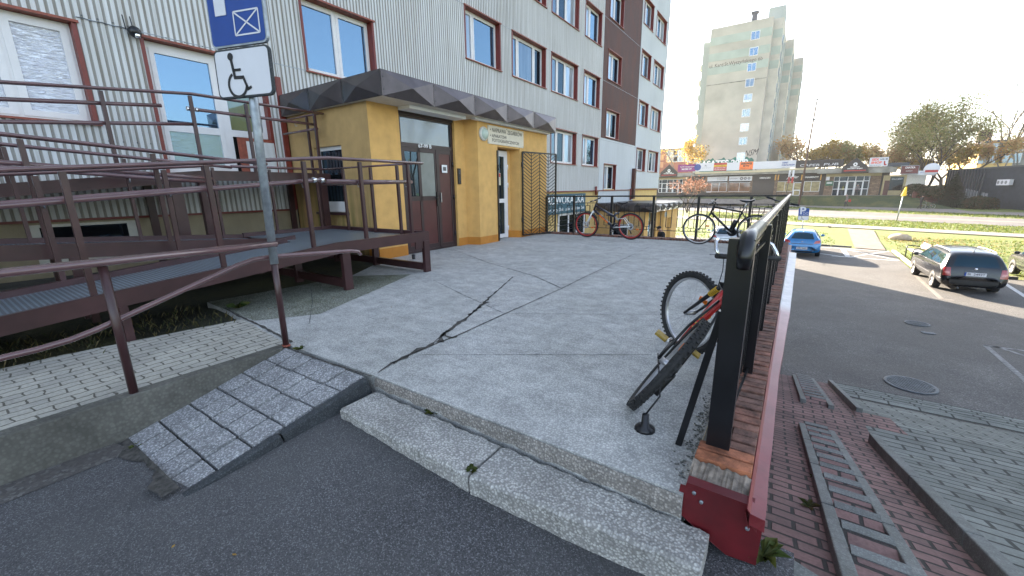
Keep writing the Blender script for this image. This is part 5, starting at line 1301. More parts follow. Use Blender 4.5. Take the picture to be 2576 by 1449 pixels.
    for sd in (-1, 1):
        b = MB(); b.ball((sd * (spec['hw'] + .09), spec['my'], .98), (.10, .05, .065), 12); b.build('mirror', spec.get('mirm', M['black']), r)
    # plate
    p = proj((0, -1, spec['pz']), (0, 1, 0)); b = MB(); b.box(-.27, .27, p.y - .02, p.y - .008, p.z - .06, p.z + .06); b.box(-.27, -.225, p.y - .0215, p.y - .0195, p.z - .06, p.z + .06, 1); o2 = b.build('licence_plate', [M['whiteface'], M['signblue']], r)
    text(spec['plate'], .105, M['ink'], o2, (.02, p.y - .021, p.z), (1, 0, 0), (0, 0, 1), width=.43, bold=.001, ext=.0005)
    b = MB(); b.tube([(-.35, .12, .2), (-.35, .0, .2)], .03, 10); b.tube([(.3, .5, .19), (.3, -.0, .19)], .001); b.build('exhaust', M['galvdark'], r)
    return r, patch, proj
M['pblack'] = plain('black_car_paint', (.004, .004, .006), .2, 0, coat=.35)
M['pblue'] = plain('blue_car_paint', (.010, .17, .42), .2, .2, coat=1)
M['psilver'] = plain('silver_car_paint', (.42, .43, .44), .25, .6, coat=1)
M['pdark'] = plain('dark_car_paint', (.03, .03, .035), .18, .3, coat=1)
M['carglass'] = m_glass('car_glass', (.008, .02, .02), .12, .01)
M['redlamp'] = plain('red_lamp_glass', (.3, .012, .015), .15, coat=1)
M['pinklamp'] = plain('clear_red_lamp_glass', (.5, .12, .1), .15, coat=1)
M['trim'] = plain('black_trim', (.012, .012, .012), .5)
pass_st = [(0.0, .34, .52, .60, .66, .58), (.03, .27, .62, .80, .80, .74), (.09, .24, .80, 1.0, .845, .76), (.25, .22, .90, 1.24, .865, .68), (.42, .21, .92, 1.41, .868, .635), (.7, .2, .93, 1.455, .87, .62), (1.7, .2, .92, 1.48, .873, .62), (2.5, .2, .91, 1.47, .873, .61), (3.0, .2, .905, 1.36, .872, .63), (3.35, .2, .90, 1.14, .87, .68), (3.62, .2, .88, .985, .865, .72), (4.1, .21, .8, .90, .85, .7), (4.5, .23, .66, .77, .79, .62), (4.68, .3, .5, .60, .6, .5)]
pass_sp = dict(paint=M['pblack'], hw=.855, wheels=(.87, 3.57), my=3.15, pz=.72, plate='BI  2493T', zb=.2, wr=.31, patches=[
    ('rear_window', ((-.73, .97), (.73, .97), (.57, 1.39), (-.57, 1.39)), 'r', 'carglass'), ('bumper', ((-.78, .31), (.78, .31), (.80, .50), (-.80, .50)), 'r', 'trim'),
    ('windscreen', ((-.66, 3.5), (.66, 3.5), (.52, 2.92), (-.52, 2.92)), 't', 'carglass'),
    ('tail_light', ((-.815, .62), (-.60, .62), (-.63, .92), (-.80, .92)), 'r', 'redlamp'), ('tail_light', ((.60, .62), (.815, .62), (.80, .92), (.63, .92)), 'r', 'redlamp'),
    ('reversing_lamp', ((-.79, .70), (-.64, .70), (-.65, .78), (-.785, .78)), 'r', 'pinklamp'), ('reversing_lamp', ((.64, .70), (.79, .70), (.785, .78), (.65, .78)), 'r', 'pinklamp')],
    side=[('side_window', ((.42, .98), (1.25, .97), (1.2, 1.32), (.62, 1.30)), 'carglass'), ('side_window', ((1.31, .97), (2.1, .96), (2.07, 1.345), (1.26, 1.33)), 'carglass'), ('side_window', ((2.16, .96), (3.25, .95), (2.85, 1.28), (2.13, 1.345)), 'carglass'),
          ('belt_trim', ((.42, .945), (3.3, .925), (3.3, .94), (.42, .96)), 'chrome'), ('rub_strip', ((1.3, .50), (3.2, .50), (3.2, .535), (1.3, .535)), 'chrome'), ('rub_strip', ((.0, .50), (.5, .50), (.5, .53), (.0, .53)), 'chrome')])
pr_, patch_, proj_ = car('estate_car', 'black estate car with roof rails parked beside the bench, seen from behind', pass_st, pass_sp, (5.56, 20.8, -2.6), R(1.5))
for sd in (-1, 1):
    b = MB(); P_ = [proj_((sd * .585, y, 3), (0, 0, -1)) + Vector((0, 0, h)) for y, h in ((.62, 0), (.72, .045), (1.0, .055), (1.7, .055), (2.3, .05), (2.55, 0))]; b.tube(P_, .014, 8); b.build('roof_rail', M['alu'], pr_)
p = proj_((0, .62, 3), (0, 0, -1)); b = MB(); b.tube([p, p + Vector((0, -.12, .2))], .005, 6); b.lathe([(0, .03), (.025, .012), (.03, 0)], p, seg=10); b.build('aerial', M['trim'], pr_)
b = MB()
for y in (1.5, 2.5):
    for sd in (-1, 1): q = proj_((sd * 2, y, .80), (-sd, 0, 0)); b.box(min(q.x, q.x + sd * .02), max(q.x, q.x + sd * .02), y - .09, y + .09, .785, .815)
b.build('door_handle', M['pblack'], pr_)
q = proj_((0, -1, .9), (0, 1, 0)); b = MB(); b.lathe([(0, -.012), (.045, -.012), (.045, 0)], q, 'y', 20); b.build('badge', M['chrome'], pr_)
ast_st = [(0.0, .34, .5, .58, .66, .58), (.03, .27, .6, .78, .80, .72), (.08, .24, .78, .93, .85, .76), (.2, .22, .92, 1.03, .872, .74), (.42, .21, .93, 1.22, .874, .62), (.68, .2, .94, 1.37, .876, .56), (1.1, .2, .93, 1.43, .876, .55), (1.8, .2, .92, 1.43, .876, .56), (2.4, .2, .91, 1.34, .875, .58), (2.85, .2, .90, 1.12, .87, .65), (3.15, .2, .88, .98, .865, .7), (3.7, .21, .8, .89, .85, .68), (4.1, .24, .64, .74, .78, .6), (4.25, .3, .5, .58, .6, .5)]
ast_sp = dict(paint=M['pblue'], hw=.86, wheels=(.80, 3.40), my=2.75, pz=.50, plate='GMN 26432', zb=.2, wr=.31, rimm=M['galvdark'], mirm=M['pblue'], patches=[
    ('rear_window', ((-.66, .99), (.66, .99), (.52, 1.31), (-.52, 1.31)), 'r', 'carglass'), ('windscreen', ((-.64, 3.05), (.64, 3.05), (.47, 2.4), (-.47, 2.4)), 't', 'carglass'), ('diffuser', ((-.5, .285), (.5, .285), (.5, .36), (-.5, .36)), 'r', 'trim'),
    ('tail_light', ((-.80, .80), (-.52, .76), (-.58, .90), (-.82, .97)), 'r', 'redlamp'), ('tail_light', ((.52, .76), (.80, .80), (.82, .97), (.58, .90)), 'r', 'pinklamp'),
    ('handle_trim', ((-.5, .72), (.5, .72), (.5, .75), (-.5, .75)), 'r', 'trim'), ('side_grille', ((-.72, .42), (-.42, .42), (-.42, .46), (-.72, .46)), 'r', 'trim'), ('side_grille', ((.42, .42), (.72, .42), (.72, .46), (.42, .46)), 'r', 'trim')],
    side=[('side_window', ((.75, 1.02), (1.45, .98), (1.42, 1.3), (1.0, 1.26)), 'carglass'), ('side_window', ((1.5, .98), (2.75, .95), (2.3, 1.25), (1.47, 1.3)), 'carglass')])
pr_, patch_, proj_ = car('hatchback_car', 'bright blue hatchback car parked in front of the parking sign, seen from behind', ast_st, ast_sp, (.58, 27.45, -2.6), R(-1))
q = proj_((0, -1, .84), (0, 1, 0)); b = MB(); b.lathe([(.028, -.008), (.045, -.008), (.045, 0)], q, 'y', 20); b.build('badge', M['chrome'], pr_)
b = MB(); q = proj_((0, .62, 3), (0, 0, -1)); b.lathe([(0, .035), (.03, .01), (.035, 0)], q, seg=10); b.build('aerial', M['whiteface'], pr_)
q = pz(2576, 716, -2.6)
dk = dict(pass_sp); dk['paint'] = M['pdark']; dk['plate'] = 'BI  7305C'; dk['patches'] = [p for p in pass_sp['patches'] if p[0] != 'licence']
car('dark_car', 'dark car at the right edge of the photo with only a silver wheel in view', [tuple(list(s[:3]) + [s[3] * (.97 if 1 > 0 else 1)] + list(s[4:])) for s in pass_st], dk, (q.x + 1.22, q.y - .95, -2.6), 0)
sv = dict(ast_sp); sv['paint'] = M['psilver']; sv['plate'] = 'BI  4418K'; sv['mirm'] = M['psilver']
car('silver_car', 'silver hatchback car half hidden behind the far railing and the black bicycle', ast_st, sv, (-3.25, 28.2, -2.6), R(10))
# ================================================================ BENCH, ROCK, BIRD, MARKER, LAMP
bn = empty('park_bench', (5.55, 29.2, -2.58), R(90), 'park bench with black frame and wooden slats on the grass by the estate car', 'bench')
for s in (-.75, .75):
    b = MB(); b.tube([(s, .28, 0), (s, .30, .42), (s, .28, .62), (s, .1, .66), (s, -.22, .60)], .025, 8); b.tube([(s, -.22, 0), (s, -.20, .42), (s, -.34, .9)], .025, 8); b.tube([(s, -.2, .42), (s, .3, .42)], .02, 8); b.build('bench_frame', M['black'], bn)
for i in range(4): MB().box(-.85, .85, -.18 + i * .12, -.08 + i * .12, .44, .475).build('seat_slat', M['greyp2'], bn)
M['wood2'] = plain('weathered_wood', (.2, .13, .09), .8, var=.5, sc=16)
for i in range(3):
    b = MB(); z = .58 + i * .115; y = -.25 - i * .035; b.bar((-.85, y, z), (.85, y, z), .03, .1, up=(0, -.3, 1)); b.build('back_slat', M['wood2'], bn)
c = pg(2263, 603); b = MB(); n = 14; rnd = random.Random(4); b.ball((0, 0, .12), (.62, .4, .3), 18); b.v = [(x * (1 + rnd.uniform(-.07, .07)), y * (1 + rnd.uniform(-.07, .07)), max(-.05, z * (1 + rnd.uniform(-.12, .1)))) for x, y, z in b.v]
tag(b.build('boulder', plain('pale_stone', (.42, .33, .25), .9, var=.25, sc=5, bump=.3), loc=c, rz=-.3), 'pale rounded boulder lying on the sunlit grass', 'boulder')
c = pg(*T7(622, 850)); b = MB(); b.ball((0, 0, .12), (.14, .07, .075), 12); b.ball((.13, 0, .2), .045, 10); b.tube([(-.1, 0, .13), (-.3, 0, .1)], [.05, .02], 6); b.tube([(.17, 0, .2), (.21, 0, .19)], [.012, .003], 6); b.tube([(.0, .02, 0), (.0, .02, .08)], .008, 5); b.tube([(.0, -.02, 0), (.0, -.02, .08)], .008, 5)
tag(b.build('bird', M['ink2'], loc=c, rz=2.8), 'small dark bird standing on the grass behind the blue car', 'bird')
c = pg(2255, 557); zt = H + (ray(2270, 470).z / math.hypot(ray(2270, 470).x, ray(2270, 470).y)) * math.hypot(c.x, c.y)
r = empty('pipeline_marker', c, 0, 'leaning grey post with a yellow wedge-shaped marker head on the grass verge', 'marker post')
hh = zt - c.z; b = MB(); b.tube([(0, 0, -.1), (.12, 0, hh * .8)], .05, 10); b.build('post', M['galv'], r)
b = MB(); x = .14; q_ = hh * .74; w_ = hh * .055; b.add([(x - w_, -.14, q_), (x + w_, -.14, q_), (x + w_, .14, q_), (x - w_, .14, q_), (x + .02, -.05, hh), (x + .12, -.05, hh), (x + .12, .05, hh), (x + .02, .05, hh)], [(3, 2, 1, 0), (0, 1, 5, 4), (1, 2, 6, 5), (2, 3, 7, 6), (3, 0, 4, 7), (4, 5, 6, 7)])
b.build('marker_head', plain('marker_yellow', (.8, .52, .02), .4), r)
c = pg(2009, 518); 
def hz(u, v, c): q = ray(u, v); return H + q.z / math.hypot(q.x, q.y) * math.hypot(c.x, c.y)
zt = hz(2062, 250, c) - c.z; r = empty('street_lamp', c, 0, 'tall slender rusty street lamp rising above the shop row', 'street lamp')
b = MB(); b.tube([(0, 0, 0), (.12, 0, zt * .5), (.35, 0, zt)], [.17, .13, .09], 10); b.build('pole', plain('rusty_pole', (.10, .05, .035), .7, var=.4), r)
b = MB(); b.ball((.4, -.1, zt + .05), (.28, .12, .1), 12); b.tube([(.35, 0, zt - .1), (.4, 0, zt + .02)], .05); b.build('lamp_head', M['galvdark'], r)
b = MB(); b.ball((.3, -.2, zt * .82), (.3, .12, .12), 10); b.tube([(.3, 0, zt * .8), (.3, -.2, zt * .82)], .04); b.build('side_lamp', M['galvdark'], r)
# ================================================================ FAR SIDE: SHOP ROW (front plane y = YS), TOWER, HOUSES
YS = 90.; ZB = -.4
def z3(u, v): return ((2560 + u / 4.83) / 1.56522, (560 + v / 4.83) / 1.56522)
def z4(u, v): return ((3000 + u / 4.684) / 1.56522, (600 + v / 4.684) / 1.56522)
def c5(u, v): return ((3500 + u / 3.449) / 1.56522, (480 + v / 3.449) / 1.56522)
def rect(f, x0, y0, x1, y1, Y=YS):
    a, c = py(*f(x0, (y0 + y1) / 2), Y).x, py(*f(x1, (y0 + y1) / 2), Y).x
    m = f((x0 + x1) / 2, y0); n = f((x0 + x1) / 2, y1); return a, c, py(*n, Y).z, py(*m, Y).z
M['stone'] = m_brick('sandstone_cladding', (.3, .2, .13), (.2, .13, .085), (.09, .065, .045), .9, .22, .03, vec=(R(90), 0, 0), dirt=.5)
M['shopcream'] = plain('cream_render', (.42, .35, .2), .9, var=.2, sc=.6)
M['fascia'] = plain('grey_concrete_fascia', (.26, .25, .22), .9, var=.35, sc=.9)
M['fasciay'] = plain('yellowed_board', (.55, .48, .32), .8, var=.15, sc=.5)
M['shopdark'] = plain('dark_shop_front', (.028, .024, .024), .5)
M['bill'] = plain('white_banner', (.62, .62, .66), .7, var=.04)
M['billblack'] = plain('black_banner', (.02, .018, .02), .6)
M['purple'] = plain('purple_banner', (.22, .02, .16), .6); M['orange2'] = plain('orange_banner', (.85, .18, .03), .6); M['ybn'] = plain('yellow_banner', (.7, .45, .02), .6); M['rbn'] = plain('red_banner', (.42, .03, .03), .6)
M['maroon'] = plain('maroon_board', (.1, .015, .015), .5, var=.4, sc=1); M['greenb'] = plain('green_board', (.02, .11, .05), .6); M['pinkink'] = plain('pink_ink', (.75, .2, .17), .6); M['goldglass'] = m_glass('lit_display', (.45, .35, .16), .12, .05, streak=(1.2, 1, 2.5)); M['brownglass'] = m_glass('brown_display', (.26, .13, .07), .1, .05, streak=(1, 1, 1))
M['strip_org'] = plain('amber_strip', (.62, .33, .06), .5); M['bluegrey'] = plain('blue_grey_cladding', (.035, .045, .065), .5, var=.2)
sh = empty('shop_row', (0, YS, ZB), 0, 'low row of shops with stone piers and flat roof on the bank across the road', 'shops')
def s_(mb, nm, m, **k):
    o = mb.build(nm, m, sh, **k); o.matrix_parent_inverse = Matrix.Translation((0, -YS, -ZB)); return o
xa, xb = -33, 12.0
s_(MB().box(xa, xb, YS + .3, YS + 13, ZB - 1.6, 3.35), 'back_wall', M['shopdark'])
s_(MB().box(xa, xb, YS - 1.2, YS + 13.2, 3.36, 4.0), 'roof', M['fascia'])
def bx(f, nm, m, x0, y0, x1, y1, d0=-.1, d1=.3, par=None):
    a, c, lo, hi = rect(f, x0, y0, x1, y1); return s_(MB().box(a, c, YS + d0, YS + d1, lo, hi), nm, m)
bx(z3, 'cornice', M['shopcream'], 160, 670, 740, 705, -.15); bx(z3, 'pier', M['stone'], 620, 700, 735, 955, -.12)
for a, c in ((1048, 1082), (1465, 1500), (1900, 1945), (2375, 2415)): bx(z3, 'pier', M['stone'], a, 655, c, 955, -.15)
bx(z4, 'pier', M['stone'], 228, 410, 285, 790, -.16); bx(z4, 'pier', M['stone'], 725, 410, 765, 790, -.16)
bx(z4, 'pier', M['stone'], 1150, 440, 1310, 795, -.2); bx(z4, 'pier', M['stone'], 1980, 440, 2170, 795, -.2); bx(z4, 'cornice', M['shopcream'], 1190, 385, 2210, 440, -.25)
bx(z4, 'end_wall', M['shopcream'], 2215, 420, 2680, 800, -.1)
def glazed(f, x0, y0, x1, y1, cols, rows, doors, gm, fm='pvc', nm='glazed_front', t=.07):
    a, c, lo, hi = rect(f, x0, y0, x1, y1); b = MB(); X = [a + (c - a) * q for q in cols]; Z = [lo + (hi - lo) * q for q in rows]; y = YS - .08
    for x in X: b.box(x - t / 2, x + t / 2, y - .05, y + .05, lo, hi)
    for z in Z: b.box(a, c, y - .04, y + .04, z - t / 2, z + t / 2)
    for i in doors: b.box(X[i] + .03, X[i] + .14, y - .07, y + .02, lo, Z[-2]); b.box(X[i + 1] - .14, X[i + 1] - .03, y - .07, y + .02, lo, Z[-2]); b.box(X[i], X[i + 1], y - .07, y + .02, Z[-2] - .1, Z[-2])
    o = s_(b, nm, M[fm]); g = MB().box(a, c, y - .01, y + .01, lo, hi).build('glass', M[gm], o); return o
glazed(z3, 170, 712, 615, 955, (0, .12, .35, .6, .84, 1), (0, .32, .72, 1), (1, 2, 3), 'dark_glass')
glazed(z4, 1310, 440, 1960, 795, (0, .16, .40, .62, .85, 1), (0, .34, .75, 1), (1, 2, 3), 'dark_glass', t=.09)
glazed(z3, 1075, 770, 1455, 940, (0, .25, .62, 1), (0, 1), (0,), 'brownglass', t=.05); glazed(z3, 1492, 768, 1900, 935, (0, .5, 1), (0, 1), (), 'brownglass', t=.05)
glazed(z4, 278, 540, 575, 718, (0, .48, 1), (0, 1), (), 'goldglass', t=.05); glazed(z4, 580, 560, 715, 792, (0, 1), (0, .42, 1), (0,), 'goldglass', t=.09); glazed(z4, 772, 535, 1062, 718, (0, .46, 1), (0, 1), (), 'goldglass', t=.06)
bx(z3, 'sill_wall', M['stone'], 1085, 940, 1900, 965, -.1); bx(z4, 'sill_wall', M['stone'], 278, 718, 575, 795, -.1); bx(z4, 'sill_wall', M['stone'], 765, 718, 1050, 795, -.1)
bx(z3, 'shutter', M['brown2'] if 'brown2' in M else M['shopdark'], 1945, 745, 2370, 955, -.1); bx(z3, 'shop_window', M['brownglass'], 780, 785, 1045, 935, -.06); bx(z3, 'shop_window', M['black'], 800, 680, 1040, 740, -.1)
a, c, lo, hi = rect(z4, 2240, 520, 2330, 800); s_(MB().box(a, c, YS - .16, YS - .1, lo, hi), 'brown_door', M['door']); a, c, lo, hi = rect(z4, 2350, 450, 2600, 700); s_(MB().box(a, c, YS - .16, YS - .1, lo, hi), 'dark_window', M['dark_glass'])
text('KAWA & ORZECHY', .3, M['white'], sh, ((a + c) / 2, YS - .17, hi - .35), (1, 0, 0), (0, 0, 1), width=(c - a) * .8)
for o_ in sh.children:
    if o_.name.startswith('lettering'): o_.matrix_parent_inverse = Matrix.Translation((0, -YS, -ZB))
bx(z3, 'fascia_board', M['fasciay'], 880, 548, 2430, 585, -1.35, -1.2); bx(z4, 'fascia_board', M['fasciay'], 0, 300, 975, 335, -1.351, -1.2)
bx(z3, 'slab_edge', M['fascia'], 515, 590, 860, 655, -1.5, -1.2); bx(z4, 'slab_edge', M['fascia'], 1020, 305, 1480, 392, -1.5, -1.2); bx(z4, 'slab_edge', M['fascia'], 1955, 288, 2455, 378, -1.5, -1.2)
bx(z4, 'roof_block', M['bluegrey'], 2330, 190, 2700, 260, -.9, 2)
# signboards, each its own thing
def sign(f, nm, m, x0, y0, x1, y1, label, Y=YS - 1.45, th=.12):
    a, c, lo, hi = rect(f, x0, y0, x1, y1, Y); o = MB().box(a, c, Y, Y + th, lo, hi).build(nm, M[m]); tag(o, label, 'sign', 'shop signs across the road'); return o, (a, c, lo, hi, Y)
def st(o, g, s, m, fx, fz, w, h, **k):
    a, c, lo, hi, Y = g; return text(s, (hi - lo) * h, M[m], o, (a + (c - a) * fx, Y - .01, lo + (hi - lo) * fz), (1, 0, 0), (0, 0, 1), width=(c - a) * w, ext=.004, **k)
o, g = sign(z3, 'banner', 'purple', 528, 422, 865, 558, 'purple banner with a white phone number left of the long white banner'); st(o, g, '608 350 177', 'white', .5, .32, .55, .25, bold=.01); st(o, g, 'Apteka Ubezpieczenia', 'white', .52, .68, .8, .2); st(o, g, 'Punkt ubezpieczeniowy', 'white', .5, .5, .6, .1)
o, g = sign(z3, 'banner', 'bill', 870, 396, 1210, 550, 'white and pale blue banner with a large blue eye, right of the purple banner'); st(o, g, 'R', 'ink2', .55, .65, .1, .3); st(o, g, 'gabinet okulistyczny', 'lineold', .6, .4, .5, .1)
b = MB(); a, c, lo, hi, Y = g; b.lathe([(0, -.03), (.35, -.02), (.62, 0)], (a + (c - a) * .1, Y, (lo + hi) / 2), 'y', 20); b.build('eye_picture', M['signblue'], o)
o, g = sign(z3, 'banner', 'rbn', 1210, 392, 1455, 542, 'red and yellow banner reading alternatory rozruszniki'); a, c, lo, hi, Y = g; MB().box(a, c, Y - .02, Y, lo + (hi - lo) * .52, lo + (hi - lo) * .74).build('yellow_band', M['ybn'], o); st(o, g, 'ALTERNATORY', 'white', .5, .36, .9, .2); st(o, g, 'ROZRUSZNIKI', 'white', .5, .14, .85, .2); st(o, g, 'AUTO-CZĘŚCI', 'ink', .5, .63, .7, .2).location.y = -.02
o, g = sign(z3, 'banner', 'bill', 1458, 385, 1697, 535, 'short blank white banner between the red and the orange banner')
o, g = sign(z3, 'banner', 'orange2', 1699, 372, 1955, 520, 'orange banner reading SERWIS RTV'); st(o, g, 'SERWIS', 'ink', .5, .76, .82, .34, bold=.02); st(o, g, 'RTV', 'ink', .5, .45, .45, .34, bold=.02); st(o, g, 'SPRZĘT LOK. 10', 'ink', .5, .15, .8, .14)
a0 = rect(z3, 1958, 365, 2400, 515, YS - 1.45); a1 = rect(z4, 200, 150, 625, 292, YS - 1.45); Y = YS - 1.45
o = MB().box(a0[0], a1[1], Y, Y + .12, a1[2], a1[3]).build('banner', M['bill']); tag(o, 'long white banner reading GABINET STOMATOLOGICZNY at its right end', 'sign', 'shop signs across the road')
g = (*rect(z4, 360, 150, 625, 292, Y), Y); st(o, g, 'GABINET', 'signblue', .25, .72, .42, .26, bold=.015); st(o, g, 'STOMATOLOGICZNY', 'signblue', .48, .42, .92, .26, bold=.015); st(o, g, 'implanty protetyka chirurgia', 'ink', .5, .14, .9, .1)
o, g = sign(z4, 'banner', 'billblack', 630, 132, 1510, 275, 'long black banner with peeling pale letters, right of the white banner'); st(o, g, 'CAPER', 'bill', .3, .3, .42, .42, shear=.1); st(o, g, 'PUB', 'bill', .74, .34, .3, .42, shear=.1)
def gable(f, L, Rr, top, bot, eav, label):
    Y = YS - 1.6; a = py(*f(L, eav), Y).x; c = py(*f(Rr, eav), Y).x; ze = py(*f((L + Rr) / 2, eav), Y).z; zt = py(*f((L + Rr) / 2, top), Y).z; zb = py(*f((L + Rr) / 2, bot), Y).z
    b = MB(); P_ = [(a, zb), (c, zb), (c, ze), ((a + c) / 2, zt), (a, ze)]; b.add([(x, Y, z) for x, z in P_] + [(x, Y + .2, z) for x, z in P_], [(0, 1, 2, 3, 4), (9, 8, 7, 6, 5)] + [(i, 5 + i, 5 + (i + 1) % 5, (i + 1) % 5) for i in range(5)])
    o = b.build('gable_sign', M['billblack']); tag(o, label, 'sign', 'shop signs across the road'); g = (a, c, zb, ze, Y)
    st(o, g, 'MUZEUM', 'white', .5, .98, .36, .2, bold=.01); st(o, g, 'OŁAZU I BAJKI', 'white', .5, .72, .6, .2, bold=.01)
    b = MB(); h = ze - zb; b.box(a + (c - a) * .14, c - (c - a) * .06, Y - .02, Y, zb + h * .3, zb + h * .46); b.add([(a + (c - a) * .05, Y - .02, zb + h * .38), (a + (c - a) * .16, Y - .02, zb + h * .2), (a + (c - a) * .16, Y - .02, zb + h * .56)], [(0, 1, 2)]); b.build('red_arrow', M['red'], o)
    b = MB(); b.lathe([(.12, -.02), (.28, -.02)], ((a + c) / 2, Y, ze + h * .45), 'y', 16); b.build('eye_mark', M['white'], o)
gable(z3, 195, 520, 420, 655, 575, 'black gable-shaped sign with a red arrow over the far left glass doors'); gable(z4, 1485, 1955, 95, 375, 268, 'black gable-shaped sign with a red arrow over the middle glass doors')
o, g = sign(z4, 'banner', 'bill', 1985, 92, 2330, 258, 'white board with faded pink lettering and a red boot, right of the gable sign'); st(o, g, 'SEX', 'pinkink', .3, .76, .42, .34, bold=.03); st(o, g, 'SHOP', 'pinkink', .38, .42, .6, .34, bold=.03); st(o, g, 'LOK. 08', 'ink', .75, .78, .38, .22, bold=.01); st(o, g, 'NIE TYLKO DLA NIEJ', 'ink', .35, .13, .55, .1)
b = MB(); a, c, lo, hi, Y = g; w = c - a; h = hi - lo; b.add([(a + w * q, Y - .012, lo + h * p) for q, p in ((.76, .58), (.84, .58), (.86, .3), (.95, .16), (.94, .1), (.8, .1), (.78, .3))], [list(range(7))]); b.build('boot', M['red'], o)
def zz(f, *a_, **k): return sign(f, *a_, **k)
o, g = sign(z3, 'shop_board', 'bill', 1088, 655, 1470, 742, 'white shop board reading alternatory under the fascia', Y=YS - .3); st(o, g, 'ALTERNATORY', 'ink', .7, .68, .45, .3); st(o, g, 'ROZRUSZNIKI', 'ink', .7, .3, .42, .3)
o, g = sign(z3, 'shop_board', 'bill', 1502, 645, 1938, 735, 'white shop board reading auto-części with machine parts', Y=YS - .3); st(o, g, 'AUTO-CZĘŚCI', 'ink', .2, .5, .34, .3)
b = MB(); a, c, lo, hi, Y = g; [b.lathe([(.08, -.02), (.3 - i * .03, -.02)], (a + (c - a) * (.55 + i * .16), Y, (lo + hi) / 2), 'y', 14) for i in range(3)]; b.build('gear_picture', M['greyp2'], o)
o, g = sign(z3, 'shop_board', 'billblack', 1960, 628, 2370, 732, 'black shop board reading OBRĄCZKI over the closed shutter', Y=YS - .3); st(o, g, 'OBRĄCZKI', 'white', .55, .5, .5, .34, bold=.01)
o, g = sign(z4, 'shop_board', 'billblack', 318, 415, 722, 510, 'black shop board reading Jubiler in script', Y=YS - .3); st(o, g, 'Jubiler', 'white', .62, .55, .55, .7, shear=.4, bold=.01)
o, g = sign(z4, 'shop_board', 'billblack', 772, 410, 1072, 505, 'black shop board reading DIAMENTY', Y=YS - .3); st(o, g, 'DIAMENTY', 'white', .5, .5, .84, .36, bold=.01)
for i, (u0, u1) in enumerate(((240, 262), (295, 317), (722, 748), (1075, 1098))): bx(z4, 'amber_strip', M['strip_org'], u0, 412, u1, 512, -.32, -.2)
o, g = sign(z4, 'info_board', 'greenb', 1172, 532, 1315, 615, 'green board with white stripes on the stone pier', Y=YS - .4); a, c, lo, hi, Y = g; b = MB(); [b.box(a + .15, c - .15, Y - .02, Y, lo + (hi - lo) * q, lo + (hi - lo) * (q + .12)) for q in (.45, .68)]; b.build('stripe', M['white'], o)
o, g = sign(z4, 'info_board', 'bill', 1185, 450, 1250, 515, 'small white board above the green one on the stone pier', Y=YS - .4)
# the pub at the right end
o, g = sign(c5, 'pub_sign', 'maroon', 160, 590, 410, 708, 'maroon framed pub sign reading CHATKA beside the round beer sign', Y=YS - 2.2); st(o, g, 'CHATKA', 'white', .5, .74, .55, .28, bold=.01); st(o, g, 'BANKIET', 'white', .48, .35, .35, .14); a, c, lo, hi, Y = g; b = MB(); [b.box(*q) for q in ((a, c, Y - .03, Y, hi - .06, hi), (a, c, Y - .03, Y, lo, lo + .06), (a, a + .06, Y - .03, Y, lo, hi), (c - .06, c, Y - .03, Y, lo, hi))]; b.build('frame', M['galv'], o)
o, g = sign(c5, 'small_board', 'bill', 400, 662, 525, 720, 'small white board hanging between the maroon sign and the round sign', Y=YS - 2.2); st(o, g, 'PIWO', 'signblue', .5, .5, .6, .3)
q = py(*c5(582, 645), YS - 2.2); b = MB(); b.lathe([(0, -.1), (.85, -.1), (.9, -.05), (.9, .05)], q, 'y', 28); o = b.build('round_sign', M['bill']); tag(o, 'round white beer sign with a red band on the pub corner', 'sign', 'shop signs across the road')
b = MB(); b.box(q.x - .7, q.x + .7, q.y - .115, q.y - .1, q.z - .42, q.z - .08); b.build('red_band', M['rbn'], o)
a, c, lo, hi = rect(c5, 240, 700, 500, 840, YS); o = MB().box(a, c, YS - .2, YS + 5, -1.5, hi).build('pub_wall', M['offwhite']); tag(o, 'off-white ivy-stained end wall of the pub beside the shop row', 'wall')
# plaza, bank, steps
tz = ZB - .02
b = MB(); b.box(-45, 15.5, 86.2, YS + 2, -2.6, tz); o = b.build('shop_plaza', M['walk']); o['kind'] = 'structure'
def prof_(pts, u):
    for (a, va), (c, vc) in zip(pts, pts[1:]):
        if u <= c: return va + (vc - va) * (u - a) / (c - a)
    return pts[-1][1]
def onfar(u, v, ymax):
    q = pg(u, v)
    if q.y > ymax: q = py(u, v, ymax)
    return q
bot = [(1500, 499), (1885, 501), (1960, 512), (2032, 517.8), (2407, 527), (2440, 533), (2620, 536)]
b1 = MB(); b2 = MB(); v1 = []; v2 = []; n = 60
for i in range(n + 1):
    u = 1500 + (2640 - 1500) * i / n; k0 = onfar(u, prof_(bot, u), 84.6); k1 = onfar(u, 514.6 + (u - 1850) * .0403, 83.0)
    v2 += [tuple(k1 + Vector((0, 0, .03))), tuple(k1.lerp(k0, .5) + Vector((0, 0, .03))), tuple(k0 + Vector((0, 0, .03)))]
    if u <= 2425:
        t = min(1, max(0, (2425 - u) / 130)); tp = Vector((min(k0.x + .6, 15.2), 86.3, tz)) ; tp = k0.lerp(tp, t) if t < 1 else tp; m_ = k0.lerp(tp, .55); m_.z += .12 * t
        v1 += [tuple(k0 + Vector((0, 0, .035))), tuple(m_), tuple(tp + Vector((0, 0, .01)))]
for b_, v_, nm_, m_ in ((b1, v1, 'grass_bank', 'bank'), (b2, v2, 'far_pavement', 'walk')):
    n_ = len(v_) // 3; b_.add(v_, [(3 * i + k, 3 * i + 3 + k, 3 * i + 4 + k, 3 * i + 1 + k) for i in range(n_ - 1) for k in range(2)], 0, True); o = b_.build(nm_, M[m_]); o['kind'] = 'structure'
b = MB(); a = py(1905, 505, 84).x
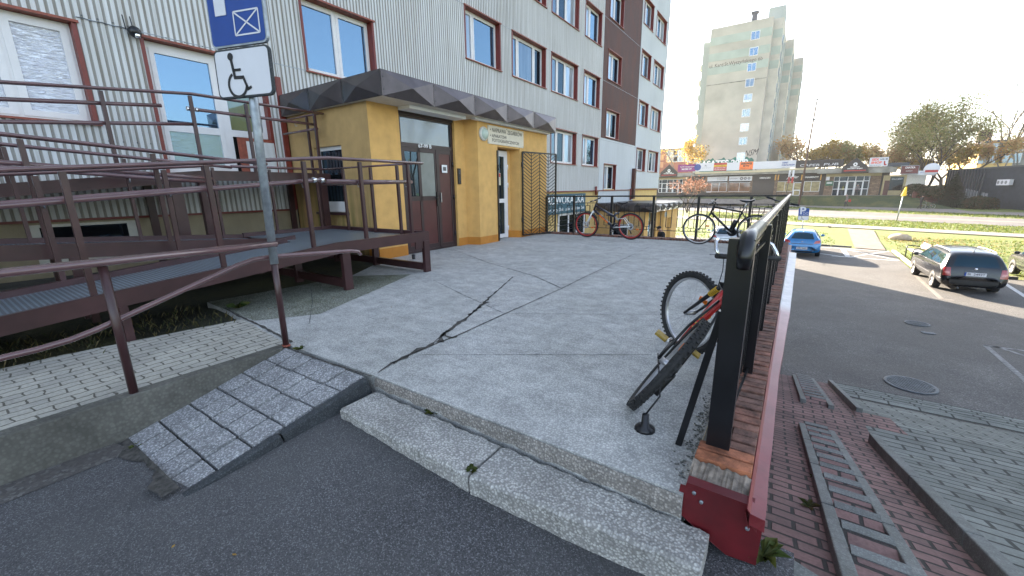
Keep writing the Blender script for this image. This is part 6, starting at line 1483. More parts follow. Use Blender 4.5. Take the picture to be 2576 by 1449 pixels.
for i in range(6): b.box(a - 1.9, a + 2.6, 83.4 + i * .5, 86.6, -2.4, -1.5 + i * .2)
o = b.build('bank_steps', M['walk']); o['kind'] = 'structure'
# red brick retaining wall
M['redbrick'] = m_brick('red_retaining_brick', (.25, .085, .06), (.19, .065, .05), (.12, .08, .07), .4, .12, .02, vec=(R(90), 0, 0), dirt=.4)
Bp = pg(*c5(1020, 1150)); Ap = Vector((py(*c5(325, 1000), 84.5).x, 84.5, 0))
ztA = hz(*c5(325, 945), Ap); ztB = hz(*c5(1028, 1055), Bp)
b = MB(); dd = (Bp - Ap); dd.z = 0; nn = Vector((-dd.y, dd.x, 0)).normalized() * .2
b.add([(Ap.x, Ap.y, -2.4), (Bp.x, Bp.y, -2.4), (Bp.x, Bp.y, ztB), (Ap.x, Ap.y, ztA)] + [tuple(Vector(p) + nn) for p in ((Ap.x, Ap.y, -2.4), (Bp.x, Bp.y, -2.4), (Bp.x, Bp.y, ztB), (Ap.x, Ap.y, ztA))], [(0, 1, 2, 3), (7, 6, 5, 4), (3, 2, 6, 7), (0, 4, 5, 1), (1, 5, 6, 2), (0, 3, 7, 4)])
tag(b.build('brick_wall', M['redbrick']), 'sloping red brick retaining wall on the grass bank below the pub', 'brick wall')
# dark restaurant building on the right
Ra = pg(*c5(1835, 1195)); zr = hz(2576, 418, Ra); Lb = None
v = ray(2418, 428); t = (zr - H) / v.z; Lb = Vector((v.x * t, v.y * t, 0)); d_ = (Ra - Lb); d_.z = 0; d_.normalize(); Ra2 = Ra + d_ * 14
r = empty('dark_building', (Lb.x, Lb.y, -2.2), 0, 'low dark blue-grey clad building behind hedges at the right edge', 'building')
iv = Matrix.Translation((-Lb.x, -Lb.y, 2.2)); nb = Vector((d_.y, -d_.x, 0))
if nb.dot(Lb) < 0: nb = -nb
Pq = [Lb - d_ * 3, Ra2, Ra2 + nb * 12, Lb - d_ * 3 + nb * 12]
b = MB(); b.prism([(p.x, p.y) for p in Pq], -2.6, zr); M['navy'] = plain('navy_cladding', (.022, .03, .045), .5, var=.25, sc=2); o = b.build('wall', M['navy'], r); o.matrix_parent_inverse = iv
b = MB(); b.prism([(p.x, p.y) for p in [Pq[0] - nb * .25 - d_ * .2, Pq[1] - nb * .25, Pq[2], Pq[3]]], zr, zr + .18); o = b.build('roof_edge', M['galvdark'], r); o.matrix_parent_inverse = iv
b = MB()
for i in range(14): p = Lb - d_ * 2.8 + d_ * (i * .62) - nb * .1; b.box(p.x - .08, p.x + .08, p.y - .12, p.y + .12, -2.5, zr)
o = b.build('cladding_rib', M['bluegrey'], r); o.matrix_parent_inverse = iv
for i, f in enumerate((.2, .25, .30, .35, .45, .5)):
    p = Lb.lerp(Ra, f) - nb * .16; b = MB(); e = d_ * .3; b.add([p - e + Vector((0, 0, -.9)), p + e + Vector((0, 0, -.9)), p + e + Vector((0, 0, .9)), p - e + Vector((0, 0, .9))], [(0, 1, 2, 3)]); o = b.build('window', M['curtain'], r); o.matrix_parent_inverse = iv
def onwall(u, v):
    q = ray(u, v); t = (Lb.x * nb.x + Lb.y * nb.y) / (q.x * nb.x + q.y * nb.y); return Vector((q.x * t, q.y * t, H + q.z * t))
p = onwall(*c5(1625, 820)) - nb * .35; r = empty('air_conditioner', p, 0, 'white triple air conditioner unit mounted on the dark building', 'air conditioner'); hw = (onwall(*c5(1715, 820)) - onwall(*c5(1540, 820))).length / 2; hh = (onwall(*c5(1625, 782)).z - onwall(*c5(1625, 860)).z) / 2
b = MB(); b.add([d_ * sx + nb * sy + Vector((0, 0, sz)) for sx in (-hw, hw) for sy in (-.2, .2) for sz in (-hh, hh)], [(0, 1, 3, 2), (4, 6, 7, 5), (0, 4, 5, 1), (2, 3, 7, 6), (0, 2, 6, 4), (1, 5, 7, 3)]); b.build('casing', M['bill'], r)
for i in range(3):
    c_ = d_ * (-hw + hw * 2 * (i + .45) / 3.3) - nb * .21; b = MB(); vs = [c_ + d_ * (hh * .62 * math.cos(k * .5236)) + Vector((0, 0, hh * .62 * math.sin(k * .5236))) for k in range(12)]; b.add(vs, [list(range(12))]); b.build('fan', M['greyp2'], r)
# ---- grey tower
TY = 101.5
M['tower'] = plain('tower_render', (.44, .41, .35), .9, var=.16, sc=.25); M['tgreen'] = plain('green_band', (.38, .43, .38), .9, var=.1, sc=.4); M['towerl'] = plain('tower_side_render', (.5, .47, .4), .9, var=.2, sc=.3); M['tgreen2'] = plain('green_panel', (.36, .4, .38), .9)
tw = empty('tower_block', (-18.8, TY, -.5), 0, 'tall grey eleven-storey tower with green bands and stepped sections', 'tower block')
iv = Matrix.Translation((18.8, -TY, .5))
def w_(mb, nm, m, par=tw):
    o = mb.build(nm, m, par)
    if par is tw: o.matrix_parent_inverse = iv
    return o
main = w_(MB().box(-18.7, -7.7, TY, TY + 17, -1, 32.9), 'wall', M['tower']); w_(MB().box(-7.7, -6.1, TY + 2.2, TY + 17, -1, 33.1), 'wall', M['towerl']); w_(MB().box(-20.2, -18.7, TY + 1.5, TY + 17, -1, 31.0), 'wall', M['tgreen2'])
w_(MB().box(-16, -4.6, TY + 17.5, TY + 34, -1, 33), 'wall', M['towerl']); w_(MB().box(-14, -2.7, TY + 35, TY + 52, -1, 33), 'wall', M['towerl']); w_(MB().box(-9, -6.2, TY + 4, TY + 10, 33, 35.8), 'lift_house', M['tgreen2'])
b = MB(); b.box(-11.8, -10.9, TY + 3, TY + 4, 33, 35.2); b.box(-12, -10.7, TY + 2.9, TY + 4.1, 35.2, 35.5); w_(b, 'chimney', M['bluegrey']); w_(MB().box(-15.2, -14, TY + 3, TY + 4, 33, 33.6), 'vent', M['bluegrey'])
for z in (28.2, 22.9, 17.8):
    pass
zs_ = [py(*q, TY).z for q in ((1845, 96), (1843, 137), (1837, 172))]
for i, z in enumerate((zs_[0], zs_[1], zs_[2])): 
    b = MB(); b.box(-18.7, -7.7, TY - .03, TY, z - .75, z + .75); w_(b, 'green_band', M['tgreen'])
    b = MB(); b.box(-7.7, -6.1, TY + 2.17, TY + 2.2, z - .75, z + .75); w_(b, 'green_band', M['tgreen']); w_(MB().box(-6.5, -4.6, TY + 17.46, TY + 17.5, z - .75, z + .75), 'green_band', M['tgreen']); w_(MB().box(-4.6, -2.7, TY + 34.96, TY + 35, z - .75, z + .75), 'green_band', M['tgreen'])
b = MB(); b.box(-18.7, -7.7, TY - .05, TY, py(1800, 213, TY).z - .08, py(1800, 213, TY).z + .08); w_(b, 'cornice', M['fascia'])
for x, y in ((-6.0, TY + 6), (-6.0, TY + 12), (-4.5, TY + 22), (-4.5, TY + 28), (-2.6, TY + 40), (-2.6, TY + 46)): w_(MB().box(x - .1, x + .04, y, y + 1.6, 0, 31), 'green_strip', M['tgreen2'])
tc_ = [(2450, 355), (2433, 518), (2412, 676), (2393, 832), (2373, 986), (2355, 1137), (2339, 1283), (2324, 1420)]
P8 = [py(1288 + u / 4, v / 4, TY) for u, v in tc_]; P8 += [py(*z3(1726, 270), TY)]
for i, p in enumerate(P8):
    f = MB(); f.box(p.x - .78, p.x + .78, TY - .06, TY - .0, p.z - .78, p.z + .78); fo = w_(f, 'window', M['pvc'])
    g = MB(); g.box(p.x - .68, p.x - .04, TY - .075, TY - .05, p.z - .67, p.z + .67); g.box(p.x + .04, p.x + .68, TY - .075, TY - .05, p.z - .67, p.z + .67); g.build('pane', M['sky_glass' if i < 3 else ('dim' if i % 2 else 'curtain')], fo)
for i in range(9):
    z = 2 + i * 3.0; b = MB(); b.box(-20.9, -20.2, TY + 3, TY + 7, z, z + 1.1); w_(b, 'balcony', M['towerl'] if i % 3 else M['tgreen2'])
p = py(1848, 158, TY - .06); t_ = text('ul. Kard.St.Wyszyńskiego 6b', 1.0, M['ink2'], tw, (p.x + .1, TY - .04, p.z), (1, 0, 0), (0, 0, 1), width=9.6); t_.matrix_parent_inverse = iv
p = py(1893, 384, TY - .06); t_ = text('NSM', 1.7, M['ink'], tw, (py(1888, 385, TY).x, TY - .04, py(1888, 385, TY).z), (1, 0, .12), (0, 0, 1), width=2.6, shear=.4); t_.matrix_parent_inverse = iv
t_ = text('KASATES 2000', 1.6, M['white'], tw, (py(1815, 408, TY).x, TY - .04, py(1815, 411, TY).z), (1, 0, 0), (0, 0, 1), width=10, bold=.06); t_.matrix_parent_inverse = iv
b = MB(); z = py(1815, 409, TY).z; n = 24; b.add([(-18.6, TY - .02, z - 2)] + [(-18.6 + 10.4 * i / n, TY - .02, z + .7 + .45 * math.sin(i * 1.9) * math.sin(i * .7)) for i in range(n + 1)] + [(-8.2, TY - .02, z - 2)], [list(range(n + 3))]); w_(b, 'graffiti', plain('graffiti_green', (.03, .16, .12), .8, var=.5, sc=.6))
# windows on the receding sections
for (xx, yy) in ((-6.1, TY + 4), (-6.1, TY + 9), (-4.6, TY + 20), (-4.6, TY + 25), (-2.7, TY + 38)):
    for i in range(10): b = MB(); b.box(xx, xx + .06, yy, yy + 1.3, 2.4 + i * 2.95, 3.9 + i * 2.95); w_(b, 'window', M['curtain'])
# red-brown block on the left, yellow block on the right
def block(nm, label, Y, a, c, lo, hi, dep, m, wrows, m2, chim=None, side=None):
    r = empty(nm, (a, Y, lo), 0, label, 'building'); ivv = Matrix.Translation((-a, -Y, -lo))
    def q(mb, n_, mm, par=None):
        o = mb.build(n_, mm, par or r)
        if not par: o.matrix_parent_inverse = ivv
        return o
    q(MB().box(a, c, Y, Y + dep, lo, hi), 'wall', m); q(MB().box(a - .3, c + .3, Y - .3, Y + dep, hi, hi + .4), 'roof', M['galvdark'])
    for (x, z, w, h) in wrows: f = q(MB().box(x - w / 2, x + w / 2, Y - .06, Y, z - h / 2, z + h / 2), 'window', M['pvc']); g = MB(); g.box(x - w / 2 + .12, x - .06, Y - .08, Y - .05, z - h / 2 + .12, z + h / 2 - .12); g.box(x + .06, x + w / 2 - .12, Y - .08, Y - .05, z - h / 2 + .12, z + h / 2 - .12); g.build('pane', M['curtain'], f)
    for bx_ in (m2 or []): q(MB().box(*bx_[:6]), 'panel', M[bx_[6]])
    if chim: q(MB().box(*chim), 'chimney', M['door'])
    return r
M['redblock'] = plain('red_block_render', (.3, .11, .075), .9, var=.12, sc=.3); M['ybl'] = plain('yellow_block_render', (.75, .52, .2), .9, var=.1, sc=.3); M['yb2'] = plain('ochre_panel', (.7, .42, .07), .9); M['salmon'] = plain('salmon_panel', (.5, .25, .14), .9)
Y = 128; x0 = py(*z3(190, 300), Y).x; x1 = py(*z3(360, 300), Y).x; x2 = py(*z3(880, 200), Y).x; zt = py(*z3(500, 140), Y).z
block('apartment_building', 'red-brown apartment building with salmon bands behind yellow trees, left of the tower', Y, x0 - 25, x2 + 2, -1, zt, 12, M['redblock'],
      [(py(*z3(u, v), Y).x, py(*z3(u, v), Y).z, 3.0, 1.6) for v in (205, 320) for u in (420, 540, 770, 860)], [(x0, x1 - 1.5, Y - .05, Y, py(*z3(250, v), Y).z - .8, py(*z3(250, v), Y).z + .8, 'salmon') for v in (290, 430)], (py(*z3(690, 90), Y).x - 1, py(*z3(690, 90), Y).x + 1, Y + 2, Y + 4, zt, zt + 2.2))
Y = 118; xl = py(*c5(1330, 300), Y).x; zt = py(*c5(1500, 275), Y).z; zw = [py(*c5(1420, 355), Y).z, py(*c5(1400, 500), Y).z]
block('apartment_building', 'yellow and ochre apartment building with a dark chimney behind the dark building at the right', Y, xl, xl + 30, -2, zt, 22, M['ybl'],
      [(py(*c5(u, 400), Y).x, z, 3.3, 1.7) for z in (zw[0], zw[1], zw[1] - 2.9) for u in (1405, 1640)], [(xl + .1, py(*c5(1700, 400), Y).x, Y - .04, Y, (zw[0] + zw[1]) / 2 - .5, (zw[0] + zw[1]) / 2 + .55, 'yb2'), (py(*c5(1720, 400), Y).x, xl + 30, Y - .05, Y, -2, zt, 'fascia')], (xl - .5, xl + 1.2, Y + 3, Y + 5, zt, zt + 2.6))
# ================================================================ TREES
def leafmat(nm, cols): M[nm] = m_leaf(nm, cols); return M[nm]
leafmat('lf_green', [(.2, .23, .07), (.3, .3, .1), (.4, .34, .13), (.42, .3, .14)])
leafmat('lf_orange', [(.55, .3, .14), (.45, .28, .12), (.6, .4, .18), (.32, .3, .1)])
leafmat('lf_yellow', [(.5, .33, .05), (.42, .25, .04), (.3, .22, .05), (.55, .42, .12)])
leafmat('lf_dark', [(.012, .022, .010), (.02, .035, .014), (.03, .045, .02)])
leafmat('lf_red', [(.2, .08, .05), (.28, .14, .09), (.14, .07, .05)])
leafmat('lf_hedge', [(.02, .03, .01), (.035, .045, .012), (.06, .05, .02), (.09, .05, .025)])
def tree(nm, label, base, h, w, lm, n, seed, trunks=1, leaf=.22, bark='bark', fork=.3, cat='tree', group='trees across the road', up=.7, tw=1., dens=1., cz=.62):
    rnd = random.Random(seed); r = empty(nm, base, 0, label, cat, group); tips = []; b = MB()
    def grow(p, d, L, rad, dep):
        q = p + d * L; m_ = p.lerp(q, .5) + Vector((rnd.uniform(-1, 1), rnd.uniform(-1, 1), 0)) * L * .06
        b.tube([p, m_, q], [rad, rad * .85, rad * .68], 6 if dep < 2 else 4, cap=False); tips.append((q, dep)); 
        if dep > 1: tips.append((m_, dep))
        if dep >= 4: return
        for i in range(rnd.choice((2, 3, 3)) if dep < 3 else 2):
            a = rnd.uniform(0, 6.28); s = rnd.uniform(.4, .8) * tw; nd = (d + Vector((math.cos(a) * s, math.sin(a) * s, rnd.uniform(-.1, .35) * up))).normalized()
            grow(q if i else p.lerp(q, .8), nd, L * rnd.uniform(.62, .85), rad * .6, dep + 1)
    for i in range(trunks):
        a = 6.28 * i / trunks + rnd.random(); s = .0 if trunks == 1 else .38
        grow(Vector((0, 0, 0)), Vector((math.cos(a) * s * w / h, math.sin(a) * s * w / h, 1)).normalized(), h * fork, h * .018 / math.sqrt(trunks) + .02, 0)
    # fit crown to w,h
    mx = max(abs(t[0].x) for t in tips) + .1; mz = max(t[0].z for t in tips); sx, sz = w / 2 / mx, h * .97 / mz
    b.v = [(x * sx, y * sx, z * sz) for x, y, z in b.v]; b.build('trunk', M[bark], r)
    if n:
        c = MB(); T = [Vector((t.x * sx, t.y * sx, t.z * sz)) for t, dp in tips if dp >= 2]
        for i in range(n):
            t = rnd.choice(T); s = leaf * rnd.uniform(.6, 1.3); g = h * .055 * dens
            p = t + Vector((rnd.gauss(0, g), rnd.gauss(0, g), rnd.gauss(0, g * .8))); u = Vector((rnd.uniform(-1, 1), rnd.uniform(-1, 1), rnd.uniform(-1, 1))).normalized(); v = u.orthogonal().normalized(); v = (Matrix.Rotation(rnd.uniform(0, 6.28), 3, u) @ v)
            c.add([p - u * s, p + v * s * .5, p + u * s, p - v * s * .5], [(0, 1, 2, 3)])
        c.build('crown', M[lm], r)
    return r
def at(u, v, Y, z=None): p = py(u, v, Y); return Vector((p.x, Y, -.6 if z is None else z))
p = at(*c5(510, 830), 94); tree('broad_tree', 'broad spreading tree with thin yellow-green leaves and bare top behind the pub', p, 15.0, 14.5, 'lf_green', 20000, 11, 7, .15, up=.5, fork=.26, dens=1.1, tw=1.1)
p = at(2262, 440, 98); tree('round_tree', 'orange-brown tree just left of the broad tree behind the shops', p, 9.5, 11, 'lf_orange', 3200, 5, 2, .2)
for i, (u, lab, lm, h, w) in enumerate(((2010, 'reddish bare tree right beside the grey tower', 'lf_orange', 12.5, 9), (2085, 'green leafy tree behind the black banner', 'lf_green', 10.5, 9), (2128, 'tall yellow-green tree above the black banner', 'lf_yellow', 11.5, 7), (2160, 'orange round tree behind the gable sign', 'lf_orange', 9.8, 9), (2215, 'low rusty tree behind the board with the red boot', 'lf_orange', 9.5, 8), (2050, 'pale yellow tree between the reddish and the green tree', 'lf_yellow', 10, 8))):
    tree('autumn_tree', lab, at(u, 440, 112), h, w, lm, 2200, 20 + i, 1, .26)
tree('autumn_tree', 'bright yellow birch in front of the red-brown building', at(1733, 430, 99.5), 12.5, 5, 'lf_yellow', 1500, 31, 1, .22, bark='barkpale'); tree('bare_tree', 'nearly bare pale tree left of the yellow birch', at(1700, 430, 99), 12, 6, 'lf_yellow', 260, 32, 1, .16, bark='barkpale')
tree('birch_tree', 'sparse orange-leaved tree over the roof of the dark building', at(2535, 430, 112, -2), 15, 14, 'lf_orange', 900, 41, 2, .14, bark='barkpale'); tree('bare_tree', 'bare tree behind the yellow building at the right edge', at(2545, 400, 140, 0), 26, 16, 'lf_orange', 0, 42, 3); tree('autumn_tree', 'golden low tree behind the broad tree trunk', at(2370, 440, 103), 8, 11, 'lf_yellow', 2600, 43, 1, .25); tree('autumn_tree', 'golden tree behind the dark building roof', at(2440, 440, 100), 9, 10, 'lf_orange', 2200, 44, 1, .25)
p = pg(1728, 535.5); tree('small_tree', 'small multi-stemmed tree with russet leaves on the verge beyond the lower porch', p, 5.2, 6.0, 'lf_red', 750, 51, 4, .13, 'bark', .3, dens=.9, tw=1.)
# conifer and hedges by the dark building
p = onwall(*c5(1290, 900)) - nb * 3.2; p.z = -2.2; th = hz(*c5(1290, 665), p) + 2.2
r = empty('conifer_tree', p, 0, 'dark conical conifer standing against the dark building', 'conifer'); rnd = random.Random(8); b = MB(); b.tube([(0, 0, 0), (0, 0, th)], [.14, .03], 6); b.build('trunk', M['bark'], r); c = MB()
for i in range(4200):
    z = th * (1 - math.sqrt(rnd.random())) * .97 + .1; rr = (th - z) / th * th * .46 * rnd.uniform(.55, 1.05); a = rnd.uniform(0, 6.28); q = Vector((rr * math.cos(a), rr * math.sin(a), z)); u = Vector((math.cos(a), math.sin(a), rnd.uniform(-.5, .1))) * .22; v = Vector((-math.sin(a), math.cos(a), 0)) * .1; c.add([q - u, q + v, q + u, q - v], [(0, 1, 2, 3)])
c.build('crown', M['lf_dark'], r)
def bush(label, a, c_, w, h, n, lm, seed, leaf=.13, nm='hedge', group=None):
    rnd = random.Random(seed); m = (a + c_) / 2; r = empty(nm, m, 0, label, 'hedge' if nm == 'hedge' else 'bush', group); d = c_ - a; L = d.length; d.normalize(); s = Vector((-d.y, d.x, 0)); cb = MB()
    for i in range(n):
        t = rnd.uniform(-.5, .5) * L; hh_ = h * (.82 + .18 * math.sin(t * 1.3 + seed) * math.sin(t * .5)); a_ = rnd.uniform(0, math.pi); rr = math.sqrt(rnd.uniform(.3, 1)); q = d * t + s * (math.cos(a_) * w * rr) + Vector((0, 0, abs(math.sin(a_)) ** .6 * hh_ * rr)); u = Vector((rnd.uniform(-1, 1), rnd.uniform(-1, 1), rnd.uniform(-1, 1))).normalized(); v = u.orthogonal().normalized(); k_ = leaf * rnd.uniform(.6, 1.2); cb.add([q - u * k_, q + v * k_ * .6, q + u * k_, q - v * k_ * .6], [(0, 1, 2, 3)])
    cb.build('foliage', M[lm], r); b = MB(); [b.tube([d * t, d * t + Vector((rnd.uniform(-.2, .2), rnd.uniform(-.2, .2), h * .6))], .03, 4) for t in [(-.45 + .1 * i) * L for i in range(10)]]; b.build('stems', M['bark'], r)
q0 = onwall(*c5(1040, 1080)) - nb * 3.5; q1 = onwall(*c5(1480, 1100)) - nb * 3.; q2 = onwall(*c5(1760, 1150)) - nb * 2.6
for q in (q0, q1, q2): q.z = -2.25
bush('low dark hedge between the brick wall and the conifer', q0, q1, 1.0, 1.7, 2600, 'lf_dark', 3); bush('taller clipped dark hedge right of the conifer', q1 + d_ * .3, q2, 1.1, 2.3, 2600, 'lf_hedge', 4)
qa = py(*c5(250, 900), 87); qb = py(*c5(820, 940), 84); qa.z = ZB; qb.z = -.9; bush('broad low juniper bush on top of the red brick wall', qa, qb, 1.6, 2.0, 3600, 'lf_hedge', 6, .16, 'bush')
# weeds on the verges
def weeds(nm, label, pts, n, h, seed, lm='lf_weed', leafw=.02, kind='stuff'):
    rnd = random.Random(seed); b = MB()
    for i in range(n):
        q = rnd.choice(pts); p = Vector((q[0] + rnd.gauss(0, q[3]), q[1] + rnd.gauss(0, q[3]), q[2])); hh_ = h * rnd.uniform(.4, 1.2); a = rnd.uniform(0, 6.28); d = Vector((math.cos(a), math.sin(a), 0)); s = Vector((-d.y, d.x, 0)) * leafw
        b.add([p - s, p + s, p + d * hh_ * .35 + Vector((0, 0, hh_ * .7)) + s * .7, p + d * hh_ * .7 + Vector((0, 0, hh_))], [(0, 1, 2, 3)])
    o = b.build(nm, M[lm]); tag(o, label, 'weeds' if kind else 'plant'); 
    if kind: o['kind'] = kind
    return o
leafmat('lf_weed', [(.03, .06, .01), (.07, .10, .02), (.12, .13, .03)]); leafmat('lf_grass', [(.06, .10, .015), (.10, .15, .022), (.15, .18, .035), (.17, .15, .035)]); leafmat('lf_dry', [(.16, .12, .04), (.1, .09, .03), (.05, .07, .02), (.2, .15, .06)])
# verge tufts (ground cover)
rnd = random.Random(9)
def onverge(l0, l1, n):
    P_ = []
    for i in range(n):
        t = rnd.random(); u = rnd.random(); a = Vector(l0[0]).lerp(Vector(l0[1]), t); c = Vector(l1[0]).lerp(Vector(l1[1]), t); q = a.lerp(c, u); P_.append((q.x, q.y, gz(q.x, q.y), .1))
    return P_
vA = line2((1780, 547), (2576, 589)); vB = line2((1780, 533), (2576, 572))
weeds('verge_grass', 'uneven tufts of sunlit grass along the near verge of the road', onverge(vA, vB, 2600), 9000, .15, 1, 'lf_grass', .03)
vA = line2((1850, 515), (2557, 543)); vB = line2((1850, 517), (2576, 551))
weeds('verge_grass', 'uneven tufts of grass along the far verge of the road', onverge(vA, vB, 1600), 5000, .16, 2, 'lf_grass', .035)
P_ = []
for i in range(6000):
    x = rnd.uniform(5.3, 18) if rnd.random() < .65 else rnd.uniform(-9, 3.2); y = rnd.uniform(25.3, 41) if x > 4 else rnd.uniform(33.8, 43)
    if 2.6 < x < 5.6 and y > 32.6: continue
    P_.append((x, y, gz(x, y) - .03, .05))
weeds('lawn_grass', 'mown yellow-green grass blades and fallen leaves on the lawn', P_, 9000, .10, 3, 'lf_grass', .028)
# fallen leaves
b = MB(); leafmat('lf_fallen', [(.35, .16, .04), (.42, .26, .06), (.25, .12, .04)])
for i in range(1200):
    k_ = rnd.random()
    if k_ < .35: x, y = rnd.gauss(7.6, 1.2), rnd.gauss(39.0, 1.2)
    else: x, y = rnd.uniform(5.4, 16), rnd.uniform(26, 42)
    z = gz(x, y) + .02; a = rnd.uniform(0, 6.28); s = rnd.uniform(.04, .09); d = Vector((math.cos(a), math.sin(a), .2)) * s; e = Vector((-math.sin(a), math.cos(a), .1)) * s * .7; p = Vector((x, y, z)); b.add([p - d, p + e, p + d, p - e], [(0, 1, 2, 3)])
o = b.build('fallen_leaves', M['lf_fallen']); tag(o, 'orange fallen leaves scattered over the sunlit lawn', 'leaves', kind='stuff')
# soil-bed plants beside the ramp
P_ = [(rnd.uniform(-5.6, -4.6), rnd.uniform(-1.5, 1.7), -.02, .1) for i in range(500)]
weeds('bed_weeds', 'straggly dry grass and weeds in the soil bed under the ramp', P_, 900, .06, 5, 'lf_dry', .004)
def plantlet(p, n, h, label, seed, w=.016, lm='lf_weed'):
    r_ = random.Random(seed); b = MB()
    for i in range(n):
        a = r_.uniform(0, 6.28); L = h * r_.uniform(.6, 1.2); d = Vector((math.cos(a), math.sin(a), 0)); s = Vector((-d.y, d.x, 0)) * w * r_.uniform(.6, 1.3)
        q0 = Vector((0, 0, 0)); q1 = d * L * .45 + Vector((0, 0, L * .5)); q2 = d * L + Vector((0, 0, L * .35)); b.add([q0 - s * .3, q0 + s * .3, q1 + s, q2, q1 - s], [(0, 1, 2, 3, 4)])
    tag(b.build('weed', M[lm], loc=p), label, 'weed', 'small weeds in the cracks')
plantlet(Vector((.07, 1.68, ZA + .06)), 16, .085, 'leafy green weed at the foot of the red sheet-clad wall end', 1, .02)
plantlet(pz(1185, 1185, -.11), 26, .035, 'weed in the joint between the two step slabs', 2, .008)
plantlet(pz(1090, 1040, -.12), 18, .055, 'small weed sprouting behind the lower step', 3, .01)
plantlet(pz(752, 880, .0), 20, .05, 'weed tuft at the top of the slab ramp', 4, .008)
plantlet(pz(600, 775, .0), 26, .11, 'leafy weed at the corner of the mossy terrace', 5, .012)
plantlet(pz(345, 1125, ZA), 14, .04, 'tiny weed at the low corner of the slab ramp', 6, .006)
q = pz(2030, 1160, -.6); plantlet(Vector((.28, 2.6, SZ(2.6))), 10, .06, 'yellowed weed between the pink pavers', 7, .01, 'lf_dry')
q = 0; plantlet(Vector((.36, 3.2, SZ(3.2))), 9, .05, 'green weed beside the stroller ramp edging', 8, .01)
# debris along walls and steps
b = MB()
for i in range(420):
    k_ = rnd.random()
    if k_ < .45: x, y, z = -.25 - abs(rnd.gauss(0, .035)), rnd.uniform(1.7, 2.6), .004
    elif k_ < .7: x, y, z = rnd.uniform(-2.2, -.2), 1.575 + rnd.gauss(0, .02), -.125
    else: x, y, z = rnd.uniform(-.2, .3), rnd.uniform(1.3, 1.7), ZA
    s = rnd.uniform(.003, .009); b.ball((x, y, z), (s, s * .8, s * .6), 5)
o = b.build('gravel', M['kerb']); tag(o, 'loose grit and gravel in the corners of the terrace', 'gravel', kind='stuff')
b = MB()
for i in range(9):
    p = Vector((rnd.uniform(-2.8, -.6), rnd.uniform(.3, 1.1), ZA + .02)) if i < 3 else Vector((rnd.uniform(-5, -1), rnd.uniform(1.9, 6), .006)); a = rnd.uniform(0, 6.28); s = rnd.uniform(.007, .013); d = Vector((math.cos(a), math.sin(a), .2)) * s; e = Vector((-math.sin(a), math.cos(a), .2)) * s * .6; b.add([p - d, p + e, p + d, p - e], [(0, 1, 2, 3)])
o = b.build('dry_leaves', M['lf_fallen']); tag(o, 'a few dry leaves lying on the terrace and asphalt', 'leaves', kind='stuff')
# flags post and thin white pole across the road
p = py(*z4(432, 790), 84.5); p.z = -1.9; r = empty('flag_post', p, 0, 'dark post with two white and red flag boards in front of the shops', 'post'); zt = hz(*z4(440, 330), p) - p.z
b = MB(); b.tube([(0, 0, 0), (.25, 0, zt - .3)], .05, 8); b.build('pole', M['black'], r)
for s in (0, 1): x = .05 + s * .5; b = MB(); b.box(x, x + .28, -.03, .03, zt - 1.1, zt, 0); b.box(x, x + .28, -.032, .032, zt - 2.1, zt - 1.1, 1); b.build('flag_board', [M['bill'], M['red']], r)
p = pg(*z3(1278, 1150)); zt = hz(*z3(1312, 760), p) - p.z; r = empty('thin_pole', p, 0, 'thin pale pole on the far verge left of the shutter', 'pole'); b = MB(); b.tube([(0, 0, 0), (.0, 0, zt)], .05, 8); b.build('pole', M['galv'], r); b = MB(); b.box(-.12, .12, -.06, .0, zt - 1.3, zt); b.build('plate', M['bill'], r)
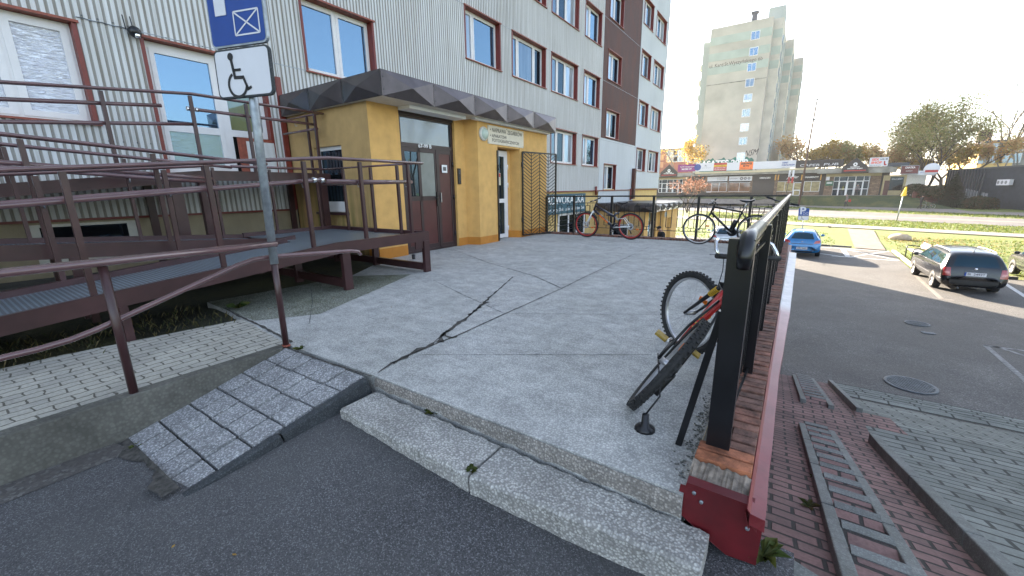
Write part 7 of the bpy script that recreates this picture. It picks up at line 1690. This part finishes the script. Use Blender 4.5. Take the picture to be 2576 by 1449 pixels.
# ================================================================ PEOPLE
def person(label, loc, rz, h, J, cols, hat=None, coat=None, group='people in the street', extra=None):
    """J: joint offsets in units of h; skeleton grown with a skin modifier into one body"""
    base = dict(pel=(0, 0, .52), wst=(0, 0, .60), chs=(0, .0, .74), nck=(0, 0, .83), hd=(0, .01, .88), tp=(0, .015, .965),
                ls=(-.105, 0, .80), le=(-.135, -.02, .63), lh=(-.14, .05, .48), rs=(.105, 0, .80), re=(.135, -.02, .63), rh=(.14, .05, .48),
                lp=(-.05, 0, .49), lk=(-.055, .03, .27), la=(-.055, -.02, .045), lt=(-.055, .07, .015), rp=(.05, 0, .49), rk=(.055, .0, .27), ra=(.055, -.06, .045), rt=(.055, .03, .015))
    base.update(J); rad = dict(pel=.085, wst=.078, chs=.092, nck=.034, hd=.052, tp=.042, ls=.045, le=.034, lh=.022, rs=.045, re=.034, rh=.022, lp=.06, lk=.042, la=.027, lt=.022, rp=.06, rk=.042, ra=.027, rt=.022)
    if coat: rad.update(pel=.115, wst=.12, chs=.13, ls=.06, rs=.06, le=.045, re=.045, hd=.058, lk=.044, rk=.044)
    ks = list(base); idx = {k_: i for i, k_ in enumerate(ks)}; E_ = [('pel', 'wst'), ('wst', 'chs'), ('chs', 'nck'), ('nck', 'hd'), ('hd', 'tp'), ('chs', 'ls'), ('ls', 'le'), ('le', 'lh'), ('chs', 'rs'), ('rs', 're'), ('re', 'rh'), ('pel', 'lp'), ('lp', 'lk'), ('lk', 'la'), ('la', 'lt'), ('pel', 'rp'), ('rp', 'rk'), ('rk', 'ra'), ('ra', 'rt')]
    me = bpy.data.meshes.new('body'); me.from_pydata([tuple(c * h for c in base[k_]) for k_ in ks], [(idx[a], idx[c]) for a, c in E_], []); o = bpy.data.objects.new('body', me); S.collection.objects.link(o)
    m = o.modifiers.new('k', 'SKIN'); 
    for i, k_ in enumerate(ks): me.skin_vertices[0].data[i].radius = (rad[k_] * h * (1.15 if k_ in ('wst', 'chs', 'pel') else 1), rad[k_] * h * .85)
    me.skin_vertices[0].data[0].use_root = True; s = o.modifiers.new('s', 'SUBSURF'); s.levels = s.render_levels = 1
    bpy.context.view_layer.update(); nm = bpy.data.meshes.new_from_object(o.evaluated_get(bpy.context.evaluated_depsgraph_get())); o.modifiers.clear(); o.data = nm; nm.name = 'person'
    for c_ in (cols['skin'], cols['top'], cols['legs'], cols['shoe']): nm.materials.append(c_)
    hd, lh, rh, pel = (Vector(base[k_]) * h for k_ in ('hd', 'lh', 'rh', 'pel'))
    for p in nm.polygons:
        p.use_smooth = True; c_ = p.center
        if (c_ - hd).length < .1 * h and c_.z > base['nck'][2] * h - .01 or (c_ - lh).length < .05 * h or (c_ - rh).length < .05 * h: p.material_index = 0
        elif c_.z < .05 * h: p.material_index = 3
        elif c_.z < pel.z * (.62 if coat else .97): p.material_index = 2
        else: p.material_index = 1
    o.name = 'person'; o.location = loc; o.rotation_euler = (0, 0, rz); tag(o, label, 'person', group)
    tp = Vector(base['tp']) * h; d = (tp - hd).normalized()
    b = MB(); b.ball(hd + d * .055 * h, (.052 * h, .058 * h, .045 * h), 12); b.build('hair' if not hat else 'cap', cols['hair'], o)
    b = MB(); b.ball(hd + Vector((0, .056 * h, .012 * h)), (.008 * h, .014 * h, .012 * h), 6); b.build('nose', cols['skin'], o)
    if hat: b = MB(); b.ball(hd + d * .05 * h + Vector((0, .06 * h, 0)), (.04 * h, .04 * h, .006 * h), 10); b.build('cap_peak', cols['hair'], o)
    for k_, e_ in (('lh', 'le'), ('rh', 're')):
        p = Vector(base[k_]) * h; d = (p - Vector(base[e_]) * h).normalized(); s_x = 1 if k_ == 'lh' else -1; b = MB(); sd = d.cross(Vector((1, 0, 0))).normalized()
        for q in range(4): f0 = p + d * .02 * h + sd * (q - 1.5) * .011 * h; L = (.042, .048, .045, .036)[q] * h; b.tube([f0, f0 + d * L * .55, f0 + d * L * .9 + Vector((s_x * .01 * h, 0, 0))], [.0062 * h, .0058 * h, .004 * h], 6)
        f0 = p + sd * .02 * h; b.tube([f0, f0 + sd * .014 * h + d * .014 * h, f0 + sd * .014 * h + d * .034 * h], [.007 * h, .0065 * h, .005 * h], 6); b.build('hand', cols['skin'], o)
    return o
cz = Vector((-5.1, 20.6, -2.6))
v = ray(1665, 572); t = 19.6 / v.y; cz = Vector((v.x * t, 19.6, -2.2)); hh = 1.08 * ((H + v.z * t) + 2.2)
person('man in a black cap and black coat standing at the lower porch beyond the railing', cz, R(120), hh, dict(ls=(-.125, 0, .79), rs=(.125, 0, .79), le=(-.16, .0, .64), re=(.16, .0, .64), hd=(0, .05, .87), tp=(0, .075, .95), nck=(0, .025, .82)), dict(skin=M['skin'], top=M['cloth_b'], legs=M['cloth_d'], shoe=M['black'], hair=M['cloth_b']), hat=1, coat=1)
walkL = dict(lk=(-.055, .09, .28), la=(-.055, .06, .05), lt=(-.055, .15, .02), rk=(.055, -.02, .27), ra=(.055, -.17, .08), rt=(.055, -.11, .02), chs=(0, .03, .74), hd=(0, .06, .88), nck=(0, .045, .83), tp=(0, .07, .96))
p1 = pg(2127, 520.5); person('pedestrian in a grey jacket carrying a red bag along the far pavement', p1, R(100), 1.95, walkL, dict(skin=M['skin'], top=M['cloth_g'], legs=M['cloth_d'], shoe=M['black'], hair=M['hair']))
b = MB(); b.box(-.16, .16, -.09, .09, 0, .36); b.tube([(-.1, 0, .36), (-.06, 0, .52), (.06, 0, .52), (.1, 0, .36)], .012, 6); tag(b.build('shopping_bag', M['red'], loc=p1 + Vector((.35, -.1, .75)), bevel=.03), 'red bag hanging from the hand of the pedestrian in grey', 'bag')
p2 = pg(2313, 526); person('pedestrian all in black walking with a bicycle on the far pavement', p2, R(-70), 1.9, dict(walkL, lh=(-.13, .2, .58), rh=(.13, .2, .58)), dict(skin=M['skin'], top=M['cloth_b'], legs=M['cloth_b'], shoe=M['black'], hair=M['cloth_b']))
C5_ = dict(R=.34, wb=1.05, rt=.018, rim=.018, rimm=M['alu'], t=.018, fm=M['cloth_g'], sm=M['cloth_g'], ft=.014, forkm=M['cloth_g'], ra=9)
ob = bicycle('bicycle', 'grey bicycle pushed by the pedestrian in black on the far pavement', C5_, p2 + Vector((.35, .3, 0)), R(20), R(2)); del ob['group']
p3 = Vector((py(*z4(1755, 700), YS - .6).x, YS - .6, ZB)); person('person in dark clothes standing in the open shop doorway', p3, R(180), 1.8, {}, dict(skin=M['skin'], top=M['cloth_g'], legs=M['cloth_d'], shoe=M['black'], hair=M['hair']))

# a bare tree beyond the right edge of the photo (it is what the porch glass mirrors)
tree('bare_tree', 'bare tall tree beside the parking lot', (17.5, 28, -2.6), 15, 9, 'lf_green', 500, 71, 2, .13)

# evening air: one even, thin volume round the whole scene
b = MB(); b.box(-420, 420, -70, 620, -5, 62); hz_ = b.build('haze', NT('haze_air').m); hz_['kind'] = 'stuff'; tag(hz_, 'thin pale autumn haze in the air', 'haze', kind='stuff')
t_ = hz_.data.materials[0].node_tree; t_.nodes.clear(); v_ = t_.nodes.new('ShaderNodeVolumePrincipled'); v_.inputs['Color'].default_value = (.9, .9, .92, 1); v_.inputs['Density'].default_value = .0003; v_.inputs['Anisotropy'].default_value = .3
o_ = t_.nodes.new('ShaderNodeOutputMaterial'); t_.links.new(v_.outputs[0], o_.inputs['Volume'])
